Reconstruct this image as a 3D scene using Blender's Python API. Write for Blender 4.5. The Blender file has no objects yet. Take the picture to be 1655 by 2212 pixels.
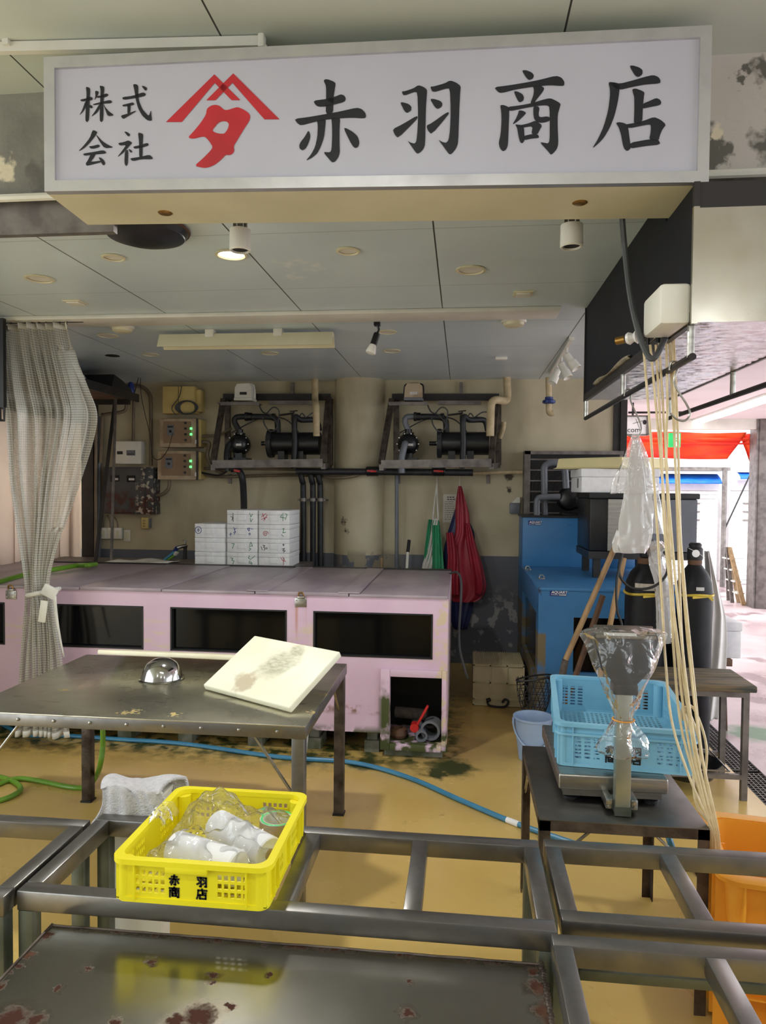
import bpy, bmesh, math, random
from mathutils import Vector, Matrix, Euler, noise as mnoise
from mathutils.geometry import tessellate_polygon
random.seed(7)
S = bpy.context.scene
COL = S.collection
PI = math.pi
# ---------------------------------------------------------------- camera
F, W, H, EYE = 1550.0, 1655.0, 2212.0, 1.6
yaw, roll, pitch = math.radians(6.3), math.radians(.5), math.atan(50 / F)
fw = Vector((-math.sin(yaw) * math.cos(pitch), math.cos(yaw) * math.cos(pitch), -math.sin(pitch)))
R0 = Vector((math.cos(yaw), math.sin(yaw), 0)); U0 = R0.cross(fw)
rt = R0 * math.cos(roll) + U0 * math.sin(roll); up = U0 * math.cos(roll) - R0 * math.sin(roll)
cd = bpy.data.cameras.new('camera'); cam = bpy.data.objects.new('camera', cd); COL.objects.link(cam)
M = Matrix((rt, up, -fw)).transposed().to_4x4(); M.translation = (0, 0, EYE); cam.matrix_world = M
cd.sensor_fit = 'VERTICAL'; cd.sensor_height = 36; cd.lens = F / H * 36; cd.clip_start = .02
S.camera = cam
C0 = Vector((0, 0, EYE))
def ray(x, y): return fw + rt * ((x - W / 2) / F) - up * ((y - H / 2) / F)
def Zp(x, y, h): d = ray(x, y); return C0 + d * ((h - EYE) / d.z)      # point of the photo on the level plane z = h
def Yp(x, y, v): d = ray(x, y); return C0 + d * (v / d.y)              # ... on the upright plane y = v
def Xp(x, y, v): d = ray(x, y); return C0 + d * (v / d.x)
# ---------------------------------------------------------------- world, lights, exposure
S.view_settings.view_transform = 'Standard'; S.view_settings.look = 'None'
S.view_settings.exposure = -0.15; S.view_settings.gamma = 1; S.view_settings.use_curve_mapping = False
wd = bpy.data.worlds.new('overcast_sky'); S.world = wd; wd.use_nodes = True
wd.node_tree.nodes['Background'].inputs[0].default_value = (.89, .96, 1, 1)
wd.node_tree.nodes['Background'].inputs[1].default_value = 4.0
def light(name, kind, loc, energy, color=(1, 1, 1), size=1, sy=None, rot=(0, 0, 0), **k):
    l = bpy.data.lights.new(name, kind); l.energy = energy; l.color = color
    if kind == 'AREA':
        l.size = size
        if sy: l.shape = 'RECTANGLE'; l.size_y = sy
        else: l.shape = 'DISK'
    for a, b in k.items(): setattr(l, a, b)
    o = bpy.data.objects.new(name, l); COL.objects.link(o); o.location = loc; o.rotation_euler = rot
    return o
light('sun', 'SUN', (3, -3, 9), 5.0, (1, .97, .92), angle=.05, rot=(math.radians(48), 0, math.radians(-14)))
light('downlight_lamp', 'AREA', (-.995, 3.013, 2.57), 26, (1, .99, .95), .12)
for lx, ly in ((-1.6, -.9), (.1, -1.3), (1.7, -.9)):
    light('rear_fill_light', 'POINT', (lx, ly, 2.62), 10, (.97, .99, 1), shadow_soft_size=.15)  # unseen fill points behind the camera, added to brighten ceilings and steel
light('overhead_fill_light', 'AREA', (-.2, .3, 2.96), 22, (.98, .99, .98), 1.2, .2)  # unseen fill panel overhead, added to light the foreground; no fixture there
light('arcade_lamp', 'AREA', (3.5, 7.5, 2.53), 40, (1, .97, .97), .25, 5.0)
# ---------------------------------------------------------------- helpers
def node(nt, t, **k):
    n = nt.nodes.new(t)
    for a, b in k.items(): setattr(n, a, b)
    return n
def lin(c):
    return tuple((v / 12.92 if v <= .04045 else ((v + .055) / 1.055) ** 2.4) for v in [x / 255 for x in c]) + (1,)
MATS = {}
def pm(name, c, c2=None, rough=.5, metal=0, scale=6, lo=.4, hi=.65, bump=0, bscale=80, r2=None, stretch=None, spec=.5, emit=0, coat=0, trans=0, alpha=1, sss=0):
    """procedural surface: two sRGB colours mixed by noise, optional noise in gloss and bump"""
    m = bpy.data.materials.new(name); m.use_nodes = True; nt = m.node_tree; b = nt.nodes['Principled BSDF']
    b.inputs['Roughness'].default_value = rough; b.inputs['Metallic'].default_value = metal
    b.inputs['Specular IOR Level'].default_value = spec; b.inputs['Coat Weight'].default_value = coat
    b.inputs['Transmission Weight'].default_value = trans; b.inputs['Alpha'].default_value = alpha
    tc = node(nt, 'ShaderNodeTexCoord'); mp = node(nt, 'ShaderNodeMapping'); nt.links.new(tc.outputs['Object'], mp.inputs[0])
    if stretch: mp.inputs['Scale'].default_value = stretch
    ns = node(nt, 'ShaderNodeTexNoise'); ns.inputs['Scale'].default_value = scale; ns.inputs['Detail'].default_value = 6
    nt.links.new(mp.outputs[0], ns.inputs['Vector'])
    rp = node(nt, 'ShaderNodeMapRange'); rp.inputs[1].default_value = lo; rp.inputs[2].default_value = hi
    nt.links.new(ns.outputs[0], rp.inputs[0])
    mx = node(nt, 'ShaderNodeMix', data_type='RGBA'); nt.links.new(rp.outputs[0], mx.inputs[0])
    mx.inputs[6].default_value = lin(c); mx.inputs[7].default_value = lin(c2 or tuple(max(0, v * .9) for v in c))
    nt.links.new(mx.outputs[2], b.inputs['Base Color'])
    if r2 is not None:
        rr = node(nt, 'ShaderNodeMapRange'); rr.inputs[1].default_value = lo; rr.inputs[2].default_value = hi
        rr.inputs[3].default_value = rough; rr.inputs[4].default_value = r2
        nt.links.new(ns.outputs[0], rr.inputs[0]); nt.links.new(rr.outputs[0], b.inputs['Roughness'])
    if bump:
        n2 = node(nt, 'ShaderNodeTexNoise'); n2.inputs['Scale'].default_value = bscale; n2.inputs['Detail'].default_value = 3
        nt.links.new(mp.outputs[0], n2.inputs['Vector'])
        bp = node(nt, 'ShaderNodeBump'); bp.inputs['Strength'].default_value = bump; bp.inputs['Distance'].default_value = .01
        nt.links.new(n2.outputs[0], bp.inputs['Height']); nt.links.new(bp.outputs[0], b.inputs['Normal'])
    if emit:
        b.inputs['Emission Color'].default_value = lin(c); b.inputs['Emission Strength'].default_value = emit
    MATS[name] = m
    m['mix'] = mx.name
    return m
def layer(m, fac, col, rough=None):
    """lay another colour over a material where the 0..1 socket fac says so"""
    nt = m.node_tree; b = nt.nodes['Principled BSDF']
    src = b.inputs['Base Color'].links[0].from_socket
    mx = node(nt, 'ShaderNodeMix', data_type='RGBA'); nt.links.new(fac, mx.inputs[0]); nt.links.new(src, mx.inputs[6])
    mx.inputs[7].default_value = lin(col); nt.links.new(mx.outputs[2], b.inputs['Base Color'])
    if rough is not None:
        rm = node(nt, 'ShaderNodeMix'); nt.links.new(fac, rm.inputs[0]); rm.inputs[3].default_value = rough
        if b.inputs['Roughness'].links: nt.links.new(b.inputs['Roughness'].links[0].from_socket, rm.inputs[2])
        else: rm.inputs[2].default_value = b.inputs['Roughness'].default_value
        nt.links.new(rm.outputs[0], b.inputs['Roughness'])
def mth(nt, op, a, b=None, clamp=False):
    n = node(nt, 'ShaderNodeMath', operation=op); n.use_clamp = clamp
    for i, v in enumerate((a, b)):
        if v is None: continue
        if isinstance(v, (int, float)): n.inputs[i].default_value = v
        else: nt.links.new(v, n.inputs[i])
    return n.outputs[0]
def posn(m, local=False):
    nt = m.node_tree; s = node(nt, 'ShaderNodeSeparateXYZ')
    g = node(nt, 'ShaderNodeTexCoord').outputs['Object'] if local else node(nt, 'ShaderNodeNewGeometry').outputs['Position']
    nt.links.new(g, s.inputs[0]); return nt, g, s.outputs[0], s.outputs[1], s.outputs[2]
def noise(nt, vec, scale, lo, hi, detail=5, stretch=None):
    if stretch:
        mp = node(nt, 'ShaderNodeMapping'); mp.inputs['Scale'].default_value = stretch; nt.links.new(vec, mp.inputs[0]); vec = mp.outputs[0]
    n = node(nt, 'ShaderNodeTexNoise'); n.inputs['Scale'].default_value = scale; n.inputs['Detail'].default_value = detail
    nt.links.new(vec, n.inputs['Vector'])
    r = node(nt, 'ShaderNodeMapRange'); r.inputs[1].default_value = lo; r.inputs[2].default_value = hi
    nt.links.new(n.outputs[0], r.inputs[0]); return r.outputs[0]
def band(nt, v, a, b, c, d):
    """0 below a, 1 between b and c, 0 above d"""
    r1 = node(nt, 'ShaderNodeMapRange'); r1.inputs[1].default_value = a; r1.inputs[2].default_value = b; nt.links.new(v, r1.inputs[0])
    r2 = node(nt, 'ShaderNodeMapRange'); r2.inputs[1].default_value = d; r2.inputs[2].default_value = c; nt.links.new(v, r2.inputs[0])
    return mth(nt, 'MULTIPLY', r1.outputs[0], r2.outputs[0])
def spots(nt, vec, pts, wob=.02, nscale=30):
    """blotches of their own shape: points (x, y, z, radius), edges broken by noise"""
    n = node(nt, 'ShaderNodeTexNoise'); n.inputs['Scale'].default_value = nscale; n.inputs['Detail'].default_value = 5
    nt.links.new(vec, n.inputs['Vector']); nz = mth(nt, 'MULTIPLY', mth(nt, 'SUBTRACT', n.outputs[0], .5), wob * 4)
    out = None
    for x, y, z, r in pts:
        d = node(nt, 'ShaderNodeVectorMath', operation='DISTANCE'); nt.links.new(vec, d.inputs[0]); d.inputs[1].default_value = (x, y, z)
        dd = mth(nt, 'ADD', d.outputs['Value'], nz)
        q = node(nt, 'ShaderNodeMapRange'); q.inputs[1].default_value = r; q.inputs[2].default_value = r * .5; nt.links.new(dd, q.inputs[0])
        out = q.outputs[0] if out is None else mth(nt, 'MAXIMUM', out, q.outputs[0])
    return out
def catmull(pts, n):
    P = [Vector(p) for p in pts]
    if n < 2 or len(P) < 3: return P
    o = []
    for i in range(len(P) - 1):
        a, b, c, d = P[max(i - 1, 0)], P[i], P[i + 1], P[min(i + 2, len(P) - 1)]
        for k in range(n):
            t = k / n
            o.append(.5 * ((2 * b) + (c - a) * t + (2 * a - 5 * b + 4 * c - d) * t * t + (3 * b - a - 3 * c + d) * t ** 3))
    o.append(P[-1]); return o
class MB:
    def __init__(s): s.bm = bmesh.new(); s.uv = None
    def _add(s, vs, fs):
        V = [s.bm.verts.new(v) for v in vs]
        for f in fs:
            try: s.bm.faces.new([V[i] for i in f])
            except ValueError: pass
        return V
    def box(s, c, d, rot=None, bev=0, seg=2):
        t = bmesh.new(); bmesh.ops.create_cube(t, size=1)
        for v in t.verts: v.co = Vector((v.co.x * d[0], v.co.y * d[1], v.co.z * d[2]))
        if bev: bmesh.ops.bevel(t, geom=t.edges[:], offset=min(bev, min(d) * .45), segments=seg, affect='EDGES', profile=.5)
        m = Matrix.Translation(c)
        if rot is not None: m = m @ (rot.to_4x4() if isinstance(rot, Matrix) else Euler(rot).to_matrix().to_4x4())
        t.transform(m); t.verts.index_update()
        s._add([v.co.copy() for v in t.verts], [[v.index for v in f.verts] for f in t.faces]); t.free(); return s
    def span(s, a, b, bev=0, seg=2):
        return s.box([(p + q) / 2 for p, q in zip(a, b)], [abs(q - p) for p, q in zip(a, b)], None, bev, seg)
    def bar(s, a, b, w, h, upv=(0, 0, 1), bev=0):
        a, b = Vector(a), Vector(b); z = (b - a).normalized(); u = Vector(upv)
        if abs(z.dot(u)) > .98: u = Vector((0, 1, 0))
        x = u.cross(z).normalized(); y = z.cross(x)
        return s.box((a + b) / 2, (w, h, (b - a).length), Matrix((x, y, z)).transposed(), bev)
    def tube(s, pts, r, n=10, sm=1, cap=True, closed=False):
        P = catmull(pts, sm); N = len(P); T = []
        for i in range(N):
            T.append((P[min(i + 1, N - 1)] - P[max(i - 1, 0)]).normalized())
        u = T[0].orthogonal().normalized(); vs, fs = [], []
        for i in range(N):
            u = (u - T[i] * u.dot(T[i])).normalized(); w = T[i].cross(u)
            k = r
            if isinstance(r, (list, tuple)):
                q = i / max(N - 1, 1) * (len(r) - 1); j = min(int(q), len(r) - 2); k = r[j] + (r[j + 1] - r[j]) * (q - j)
            for a in range(n):
                g = 2 * PI * a / n; vs.append(P[i] + (u * math.cos(g) + w * math.sin(g)) * k)
        for i in range(N - 1):
            for a in range(n):
                b = (a + 1) % n; fs.append([i * n + a, i * n + b, (i + 1) * n + b, (i + 1) * n + a])
        if cap: fs.append(list(range(n))[::-1]); fs.append([(N - 1) * n + a for a in range(n)])
        s._add(vs, fs); return s
    def cyl(s, a, b, r, n=20, r2=None): return s.tube([a, b], [r, r if r2 is None else r2], n)
    def lathe(s, prof, c=(0, 0, 0), ax=(0, 0, 1), n=28, cap=True):
        z = Vector(ax).normalized(); x = z.orthogonal().normalized(); y = z.cross(x); c = Vector(c); vs, fs = [], []
        for r, h in prof:
            for a in range(n):
                g = 2 * PI * a / n; vs.append(c + z * h + (x * math.cos(g) + y * math.sin(g)) * max(r, 1e-4))
        for i in range(len(prof) - 1):
            for a in range(n):
                b = (a + 1) % n; fs.append([i * n + a, i * n + b, (i + 1) * n + b, (i + 1) * n + a])
        if cap: fs.append(list(range(n))[::-1]); fs.append([(len(prof) - 1) * n + a for a in range(n)])
        s._add(vs, fs); return s
    def sheet(s, fn, nu, nv, uvs=(1, 1)):
        uvl = s.bm.loops.layers.uv.verify()
        V = [[s.bm.verts.new(fn(i / nu, j / nv)) for j in range(nv + 1)] for i in range(nu + 1)]
        for i in range(nu):
            for j in range(nv):
                f = s.bm.faces.new((V[i][j], V[i + 1][j], V[i + 1][j + 1], V[i][j + 1]))
                for l, (a, b) in zip(f.loops, ((i, j), (i + 1, j), (i + 1, j + 1), (i, j + 1))): l[uvl].uv = (a / nu * uvs[0], b / nv * uvs[1])
        return s
    def flat(s, loops, fn):
        """filled flat outline (with holes) placed by fn(x, y)"""
        P = [[Vector((x, y, 0)) for x, y in l] for l in loops]; allp = [p for l in P for p in l]
        s._add([fn(p.x, p.y) for p in allp], [list(t) for t in tessellate_polygon(P)]); return s
    def prism(s, pts, fn, t0, t1):
        n = len(pts); vs = [fn(x, y, t0) for x, y in pts] + [fn(x, y, t1) for x, y in pts]
        fs = [[i, (i + 1) % n, n + (i + 1) % n, n + i] for i in range(n)]
        tr = tessellate_polygon([[Vector((x, y, 0)) for x, y in pts]])
        fs += [list(t)[::-1] for t in tr] + [[n + i for i in t] for t in tr]
        s._add(vs, fs); return s
    def perf(s, o, u, v, holes, U, V, t):
        """plate U x V of thickness t with rectangular holes (u0, v0, u1, v1)"""
        o, u, v = Vector(o), Vector(u).normalized(), Vector(v).normalized(); nn = u.cross(v) * t
        us = sorted({0, U} | {round(h[k], 5) for h in holes for k in (0, 2)}); vs = sorted({0, V} | {round(h[k], 5) for h in holes for k in (1, 3)})
        sol = [[not any(h[0] < (us[i] + us[i + 1]) / 2 < h[2] and h[1] < (vs[j] + vs[j + 1]) / 2 < h[3] for h in holes) for j in range(len(vs) - 1)] for i in range(len(us) - 1)]
        vc = {}
        def gv(i, j, k):
            if (i, j, k) not in vc: vc[i, j, k] = s.bm.verts.new(o + u * us[i] + v * vs[j] + nn * k)
            return vc[i, j, k]
        def q(*a):
            try: s.bm.faces.new([gv(*p) for p in a])
            except ValueError: pass
        ok = lambda i, j: 0 <= i < len(us) - 1 and 0 <= j < len(vs) - 1 and sol[i][j]
        for i in range(len(us) - 1):
            for j in range(len(vs) - 1):
                if not sol[i][j]: continue
                q((i, j, 1), (i + 1, j, 1), (i + 1, j + 1, 1), (i, j + 1, 1)); q((i, j + 1, 0), (i + 1, j + 1, 0), (i + 1, j, 0), (i, j, 0))
                if not ok(i - 1, j): q((i, j, 0), (i, j, 1), (i, j + 1, 1), (i, j + 1, 0))
                if not ok(i + 1, j): q((i + 1, j + 1, 0), (i + 1, j + 1, 1), (i + 1, j, 1), (i + 1, j, 0))
                if not ok(i, j - 1): q((i + 1, j, 0), (i + 1, j, 1), (i, j, 1), (i, j, 0))
                if not ok(i, j + 1): q((i, j + 1, 0), (i, j + 1, 1), (i + 1, j + 1, 1), (i + 1, j + 1, 0))
        return s
    def build(s, name, mat, parent=None, label=None, smooth=35, fix=True, solid=0, sub=0):
        if fix: bmesh.ops.recalc_face_normals(s.bm, faces=s.bm.faces[:])
        me = bpy.data.meshes.new(name)
        o = bpy.data.objects.new(name, me); COL.objects.link(o)
        if parent is not None:
            o.parent = parent; m = Matrix.Identity(4); p = parent
            while p: m = p.matrix_basis @ m; p = p.parent
            s.bm.transform(m.inverted())
        s.bm.to_mesh(me); s.bm.free()
        for f in me.polygons: f.use_smooth = True
        me.set_sharp_from_angle(angle=math.radians(smooth))
        me.materials.append(MATS[mat] if isinstance(mat, str) else mat)
        if solid: md = o.modifiers.new('thickness', 'SOLIDIFY'); md.thickness = solid; md.offset = 0
        if sub: md = o.modifiers.new('smooth', 'SUBSURF'); md.levels = md.render_levels = sub
        if label: o['label'] = label
        return o
def tag(o, label, cat, group=None):
    o['label'] = label; o['category'] = cat
    if group: o['group'] = group
    return o
def thing(name, label, cat, loc=(0, 0, 0), rz=0, group=None):
    o = bpy.data.objects.new(name, None); COL.objects.link(o); o.location = loc; o.rotation_euler = (0, 0, rz); o.empty_display_size = .05
    return tag(o, label, cat, group)
def struct(o): o['kind'] = 'structure'; return o
def dup(root, loc, label, rz=None):
    r = root.copy(); COL.objects.link(r); r.location = loc; r['label'] = label
    if rz is not None: r.rotation_euler = (0, 0, rz)
    for ch in list(root.children):
        c = ch.copy(); COL.objects.link(c); c.parent = r
        for g in list(ch.children):
            d = g.copy(); COL.objects.link(d); d.parent = c
    return r
def text(s, size, fn, mb, bold=0):
    """Latin lettering from Blender's built-in font, laid out by fn(x, y)"""
    cu = bpy.data.curves.new('lettering', 'FONT'); cu.body = s; cu.size = size; cu.offset = bold; cu.resolution_u = 2
    o = bpy.data.objects.new('lettering', cu); COL.objects.link(o)
    bpy.context.view_layer.update()
    me = bpy.data.meshes.new_from_object(o.evaluated_get(bpy.context.evaluated_depsgraph_get()))
    mb._add([fn(v.co.x, v.co.y) for v in me.vertices], [list(p.vertices) for p in me.polygons])
    bpy.data.objects.remove(o); bpy.data.curves.remove(cu); bpy.data.meshes.remove(me)
def pen(mb, pts, w, fn):
    """flat pen stroke of width w through 2-d points, placed by fn"""
    P = [Vector((x, y, 0)) for x, y in pts]
    for i in range(len(P) - 1):
        d = (P[i + 1] - P[i]); 
        if d.length < 1e-6: continue
        d.normalize(); n = Vector((-d.y, d.x, 0)) * w / 2; e = d * w * .35
        q = [P[i] - e + n, P[i] - e - n, P[i + 1] + e - n, P[i + 1] + e + n]
        mb._add([fn(p.x, p.y) for p in q], [[0, 1, 2, 3]])
GLYPH = {
 'aka': [[(24, 18), (76, 18)], [(50, 3), (50, 40)], [(6, 40), (94, 40)], [(40, 42), (38, 70), (22, 96)], [(61, 42), (61, 94), (48, 92)], [(24, 56), (12, 78)], [(78, 56), (90, 78)]],
 'hane': [[(8, 11), (42, 11), (42, 94), (30, 92)], [(14, 28), (26, 40)], [(6, 74), (34, 56)], [(54, 11), (90, 11), (90, 94), (78, 92)], [(60, 28), (72, 40)], [(53, 74), (82, 56)]],
 'sho': [[(50, 1), (50, 13)], [(5, 13), (95, 13)], [(33, 18), (38, 30)], [(67, 18), (61, 30)], [(10, 96), (10, 33), (90, 33), (90, 95), (79, 94)], [(40, 35), (28, 54)], [(58, 35), (60, 51), (76, 51)], [(32, 63), (68, 63), (68, 85), (32, 85), (32, 63)]],
 'ten': [[(52, 1), (52, 13)], [(14, 15), (96, 15)], [(16, 15), (15, 62), (4, 96)], [(56, 24), (56, 55)], [(56, 38), (90, 38)], [(32, 58), (86, 58), (86, 93), (32, 93), (32, 58)]],
}
def glyph(mb, g, x0, y0, sx, sy, w, fn):
    for st in GLYPH[g]: pen(mb, [(x0 + a / 100 * sx, y0 - b / 100 * sy) for a, b in st], w, fn)
# ---------------------------------------------------------------- materials
def clear_film(name, tint=(235, 238, 240), op=.12, bs=40, bst=.6, rough=.08):
    """thin clear plastic: mostly see-through, glossy, crumpled by noise"""
    m = bpy.data.materials.new(name); m.use_nodes = True; nt = m.node_tree; nt.nodes.clear()
    out = node(nt, 'ShaderNodeOutputMaterial'); tr = node(nt, 'ShaderNodeBsdfTransparent'); gl = node(nt, 'ShaderNodeBsdfGlossy'); df = node(nt, 'ShaderNodeBsdfDiffuse')
    tl = node(nt, 'ShaderNodeBsdfTranslucent'); gl.inputs['Roughness'].default_value = rough
    for b in (df, tl): b.inputs['Color'].default_value = lin(tint)
    tc = node(nt, 'ShaderNodeTexCoord'); n = node(nt, 'ShaderNodeTexNoise'); n.inputs['Scale'].default_value = bs; n.inputs['Detail'].default_value = 2; n.inputs['Distortion'].default_value = 1.2
    nt.links.new(tc.outputs['Object'], n.inputs['Vector']); bp = node(nt, 'ShaderNodeBump'); bp.inputs['Strength'].default_value = bst; bp.inputs['Distance'].default_value = .03
    nt.links.new(n.outputs[0], bp.inputs['Height']); nt.links.new(bp.outputs[0], gl.inputs['Normal'])
    lw = node(nt, 'ShaderNodeLayerWeight'); lw.inputs['Blend'].default_value = .25; nt.links.new(bp.outputs[0], lw.inputs['Normal'])
    fr = mth(nt, 'ADD', mth(nt, 'MULTIPLY', lw.outputs['Fresnel'], .8), .04, True)
    m0 = node(nt, 'ShaderNodeMixShader'); nt.links.new(df.outputs[0], m0.inputs[1]); nt.links.new(tl.outputs[0], m0.inputs[2]); m0.inputs[0].default_value = .5
    m1 = node(nt, 'ShaderNodeMixShader'); m1.inputs[0].default_value = op; nt.links.new(tr.outputs[0], m1.inputs[1]); nt.links.new(m0.outputs[0], m1.inputs[2])
    m2 = node(nt, 'ShaderNodeMixShader'); nt.links.new(fr, m2.inputs[0]); nt.links.new(m1.outputs[0], m2.inputs[1]); nt.links.new(gl.outputs[0], m2.inputs[2])
    nt.links.new(m2.outputs[0], out.inputs[0]); MATS[name] = m; return m
# setting
m = pm('floor_epoxy', (208, 178, 106), (196, 164, 92), .34, scale=1.3, r2=.16, lo=.35, hi=.7, spec=.45)
nt, v, x, y, z = posn(m)
layer(m, noise(nt, v, 9, .7, .8), (160, 132, 76))
layer(m, mth(nt, 'MULTIPLY', noise(nt, v, 1.1, .42, .6), band(nt, y, 3.4, 4.6, 9, 10)), (160, 134, 88), .1)
layer(m, mth(nt, 'MULTIPLY', band(nt, y, 3.93, 4.18, 5, 6), mth(nt, 'MULTIPLY', band(nt, x, -4, -3, -.05, .06), noise(nt, v, 12, .42, .6))), (58, 66, 28), .5)
layer(m, spots(nt, v, [(-.05, 4.1, 0, .17), (-.12, 4.02, 0, .1), (-.55, 4.1, 0, .12), (-.9, 4.12, 0, .1)], .05, 14), (56, 62, 28), .5)
m = pm('street_concrete', (206, 184, 184), (176, 150, 152), .5, scale=1.2, r2=.22, bump=.25, bscale=40)
nt, v, x, y, z = posn(m)
layer(m, noise(nt, v, 2.2, .56, .62), (150, 124, 126)); layer(m, spots(nt, v, [(1.95, 4.95, 0, .22)], .05, 9), (66, 110, 70))
m = pm('wall_paint', (194, 184, 156), (176, 165, 136), .55, scale=2.2, bump=.05, bscale=60)
nt, v, x, y, z = posn(m)
layer(m, mth(nt, 'MULTIPLY', noise(nt, v, 3, .5, .75, stretch=(1, 1, .35)), .45), (120, 108, 84))
dado = mth(nt, 'LESS_THAN', z, .995); layer(m, dado, (98, 101, 110))
peel = mth(nt, 'MULTIPLY', noise(nt, v, 11, .56, .6), band(nt, z, .02, .1, .5, .75)); layer(m, mth(nt, 'MULTIPLY', peel, .7), (176, 174, 172))
p2_ = mth(nt, 'MULTIPLY', mth(nt, 'MULTIPLY', noise(nt, v, 9, .4, .46), band(nt, z, .8, .86, 1.0, 1.05)), band(nt, x, -1.15, -1.05, -.72, -.5)); layer(m, p2_, (150, 140, 118))
layer(m, spots(nt, v, [(-1.08, 6.41, 1.3, .05), (-1.05, 6.4, 1.22, .04), (.42, 6.6, 1.72, .05), (.42, 6.6, 1.6, .03)], .02, 40), (70, 62, 50))
m = pm('ceiling_panel', (206, 220, 226), (196, 210, 217), .32, scale=1.5, spec=.5)
nt, v, x, y, z = posn(m)
fr = mth(nt, 'ABSOLUTE', mth(nt, 'SUBTRACT', mth(nt, 'FRACT', mth(nt, 'ADD', mth(nt, 'DIVIDE', mth(nt, 'ADD', x, .122), .795), 10.5)), .5))
layer(m, mth(nt, 'LESS_THAN', fr, .004), (60, 60, 58))
fy = mth(nt, 'ABSOLUTE', mth(nt, 'SUBTRACT', mth(nt, 'FRACT', mth(nt, 'ADD', mth(nt, 'DIVIDE', mth(nt, 'SUBTRACT', y, 2.79), .77), 10.5)), .5))
layer(m, mth(nt, 'MULTIPLY', mth(nt, 'LESS_THAN', fy, .003), .55), (90, 92, 92))
layer(m, mth(nt, 'MULTIPLY', spots(nt, v, [(-.74, 3.2, 2.6, .11), (-.66, 3.32, 2.6, .09), (-.78, 3.38, 2.6, .07)], .06, 16), mth(nt, 'MULTIPLY', noise(nt, v, 14, .45, .6), .7)), (232, 234, 232))
m = pm('front_ceiling_panel', (198, 206, 200), (186, 194, 188), .5, scale=1.2)
nt, v, x, y, z = posn(m)
fr = mth(nt, 'ABSOLUTE', mth(nt, 'SUBTRACT', mth(nt, 'FRACT', mth(nt, 'ADD', mth(nt, 'DIVIDE', mth(nt, 'ADD', x, .762), 1.055), 10.5)), .5))
fr2 = mth(nt, 'ABSOLUTE', mth(nt, 'ADD', x, 1.48))
layer(m, mth(nt, 'MAXIMUM', mth(nt, 'LESS_THAN', fr, .003), mth(nt, 'LESS_THAN', fr2, .003)), (62, 62, 60))
m = pm('arcade_ceiling_panel', (222, 214, 214), (212, 202, 202), .6, scale=1)
m = pm('beam_concrete', (132, 130, 122), (106, 104, 98), .7, scale=4, bump=.3, bscale=30)
nt, v, x, y, z = posn(m)
layer(m, band(nt, x, .4, .42, 9, 10), (188, 182, 176)); layer(m, spots(nt, v, [(.95, 2.45, 2.93, .06), (1.02, 2.45, 2.9, .05), (.88, 2.45, 2.92, .03), (1.0, 2.45, 2.73, .09), (.75, 2.45, 2.72, .07), (.79, 2.45, 2.69, .05), (-1.5, 2.45, 2.7, .08), (-1.42, 2.45, 2.72, .06)], .05, 25), (96, 94, 88))
layer(m, spots(nt, v, [(.74, 2.45, 2.755, .04), (.8, 2.45, 2.755, .03), (-1.65, 2.45, 2.73, .05)], .03, 30), (214, 204, 180))
m = pm('white_strip_curtain', (226, 214, 204), (204, 190, 178), .5, scale=3)
nt = m.node_tree; tl = node(nt, 'ShaderNodeBsdfTranslucent'); tl.inputs[0].default_value = lin((236, 220, 206)); mxs = node(nt, 'ShaderNodeMixShader'); mxs.inputs[0].default_value = .45
nt.links.new(nt.nodes['Principled BSDF'].outputs[0], mxs.inputs[1]); nt.links.new(tl.outputs[0], mxs.inputs[2]); nt.links.new(mxs.outputs[0], nt.nodes['Material Output'].inputs[0])
pm('pale_wall', (226, 222, 222), (214, 210, 210), .7); pm('column_steel', (176, 180, 168), (156, 160, 148), .32, .85, scale=8, r2=.45); pm('duct_black', (26, 27, 34), (20, 21, 27), .55, spec=.2); pm('dark_steel', (50, 48, 48), (38, 36, 36), .45, .3)
pm('grey_steel', (126, 120, 116), (100, 94, 92), .45, .5, scale=12); pm('alley_wall', (176, 174, 168), (160, 158, 152), .8)
pm('white_enamel', (216, 214, 204), (206, 204, 194), .4); pm('cream_enamel', (214, 208, 178), (204, 198, 168), .4, scale=3)
pm('black_hole', (8, 8, 10), (5, 5, 6), .6); pm('black_plastic', (22, 23, 26), (14, 15, 17), .35, scale=20); pm('black_rubber', (26, 26, 28), (18, 18, 20), .55)
pm('lamp_glow', (255, 246, 226), rough=.4, emit=9)
pm('tube_glow', (255, 250, 250), rough=.4, emit=3)
pm('green_led', (90, 255, 120), rough=.4, emit=3)
# metals
m = pm('stainless', (176, 174, 168), (150, 148, 142), .3, 1, scale=5, r2=.42, stretch=(1, 12, 12), bump=.03, bscale=30)
m = pm('polished_steel', (190, 190, 188), (172, 172, 170), .12, 1, scale=6)
m = pm('dark_stainless', (132, 130, 126), (106, 104, 102), .3, 1, scale=4, r2=.45, bump=.04, bscale=20)
m = pm('bright_aluminium', (214, 214, 216), (196, 196, 198), .35, .85, scale=6, r2=.5)
m = pm('work_top_steel', (204, 200, 182), (182, 178, 160), .24, .95, scale=3.5, r2=.38, lo=.35, hi=.7, bump=.03, bscale=9)
nt, v, x, y, z = posn(m)
layer(m, mth(nt, 'MULTIPLY', noise(nt, v, 7, .62, .72, stretch=(1, 2.5, 1)), .6), (110, 106, 92), .4); layer(m, spots(nt, v, [tuple(Zp(a_, b_, .73)) + (r_,) for a_, b_, r_ in ((292, 1537, .025), (270, 1540, .02), (375, 1543, .02), (680, 1540, .02), (700, 1500, .015), (138, 1490, .01))], .04, 60), (206, 186, 130), .6)
m = pm('rusty_sheet_steel', (150, 148, 140), (132, 130, 122), .18, .95, scale=2, r2=.3, bump=.03, bscale=8)
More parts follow.
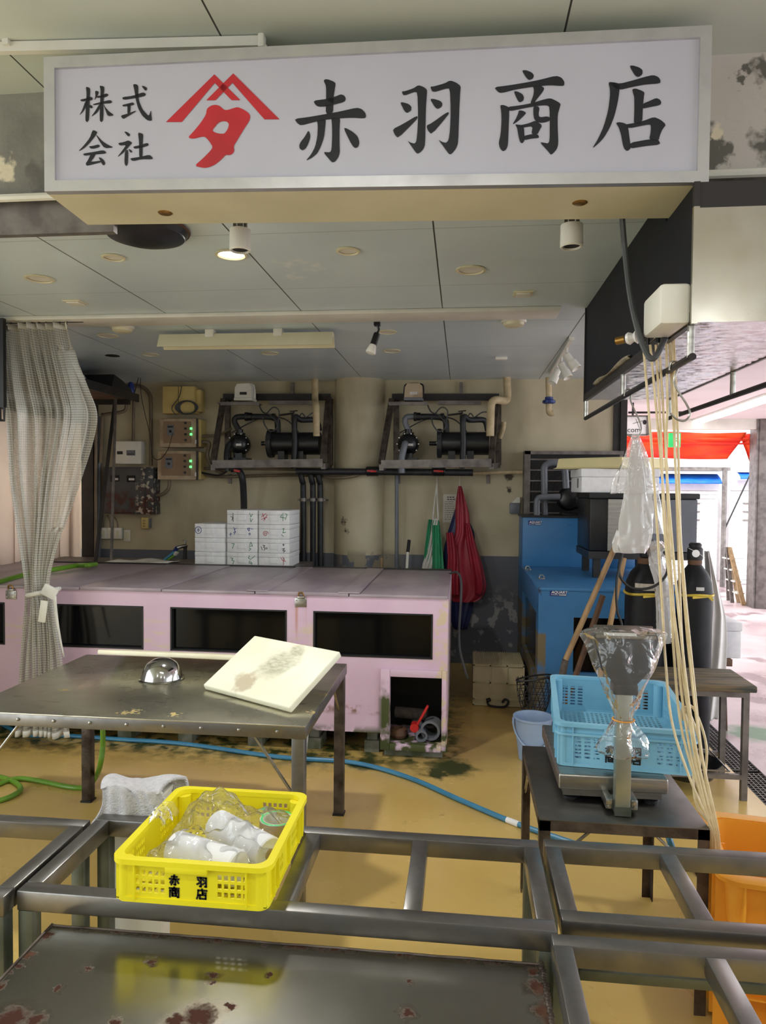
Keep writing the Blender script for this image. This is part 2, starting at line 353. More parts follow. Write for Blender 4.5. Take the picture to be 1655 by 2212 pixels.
nt, v, x, y, z = posn(m)
rust_pts = [tuple(Zp(px, py, .55)) + (r * .78,) for px, py, r in ((275, 1978, .032), (290, 1975, .02), (470, 1993, .035), (490, 1990, .025), (722, 2006, .02), (805, 2007, .014), (325, 2078, .018), (458, 2108, .016), (455, 2120, .012), (580, 2105, .009), (882, 2062, .012), (885, 2122, .008), (882, 2188, .02), (430, 2195, .05), (380, 2205, .03), (495, 2173, .014), (190, 2092, .012), (125, 2135, .012), (100, 2020, .02), (62, 2063, .018), (130, 1995, .016), (42, 2088, .014), (150, 1972, .014), (25, 2200, .05), (75, 2205, .03), (1150, 2098, .02), (1160, 2131, .03), (1170, 2185, .024), (1150, 2025, .03), (1168, 2060, .018), (350, 2020, .007), (250, 2210, .02))]
rust = mth(nt, 'MULTIPLY', spots(nt, v, rust_pts, .011, 90), 1); layer(m, mth(nt, 'MULTIPLY', spots(nt, v, [(a, b, c, r * 1.6) for a, b, c, r in rust_pts], .012, 50), .5), (86, 62, 32), .4)
layer(m, rust, (64, 27, 8), .9)
edge = mth(nt, 'MULTIPLY', mth(nt, 'MAXIMUM', band(nt, x, .155, .185, .5, .6), mth(nt, 'MAXIMUM', band(nt, x, -2, -1.9, -.945, -.93), band(nt, y, 1.565, 1.58, 2, 3))), noise(nt, v, 26, .48, .58)); layer(m, edge, (92, 58, 40), .8)
for n_ in m.node_tree.nodes:
    if n_.type == 'BSDF_PRINCIPLED': mtl = mth(nt, 'SUBTRACT', .95, mth(nt, 'MULTIPLY', rust, .9)); nt.links.new(mtl, n_.inputs['Metallic'])
m = pm('green_grey_steel', (116, 122, 112), (88, 94, 84), .4, .8, scale=7, r2=.55)
m = pm('frame_steel', (142, 140, 138), (122, 120, 118), .3, .95, scale=8, r2=.48, bump=.02)
m = pm('rusty_leg_steel', (96, 86, 78), (58, 48, 42), .5, .6, scale=14, bump=.2)
m = pm('foil_lining', (252, 248, 252), (238, 232, 240), .22, .9, scale=10, bump=.3, bscale=60, stretch=(1, 3, 1))
m = pm('stained_stainless', (204, 200, 188), (180, 170, 148), .2, .95, scale=3, r2=.3)
# plastics, paints
pm('sign_acrylic', (190, 190, 203), (184, 184, 197), .35, scale=2); pm('sign_black', (26, 28, 36), rough=.5); pm('sign_red', (196, 42, 52), rough=.5)
pm('yellow_plastic', (246, 232, 36), (240, 224, 28), .38, scale=4, sss=0); pm('blue_plastic', (132, 190, 216), (120, 178, 206), .4, scale=5)
pm('orange_plastic', (246, 172, 56), (238, 158, 46), .42, scale=5); pm('pail_blue', (150, 172, 204), (140, 162, 196), .4)
m = pm('cutting_board_plastic', (236, 234, 214), (230, 226, 202), .45, scale=5)
nt, v, x, y, z = posn(m, True); layer(m, mth(nt, 'MULTIPLY', spots(nt, v, [(-.07, -.1, .012, .06), (-.04, -.12, .012, .05)], .03, 22), .5), (140, 104, 60)); layer(m, mth(nt, 'MULTIPLY', spots(nt, v, [(.02, .03, .012, .11), (.05, .12, .012, .05)], .025, 14), mth(nt, 'MULTIPLY', noise(nt, v, 40, .1, .8, stretch=(1, 3, 1)), .8)), (128, 124, 92))
pm('plain_board_plastic', (238, 232, 206), (228, 220, 190), .45)
m = pm('pink_frp', (212, 184, 204), (204, 174, 196), .42, scale=3)
nt, v, x, y, z = posn(m)
layer(m, mth(nt, 'MULTIPLY', noise(nt, v, 5, .5, .62, stretch=(1, 1, 6)), band(nt, z, .56, .62, .76, .8)), (206, 186, 178))
layer(m, mth(nt, 'MULTIPLY', noise(nt, v, 20, .45, .6), band(nt, z, .24, .27, .285, .31)), (128, 92, 76))
layer(m, mth(nt, 'MULTIPLY', noise(nt, v, 10, .42, .5), band(nt, z, -1, 0, .14, .185)), (70, 76, 36), .7)
layer(m, mth(nt, 'MULTIPLY', mth(nt, 'MULTIPLY', noise(nt, v, 9, .42, .55), band(nt, x, -.49, -.46, -.42, -.38)), band(nt, z, -1, 0, .36, .5)), (66, 74, 34), .7)
layer(m, mth(nt, 'MULTIPLY', mth(nt, 'MULTIPLY', noise(nt, v, 12, .5, .56), band(nt, x, -.15, -.135, 0, .1)), band(nt, z, -1, 0, .9, .96)), (206, 186, 160), .7)
layer(m, mth(nt, 'MULTIPLY', mth(nt, 'MULTIPLY', noise(nt, v, 30, .4, .6, stretch=(1, 1, .08)), mth(nt, 'MAXIMUM', band(nt, x, -1.0, -.985, -.985, -.97), band(nt, x, -.95, -.935, -.925, -.91))), mth(nt, 'MULTIPLY', band(nt, z, .66, .8, .9, .92), .7)), (176, 112, 62))
m = pm('tank_lid_frp', (166, 152, 160), (138, 126, 136), .3, scale=3, stretch=(1, .4, 1), r2=.42)
m = pm('blue_frp', (60, 122, 176), (52, 112, 164), .4, scale=3)
nt, v, x, y, z = posn(m); layer(m, noise(nt, v, 13, .68, .72), (40, 62, 88))
layer(m, mth(nt, 'MULTIPLY', mth(nt, 'MULTIPLY', noise(nt, v, 8, .3, .5), band(nt, x, .49, .5, .545, .555)), band(nt, z, -1, 0, .66, .68)), (112, 100, 72), .7)
pm('dark_glass', (8, 9, 12), (6, 7, 9), .12, spec=.22); pm('mesh_teal', (70, 100, 104), rough=.6)
pm('styrofoam', (236, 236, 236), (228, 228, 230), .75, scale=30, bump=.1, bscale=150); pm('cream_lid', (222, 210, 158), (214, 202, 150), .45)
pm('beige_crate_plastic', (200, 188, 154), (186, 174, 140), .5)
pm('grey_pvc', (112, 116, 124), (100, 104, 112), .4); pm('tape_grime', (150, 140, 118), (120, 112, 96), .7, scale=30); pm('ivory_wrap', (196, 178, 142), (176, 158, 122), .6, scale=18); pm('black_pipe', (30, 31, 35), (54, 55, 58), .5, scale=22, lo=.55, hi=.75)
pm('beige_enamel', (176, 158, 132), (150, 130, 104), .5, scale=9, lo=.5); pm('taupe_face', (140, 116, 90), (130, 106, 82), .5)
pm('yellowed_plastic', (206, 184, 118), (196, 174, 108), .5); pm('white_plastic', (222, 220, 208), (212, 210, 198), .45)
m = pm('rusted_box', (70, 72, 74), (52, 54, 56), .5, .2, scale=5); nt, v, x, y, z = posn(m)
layer(m, mth(nt, 'MULTIPLY', noise(nt, v, 9, .45, .58), band(nt, z, 1.2, 1.3, 1.5, 1.62)), (80, 44, 34), .8); layer(m, mth(nt, 'MULTIPLY', noise(nt, v, 26, .55, .6), band(nt, x, -3.06, -3.02, -2.9, -2.8)), (176, 166, 150), .8)
pm('conduit', (124, 110, 92), (104, 92, 76), .5, .3); pm('cable_grey', (70, 72, 74), rough=.55)
pm('blue_hose', (62, 132, 170), (54, 122, 160), .35); pm('green_hose', (104, 150, 40), (96, 140, 36), .35); pm('brass', (170, 130, 70), rough=.35, metal=.9)
pm('red_plastic', (200, 36, 36), rough=.4); pm('vinyl_hose', (220, 202, 162), (208, 188, 146), .22, scale=30)
pm('wood_pole', (168, 136, 96), (136, 106, 70), .6, scale=5, stretch=(6, 6, 1)); pm('old_wood', (108, 92, 66), (56, 58, 52), .75, scale=6, stretch=(1, 9, 9), bump=.4, bscale=18)
pm('dark_wood', (104, 74, 52), (80, 56, 40), .7, scale=8); pm('pole_foam', (92, 84, 78), (72, 66, 62), .9, scale=40, bump=.4)
pm('black_net', (24, 24, 28), rough=.8); pm('gas_bottle_black', (17, 18, 21), (28, 29, 33), .55, scale=9, spec=.3); pm('yellow_tape', (214, 186, 66), rough=.5)
pm('terry_towel', (232, 230, 234), (218, 216, 222), .95, scale=60, bump=1.0, bscale=260); pm('paper_roll', (240, 240, 242), (232, 232, 238), .7, scale=3); pm('cardboard', (196, 166, 120), rough=.8)
pm('red_vinyl', (158, 36, 54), (138, 28, 46), .42, scale=3, r2=.5); pm('navy_vinyl', (26, 36, 84), rough=.45); pm('green_vinyl', (44, 146, 98), (38, 132, 88), .45); pm('white_cloth', (220, 218, 210), rough=.8)
pm('white_film', (226, 224, 222), (214, 212, 210), .35, scale=6)
pm('marker_blue', (40, 70, 150), rough=.7); pm('marker_green', (30, 130, 70), rough=.7); pm('marker_red', (190, 50, 70), rough=.7); pm('marker_black', (24, 24, 26), rough=.7)
pm('print_black', (16, 16, 18), rough=.5); pm('print_white', (240, 240, 240), rough=.5); pm('label_navy', (24, 50, 120), rough=.4); pm('label_silver', (206, 204, 200), rough=.4)
pm('banner_red', (232, 38, 18), (246, 84, 10), .6, scale=2, stretch=(1, 1, 4)); pm('awning_blue', (20, 96, 214), (20, 120, 220), .6); pm('exit_green', (24, 190, 96), rough=.4, emit=.6); pm('exit_white', (250, 255, 250), rough=.4, emit=.8)
pm('paper_notice', (196, 190, 178), (186, 180, 168), .8); pm('band_orange', (222, 150, 60), rough=.6); pm('moss_block', (122, 120, 108), (70, 76, 44), .8, scale=10)
clear_film('clear_bag', op=.08, bs=20, bst=.35); clear_film('hazy_bag', (236, 234, 232), .3, 12, .4, .1); clear_film('cloudy_bag', (226, 224, 220), .6, 12, .4, .16)
# clear vinyl sheet with a woven white grid
m = bpy.data.materials.new('grid_vinyl'); m.use_nodes = True; nt = m.node_tree; nt.nodes.clear(); MATS['grid_vinyl'] = m
out = node(nt, 'ShaderNodeOutputMaterial'); uvn = node(nt, 'ShaderNodeUVMap'); sp = node(nt, 'ShaderNodeSeparateXYZ'); nt.links.new(uvn.outputs[0], sp.inputs[0])
def lines(sock, w): return mth(nt, 'LESS_THAN', mth(nt, 'FRACT', sock), w)
grid = mth(nt, 'MAXIMUM', lines(sp.outputs[0], .2), lines(sp.outputs[1], .2))
tr = node(nt, 'ShaderNodeBsdfTransparent'); df = node(nt, 'ShaderNodeBsdfDiffuse'); tl = node(nt, 'ShaderNodeBsdfTranslucent'); gl = node(nt, 'ShaderNodeBsdfGlossy'); gl.inputs['Roughness'].default_value = .38
cm = node(nt, 'ShaderNodeMix', data_type='RGBA'); nt.links.new(grid, cm.inputs[0]); cm.inputs[6].default_value = lin((168, 165, 152)); cm.inputs[7].default_value = lin((224, 221, 210))
for b in (df, tl): nt.links.new(cm.outputs[2], b.inputs[0])
a = node(nt, 'ShaderNodeMixShader'); a.inputs[0].default_value = .45; nt.links.new(df.outputs[0], a.inputs[1]); nt.links.new(tl.outputs[0], a.inputs[2])
b_ = node(nt, 'ShaderNodeMixShader'); nt.links.new(mth(nt, 'ADD', mth(nt, 'MULTIPLY', grid, .35), .52), b_.inputs[0]); nt.links.new(tr.outputs[0], b_.inputs[1]); nt.links.new(a.outputs[0], b_.inputs[2])
c_ = node(nt, 'ShaderNodeMixShader'); c_.inputs[0].default_value = .1; nt.links.new(b_.outputs[0], c_.inputs[1]); nt.links.new(gl.outputs[0], c_.inputs[2]); nt.links.new(c_.outputs[0], out.inputs[0])
# ---------------------------------------------------------------- setting
mb = MB(); mb.span((-6, -4, -.1), (1.56, 6.75, 0)); struct(mb.build('floor', 'floor_epoxy'))
mb = MB(); mb.span((1.72, -4, -.1), (14, 18, 0)); mb.span((-4, 6.75, -.1), (1.72, 18, -.002)); struct(mb.build('floor_street', 'street_concrete'))
mb = MB(); mb.span((1.56, -4, -.16), (1.72, 6.75, -.12)); struct(mb.build('floor_drain', 'black_hole'))
mb = MB(); mb.span((-3.75, 6.61, 0), (1.385, 6.75, 2.62)); struct(mb.build('wall_back', 'wall_paint'))
mb = MB(); mb.lathe([(.235, 0), (.235, 2.605)], (-.957, 6.64, 0), n=48); struct(mb.build('column', 'wall_paint', smooth=50))
mb = MB(); mb.span((-3.75, 2.5, 2.6), (1.4, 6.75, 2.7)); struct(mb.build('ceiling', 'ceiling_panel'))
mb = MB(); mb.span((-5, -4, 3.0), (4.6, 2.45, 3.1)); struct(mb.build('ceiling_front', 'front_ceiling_panel'))
mb = MB(); mb.span((1.4, 2.67, 2.6), (4.6, 10.4, 2.7)); struct(mb.build('ceiling_arcade', 'arcade_ceiling_panel'))
mb = MB(); mb.span((-5, 2.45, 2.63), (6.5, 2.66, 3.1)); struct(mb.build('beam', 'beam_concrete'))
mb = MB(); mb.span((-5, 2.47, 2.51), (-1.25, 2.5, 2.63)); mb.span((-1.25, 2.47, 2.56), (6.5, 2.5, 2.63)); struct(mb.build('trim_1', 'grey_steel'))
mb = MB(); mb.tube([(-5, 2.43, 2.625), (-1.32, 2.43, 2.625)], .014, 8); mb.tube([(.72, 2.43, 2.615), (6.5, 2.43, 2.615)], .014, 8); struct(mb.build('trim_2', 'white_enamel'))
mb = MB(); mb.span((-3.6, 4.0, 2.575), (.52, 4.2, 2.6), bev=.006); struct(mb.build('trim_3', 'white_enamel'))
mb = MB(); mb.span((-3.75, 2.66, 0), (-3.6, 4.95, 2.6)); mb.span((-3.75, 4.95, 2.2), (-3.6, 6.61, 2.6)); mb.span((-3.75, 4.95, 0), (-3.6, 6.61, .8)); struct(mb.build('wall_left', 'alley_wall'))
mb = MB(); mb.span((-3.62, 6.5, .6), (-3.5, 6.6, 2.6)); mb.span((-3.62, 4.9, .6), (-3.52, 4.97, 2.6)); mb.span((-3.62, 4.95, 2.2), (-3.56, 6.5, 2.28)); struct(mb.build('window_1', 'dark_steel'))
mb = MB(); mb.span((-5, -4.1, 0), (6.5, -4, 3.1)); struct(mb.build('wall_front', 'alley_wall'))
mb = MB(); mb.span((1.385, 6.56, 0), (1.44, 6.76, 2.6)); mb.span((1.33, 6.585, 1.96), (1.385, 6.612, 2.6)); struct(mb.build('door_1', 'dark_steel'))
mb = MB(); mb.span((4.02, 10.3, 0), (4.32, 10.6, 2.7), bev=.01); mb.span((3.99, 10.33, 0), (4.02, 10.57, 2.7)); struct(mb.build('column_outside', 'grey_steel'))
mb = MB(); mb.span((1.3, 10.35, 2.46), (4.05, 10.45, 2.6)); struct(mb.build('trim_4', 'white_enamel'))
mb = MB(); mb.span((-4, 13.5, 0), (14, 13.7, 4.2)); struct(mb.build('wall_outside', 'pale_wall'))
# strip curtain in the left opening, each hanging slat
for i, yy in enumerate((5.02, 5.24, 5.46, 5.68, 5.9, 6.12, 6.3)):
    mb = MB(); mb.sheet(lambda u, v, yy=yy, i=i: Vector((-3.64 + .03 * math.sin(u * PI) + .012 * math.sin(i * 2), yy - .03 + u * .27, .84 + v * 1.4)), 8, 2)
    lab = ['nearest the shop front', 'second from the near end', 'third from the near end', 'in the middle of the row', 'third from the back wall', 'second from the back wall', 'next to the dark post by the back wall'][i]
    tag(mb.build('curtain_strip', 'white_strip_curtain', solid=.004), 'off-white vertical plastic strip in left opening, ' + lab, 'strip curtain', 'strips in the left opening')
KANJI = [
 (620,150,8.275,[[(655,190),(680,165),(740,170),(830,205),(870,240),(850,360),(830,500),(822,790),(690,800),(698,500),(698,330),(690,270),(665,220)],
  [(468,550),(700,520),(850,480),(960,435),(1020,455),(1052,510),(1030,570),(840,620),(690,655),(570,660),(510,630)],
  [(132,875),(400,840),(690,790),(960,740),(1240,675),(1330,695),(1395,760),(1415,820),(1395,868),(1160,855),(940,865),(690,890),(510,925),(250,995),(180,950)],
  [(530,880),(695,870),(680,1050),(660,1210),(600,1380),(540,1490),(450,1570),(330,1630),(430,1510),(500,1380),(540,1200),(550,1000)],
  [(790,850),(940,850),(950,905),(940,1000),(938,1300),(945,1470),(920,1560),(860,1640),(815,1655),(780,1630),(640,1465),(770,1475),(795,1420),(806,1200),(805,1000)],
  [(380,1080),(410,1140),(415,1210),(380,1320),(330,1410),(275,1440),(225,1410),(215,1350),(240,1290),(320,1190)],
  [(1010,1040),(1060,1040),(1180,1110),(1265,1190),(1297,1300),(1270,1380),(1220,1400),(1180,1370),(1120,1270)]]),
 (830,150,8.275,[[(310,385),(370,380),(520,330),(610,270),(700,300),(765,350),(765,420),(745,700),(735,1330),(700,1420),(640,1480),(595,1500),(560,1470),(415,1260),(460,1295),(540,1320),(575,1280),(595,1100),(608,800),(595,400),(530,395),(350,465)],
  [(285,580),(340,580),(440,610),(490,660),(480,730),(410,772),(365,740)],[(150,1060),(330,970),(580,820),(605,850),(540,930),(250,1220),(190,1160)],
  [(820,298),(890,295),(1080,240),(1180,185),(1290,225),(1372,290),(1360,400),(1345,700),(1325,1300),(1290,1400),(1220,1490),(1175,1515),(1140,1480),(965,1240),(1030,1285),(1110,1305),(1155,1250),(1180,1050),(1190,700),(1175,330),(1100,335),(870,405)],
  [(820,520),(880,515),(1000,550),(1045,600),(1030,660),(960,700),(910,670)],[(755,995),(850,950),(1110,765),(1160,755),(1150,800),(850,1155),(780,1080)]]),
 (1050,140,8.275,[[(645,90),(720,85),(820,125),(862,180),(840,240),(770,265),(720,220)],
  [(148,390),(400,360),(700,310),(960,260),(1250,185),(1350,215),(1405,290),(1405,345),(1380,372),(1140,355),(840,385),(540,430),(270,500),(210,470)],
  [(497,462),(560,465),(650,510),(685,570),(665,640),(600,665),(560,610)],[(840,370),(990,365),(1048,410),(1020,470),(880,645),(880,700),(790,690),(850,540),(862,440)],
  [(255,715),(310,708),(385,735),(415,760),(418,850),(405,1200),(395,1430),(360,1510),(305,1540),(255,1490),(228,1390),(265,1230),(280,1000),(275,830)],
  [(380,745),(620,715),(850,670),(1000,620),(1150,585),(1250,630),(1340,685),(1320,760),(1285,880),(1285,1100),(1298,1400),(1270,1500),(1200,1580),(1160,1600),(1120,1545),(965,1375),(1050,1385),(1110,1400),(1140,1350),(1145,1100),(1140,750),(1100,715),(950,720),(700,765),(410,825)],
  [(590,805),(660,810),(725,850),(660,920),(560,1010),(470,1065),(540,950),(580,860)],
  [(850,735),(930,730),(962,770),(945,850),(945,905),(980,930),(1090,912),(1145,930),(1150,985),(1070,1020),(980,1030),(900,1010),(860,950),(848,850)],
  [(520,1055),(570,1060),(640,1068),(680,1090),(690,1260),(690,1350),(650,1400),(610,1370),(580,1250),(560,1120)],
  [(600,1075),(760,1040),(890,985),(1010,1075),(960,1160),(925,1235),(815,1235),(840,1085),(670,1115)],[(670,1265),(820,1230),(930,1230),(957,1300),(820,1310),(680,1340)]]),
 (1260,130,8.275,[[(828,90),(900,85),(1010,120),(1070,170),(1060,250),(990,295),(935,270)],
  [(480,400),(540,382),(660,412),(900,350),(1100,290),(1260,255),(1350,290),(1390,350),(1380,408),(1120,425),(900,465),(650,525),(560,480)],
  [(455,385),(520,380),(660,420),(650,560),(620,760),(560,1000),(480,1200),(380,1370),(290,1470),(160,1580),(270,1400),(370,1180),(450,900),(482,650),(485,520)],
  [(880,510),(940,495),(1040,530),(1103,565),(1090,650),(1075,800),(1060,1120),(910,1140),(920,900),(920,650),(900,590)],
  [(1070,770),(1180,725),(1310,665),(1380,695),(1405,750),(1380,795),(1200,830),(1060,860)],
  [(590,1115),(640,1098),(720,1110),(790,1140),(810,1200),(845,1470),(855,1570),(795,1620),(740,1580),(710,1480),(680,1310),(640,1190)],
  [(760,1140),(920,1115),(1100,1070),(1270,1005),(1390,1055),(1490,1145),(1420,1230),(1375,1340),(1355,1430),(1185,1420),(1215,1260),(1215,1145),(1150,1145),(810,1215)],
  [(830,1470),(1185,1405),(1350,1410),(1390,1500),(1100,1530),(840,1575)]]),
 (150,160,8.275,[[(285,220),(330,225),(365,250),(355,500),(345,800),(310,858),(275,820),(290,500),(300,330)],[(178,450),(320,420),(375,395),(412,420),(400,455),(340,465),(210,482)],
  [(275,480),(320,470),(300,560),(240,660),(165,735),(220,640)],[(340,540),(390,550),(412,580),(395,608),(350,590)],[(450,290),(500,295),(520,315),(490,390),(435,470),(460,380)],
  [(490,385),(560,375),(650,335),(690,355),(680,385),(600,415),(480,415)],[(405,530),(560,490),(720,452),(760,485),(735,515),(600,520),(430,550)],
  [(530,198),(590,205),(620,225),(605,400),(600,800),(568,858),(530,815),(545,400),(550,270)],[(520,540),(570,520),(540,600),(480,690),(375,760),(450,660)],[(600,520),(640,590),(700,660),(800,730),(680,748),(640,650)],
  [(930,405),(1130,380),(1310,315),(1365,345),(1345,385),(1150,425),(960,455)],
  [(1130,175),(1180,170),(1225,195),(1225,350),(1240,480),(1300,620),(1370,700),(1415,740),(1455,630),(1460,740),(1472,810),(1450,830),(1380,815),(1290,730),(1220,600),(1180,450),(1155,280)],
  [(1280,200),(1330,205),(1385,240),(1370,285),(1345,285)],[(930,545),(1050,515),(1130,495),(1155,525),(1130,550),(960,575)],[(1030,540),(1090,540),(1080,690),(1030,710)],[(905,735),(1030,700),(1190,640),(1170,670),(1050,740),(955,800)],
  [(405,995),(450,1000),(495,1030),(440,1120),(330,1250),(240,1330),(145,1380),(250,1270),(360,1130)],[(460,1070),(500,1100),(580,1190),(680,1255),(790,1305),(620,1320),(540,1210)],
  [(335,1285),(420,1275),(510,1248),(540,1275),(525,1300),(440,1325),(375,1325)],[(228,1415),(420,1385),(600,1350),(655,1390),(640,1415),(440,1430),(260,1455)],
  [(375,1420),(465,1420),(430,1490),(370,1560),(440,1555),(550,1540),(560,1570),(400,1610),(300,1635),(282,1590),(320,1540)],[(510,1475),(560,1490),(610,1530),(637,1590),(610,1628),(580,1610)],
  [(970,1018),(1020,1025),(1080,1065),(1070,1100),(1040,1108)],[(862,1225),(960,1210),(1050,1175),(1120,1220),(1080,1260),(980,1380),(840,1490),(930,1370),(1010,1260),(895,1272)],
  [(985,1370),(1040,1340),(1045,1400),(1040,1590),(1010,1645),(975,1590)],[(1045,1330),(1090,1345),(1120,1375),(1100,1400),(1080,1390)],
  [(1128,1290),(1250,1265),(1380,1222),(1415,1245),(1400,1275),(1280,1310),(1160,1330)],[(1218,1040),(1270,1045),(1315,1070),(1305,1200),(1300,1490),(1240,1495),(1240,1200)],
  [(1068,1500),(1240,1475),(1430,1432),(1485,1490),(1480,1515),(1280,1515),(1125,1553)]]),
]
EMBLEM = (350, 150, 6.13, [
 [[(48,690),(690,58),(1035,400),(920,402),(695,172),(258,690)]], [[(1555,655),(940,45),(582,402),(705,402),(930,170),(1355,655)]],
 [[(590,515),(640,475),(700,460),(760,475),(820,530),(870,530),(930,510),(1000,490),(1090,530),(1150,575),(1168,620),(1150,680),(1090,770),(1000,920),(945,1010),(957,1070),(930,1115),(890,1130),(840,1125),(780,1190),(700,1255),(620,1290),(550,1300),(425,1272),(540,1170),(640,1070),(670,1020),(620,940),(570,885),(520,885),(420,912),(360,905),(348,885),(420,810),(510,700),(580,590)],
  [(660,800),(740,700),(800,678),(860,685),(885,720),(870,780),(825,845),(760,845),(700,830)]]])
# ---------------------------------------------------------------- big shop sign
BL, BR = Vector((-1.282, 2.102, 2.5)), Vector((.701, 2.213, 2.5)); TL, TR = BL + Vector((0, 0, .403)), BR + Vector((0, 0, .447))
bk = Vector((-.012, .272, 0)); sd = (BR - BL).normalized(); sn = Vector((sd.y, -sd.x, 0))      # sn faces the viewer
t = thing('shop_sign', 'long white illuminated shop sign box with black brush lettering and red roof emblem', 'sign', (BL + BR) / 2)
def spt(px, py, off=0):
    d = ray(px, py); k = (BL - C0).dot(sn) / d.dot(sn); return C0 + d * k + sn * off
def quadbox(mb, q, d):
    vs = list(q) + [p + d for p in q]; mb._add(vs, [[0, 1, 2, 3], [7, 6, 5, 4], [0, 4, 5, 1], [1, 5, 6, 2], [2, 6, 7, 3], [3, 7, 4, 0]])
mb = MB(); quadbox(mb, [BL - sn * .02, BR - sn * .02, TR - sn * .02, TL - sn * .02], bk + sn * .02); mb.build('casing', 'cream_enamel', t)
fi = lambda a, b, k: a + (b - a).normalized() * k
iBL, iBR, iTR, iTL = BL + sd * .033 + Vector((0, 0, .033)), BR - sd * .033 + Vector((0, 0, .033)), TR - sd * .033 - Vector((0, 0, .033)), TL + sd * .033 - Vector((0, 0, .033))
for q in ([BL, BR, iBR, iBL], [iTL, iTR, TR, TL], [BL, iBL, iTL, TL], [iBR, BR, TR, iTR]):
    mb = MB(); quadbox(mb, [p + sn * .006 for p in q], -sn * .024); mb.build('frame_rail', 'bright_aluminium', t)
mb = MB(); quadbox(mb, [iBL - sn * .004, iBR - sn * .004, iTR - sn * .004, iTL - sn * .004], -sn * .01); mb.build('face_panel', 'sign_acrylic', t)
def chaikin(l):
    o = []
    for i in range(len(l)):
        a, b = l[i], l[(i + 1) % len(l)]; o += [(a[0] * .8 + b[0] * .2, a[1] * .8 + b[1] * .2), (a[0] * .2 + b[0] * .8, a[1] * .2 + b[1] * .8)]
    return o
names = ['first large character', 'second large character', 'third large character', 'fourth large character', 'four small characters in two rows']
for (ox, oy, sc, strokes), nm in zip(KANJI, names):
    mb = MB()
    for l in strokes: mb.flat([[(ox + a / sc, oy + b / sc) for a, b in chaikin(l)]], lambda a, b: spt(a, b, -.0025))
    mb.build('lettering', 'sign_black', t, 'black brush lettering, ' + nm, fix=False)
mb = MB(); ox, oy, sc, parts = EMBLEM
for l in parts: mb.flat([[(ox + a / sc, oy + b / sc) for a, b in (chaikin(q) if len(l) > 1 else q)] for q in l], lambda a, b: spt(a, b, -.0025))
mb.build('emblem', 'sign_red', t, 'red roof-shaped crest emblem', fix=False)
for px, py in ((357, 460), (1253, 438)):
    p = Zp(px, py, 2.5); mb = MB(); mb.lathe([(.004, -.004), (.02, -.003), (.024, 0)], p + Vector((0, 0, 0)), n=20); mb.build('drain_plug', 'brass', t)
# white rail fixed to the front ceiling
a, b = Zp(-60, 106, 2.982), Zp(566, 91, 2.982)
t = thing('awning_rail', 'white rail under front ceiling, left of and above shop sign', 'rail', a)
mb = MB(); mb.bar(a, b, .02, .03); mb.build('rail', 'white_enamel', t)
mb = MB(); mb.box(b, (.02, .034, .045), bev=.006); mb.tube([b + Vector((.012, 0, -.01)), b + Vector((.012, 0, -.03)), b + Vector((.0, 0, -.034))], .004, 6); mb.build('end_cap', 'white_plastic', t)
for q in (a + Vector((.12, .0, 0)),):
    mb = MB(); mb.span((q.x - .01, q.y - .015, q.z), (q.x + .01, q.y + .015, 3.0)); mb.build('bracket', 'white_enamel', t)
# ---------------------------------------------------------------- ceiling fittings
def downlight(px, py, r, label, lit=False, dark=False):
    p = Zp(px, py, 2.6); t = thing('downlight', label, 'ceiling light', p, 0, 'recessed ceiling downlights')
    mb = MB(); mb.lathe([(r * .8, .0), (r, -.001), (r * 1.02, -.006), (r * .86, -.008), (r * .8, -.003)], p, n=32, cap=False); mb.build('trim_ring', 'cream_enamel' if not dark else 'black_hole', t)
    mb = MB(); mb.lathe([(r * .8, -.0015), (r * .4, -.0012)], p, n=28)
    mb.build('diffuser', 'lamp_glow' if lit else ('black_hole' if dark else 'white_enamel'), t)
downlight(85, 601, .068, 'large unlit ceiling downlight at far left under the sign')
downlight(245, 555, .05, 'unlit downlight between far left one and the lit one')
downlight(500, 549, .068, 'glowing lit ceiling downlight behind a white spotlight', True)
downlight(752, 541, .05, 'unlit downlight in middle of front ceiling bay')
downlight(1017, 582, .068, 'large unlit downlight right of centre, near black duct side')
downlight(233, 724, .068, 'unlit downlight behind ceiling rail just right of the mesh curtain')
downlight(325, 765, .062, 'small unlit downlight left of hanging linear lamp, near back wall')
downlight(583, 762, .066, 'unlit downlight just below the hanging linear lamp')
downlight(847, 757, .062, 'unlit downlight right of small black spotlight, farther back')
downlight(837, 716, .06, 'unlit downlight partly behind the small black spotlight')
p = Zp(243, 768, 2.6); mb = MB(); mb.lathe([(.05, 0), (.055, -.003), (.03, -.004)], p, n=24); tag(mb.build('cable_hole', 'black_hole'), 'round black hole in ceiling near the left shelf', 'hole')
for px, py, lab in ((163, 652, 'square cream ceiling plate at left, above the mesh curtain'), (1130, 633, 'square cream ceiling plate at right, near the black duct')):
    p = Zp(px, py, 2.6); t = thing('ceiling_plate', lab, 'ceiling plate', p); mb = MB(); mb.box(p + Vector((0, 0, -.004)), (.1, .1, .008), bev=.003); mb.build('plate', 'cream_enamel', t)
    mb = MB(); mb.box(p + Vector((0, 0, -.011)), (.07, .07, .008), bev=.003); mb.build('cover', 'white_plastic', t)
for px, py, lab in ((264, 703, 'round white smoke detector right of curtain top'), (1110, 690, 'round white smoke detector near the right end of ceiling rail')):
    p = Zp(px, py, 2.6); t = thing('smoke_detector', lab, 'smoke detector', p); mb = MB(); mb.lathe([(.07, 0), (.075, -.012), (.07, -.02)], p, n=28); mb.build('base', 'white_plastic', t)
    mb = MB(); mb.lathe([(.062, -.02), (.058, -.036), (.04, -.044), (.02, -.045)], p, n=28); mb.build('sensor_cap', 'cream_enamel', t)
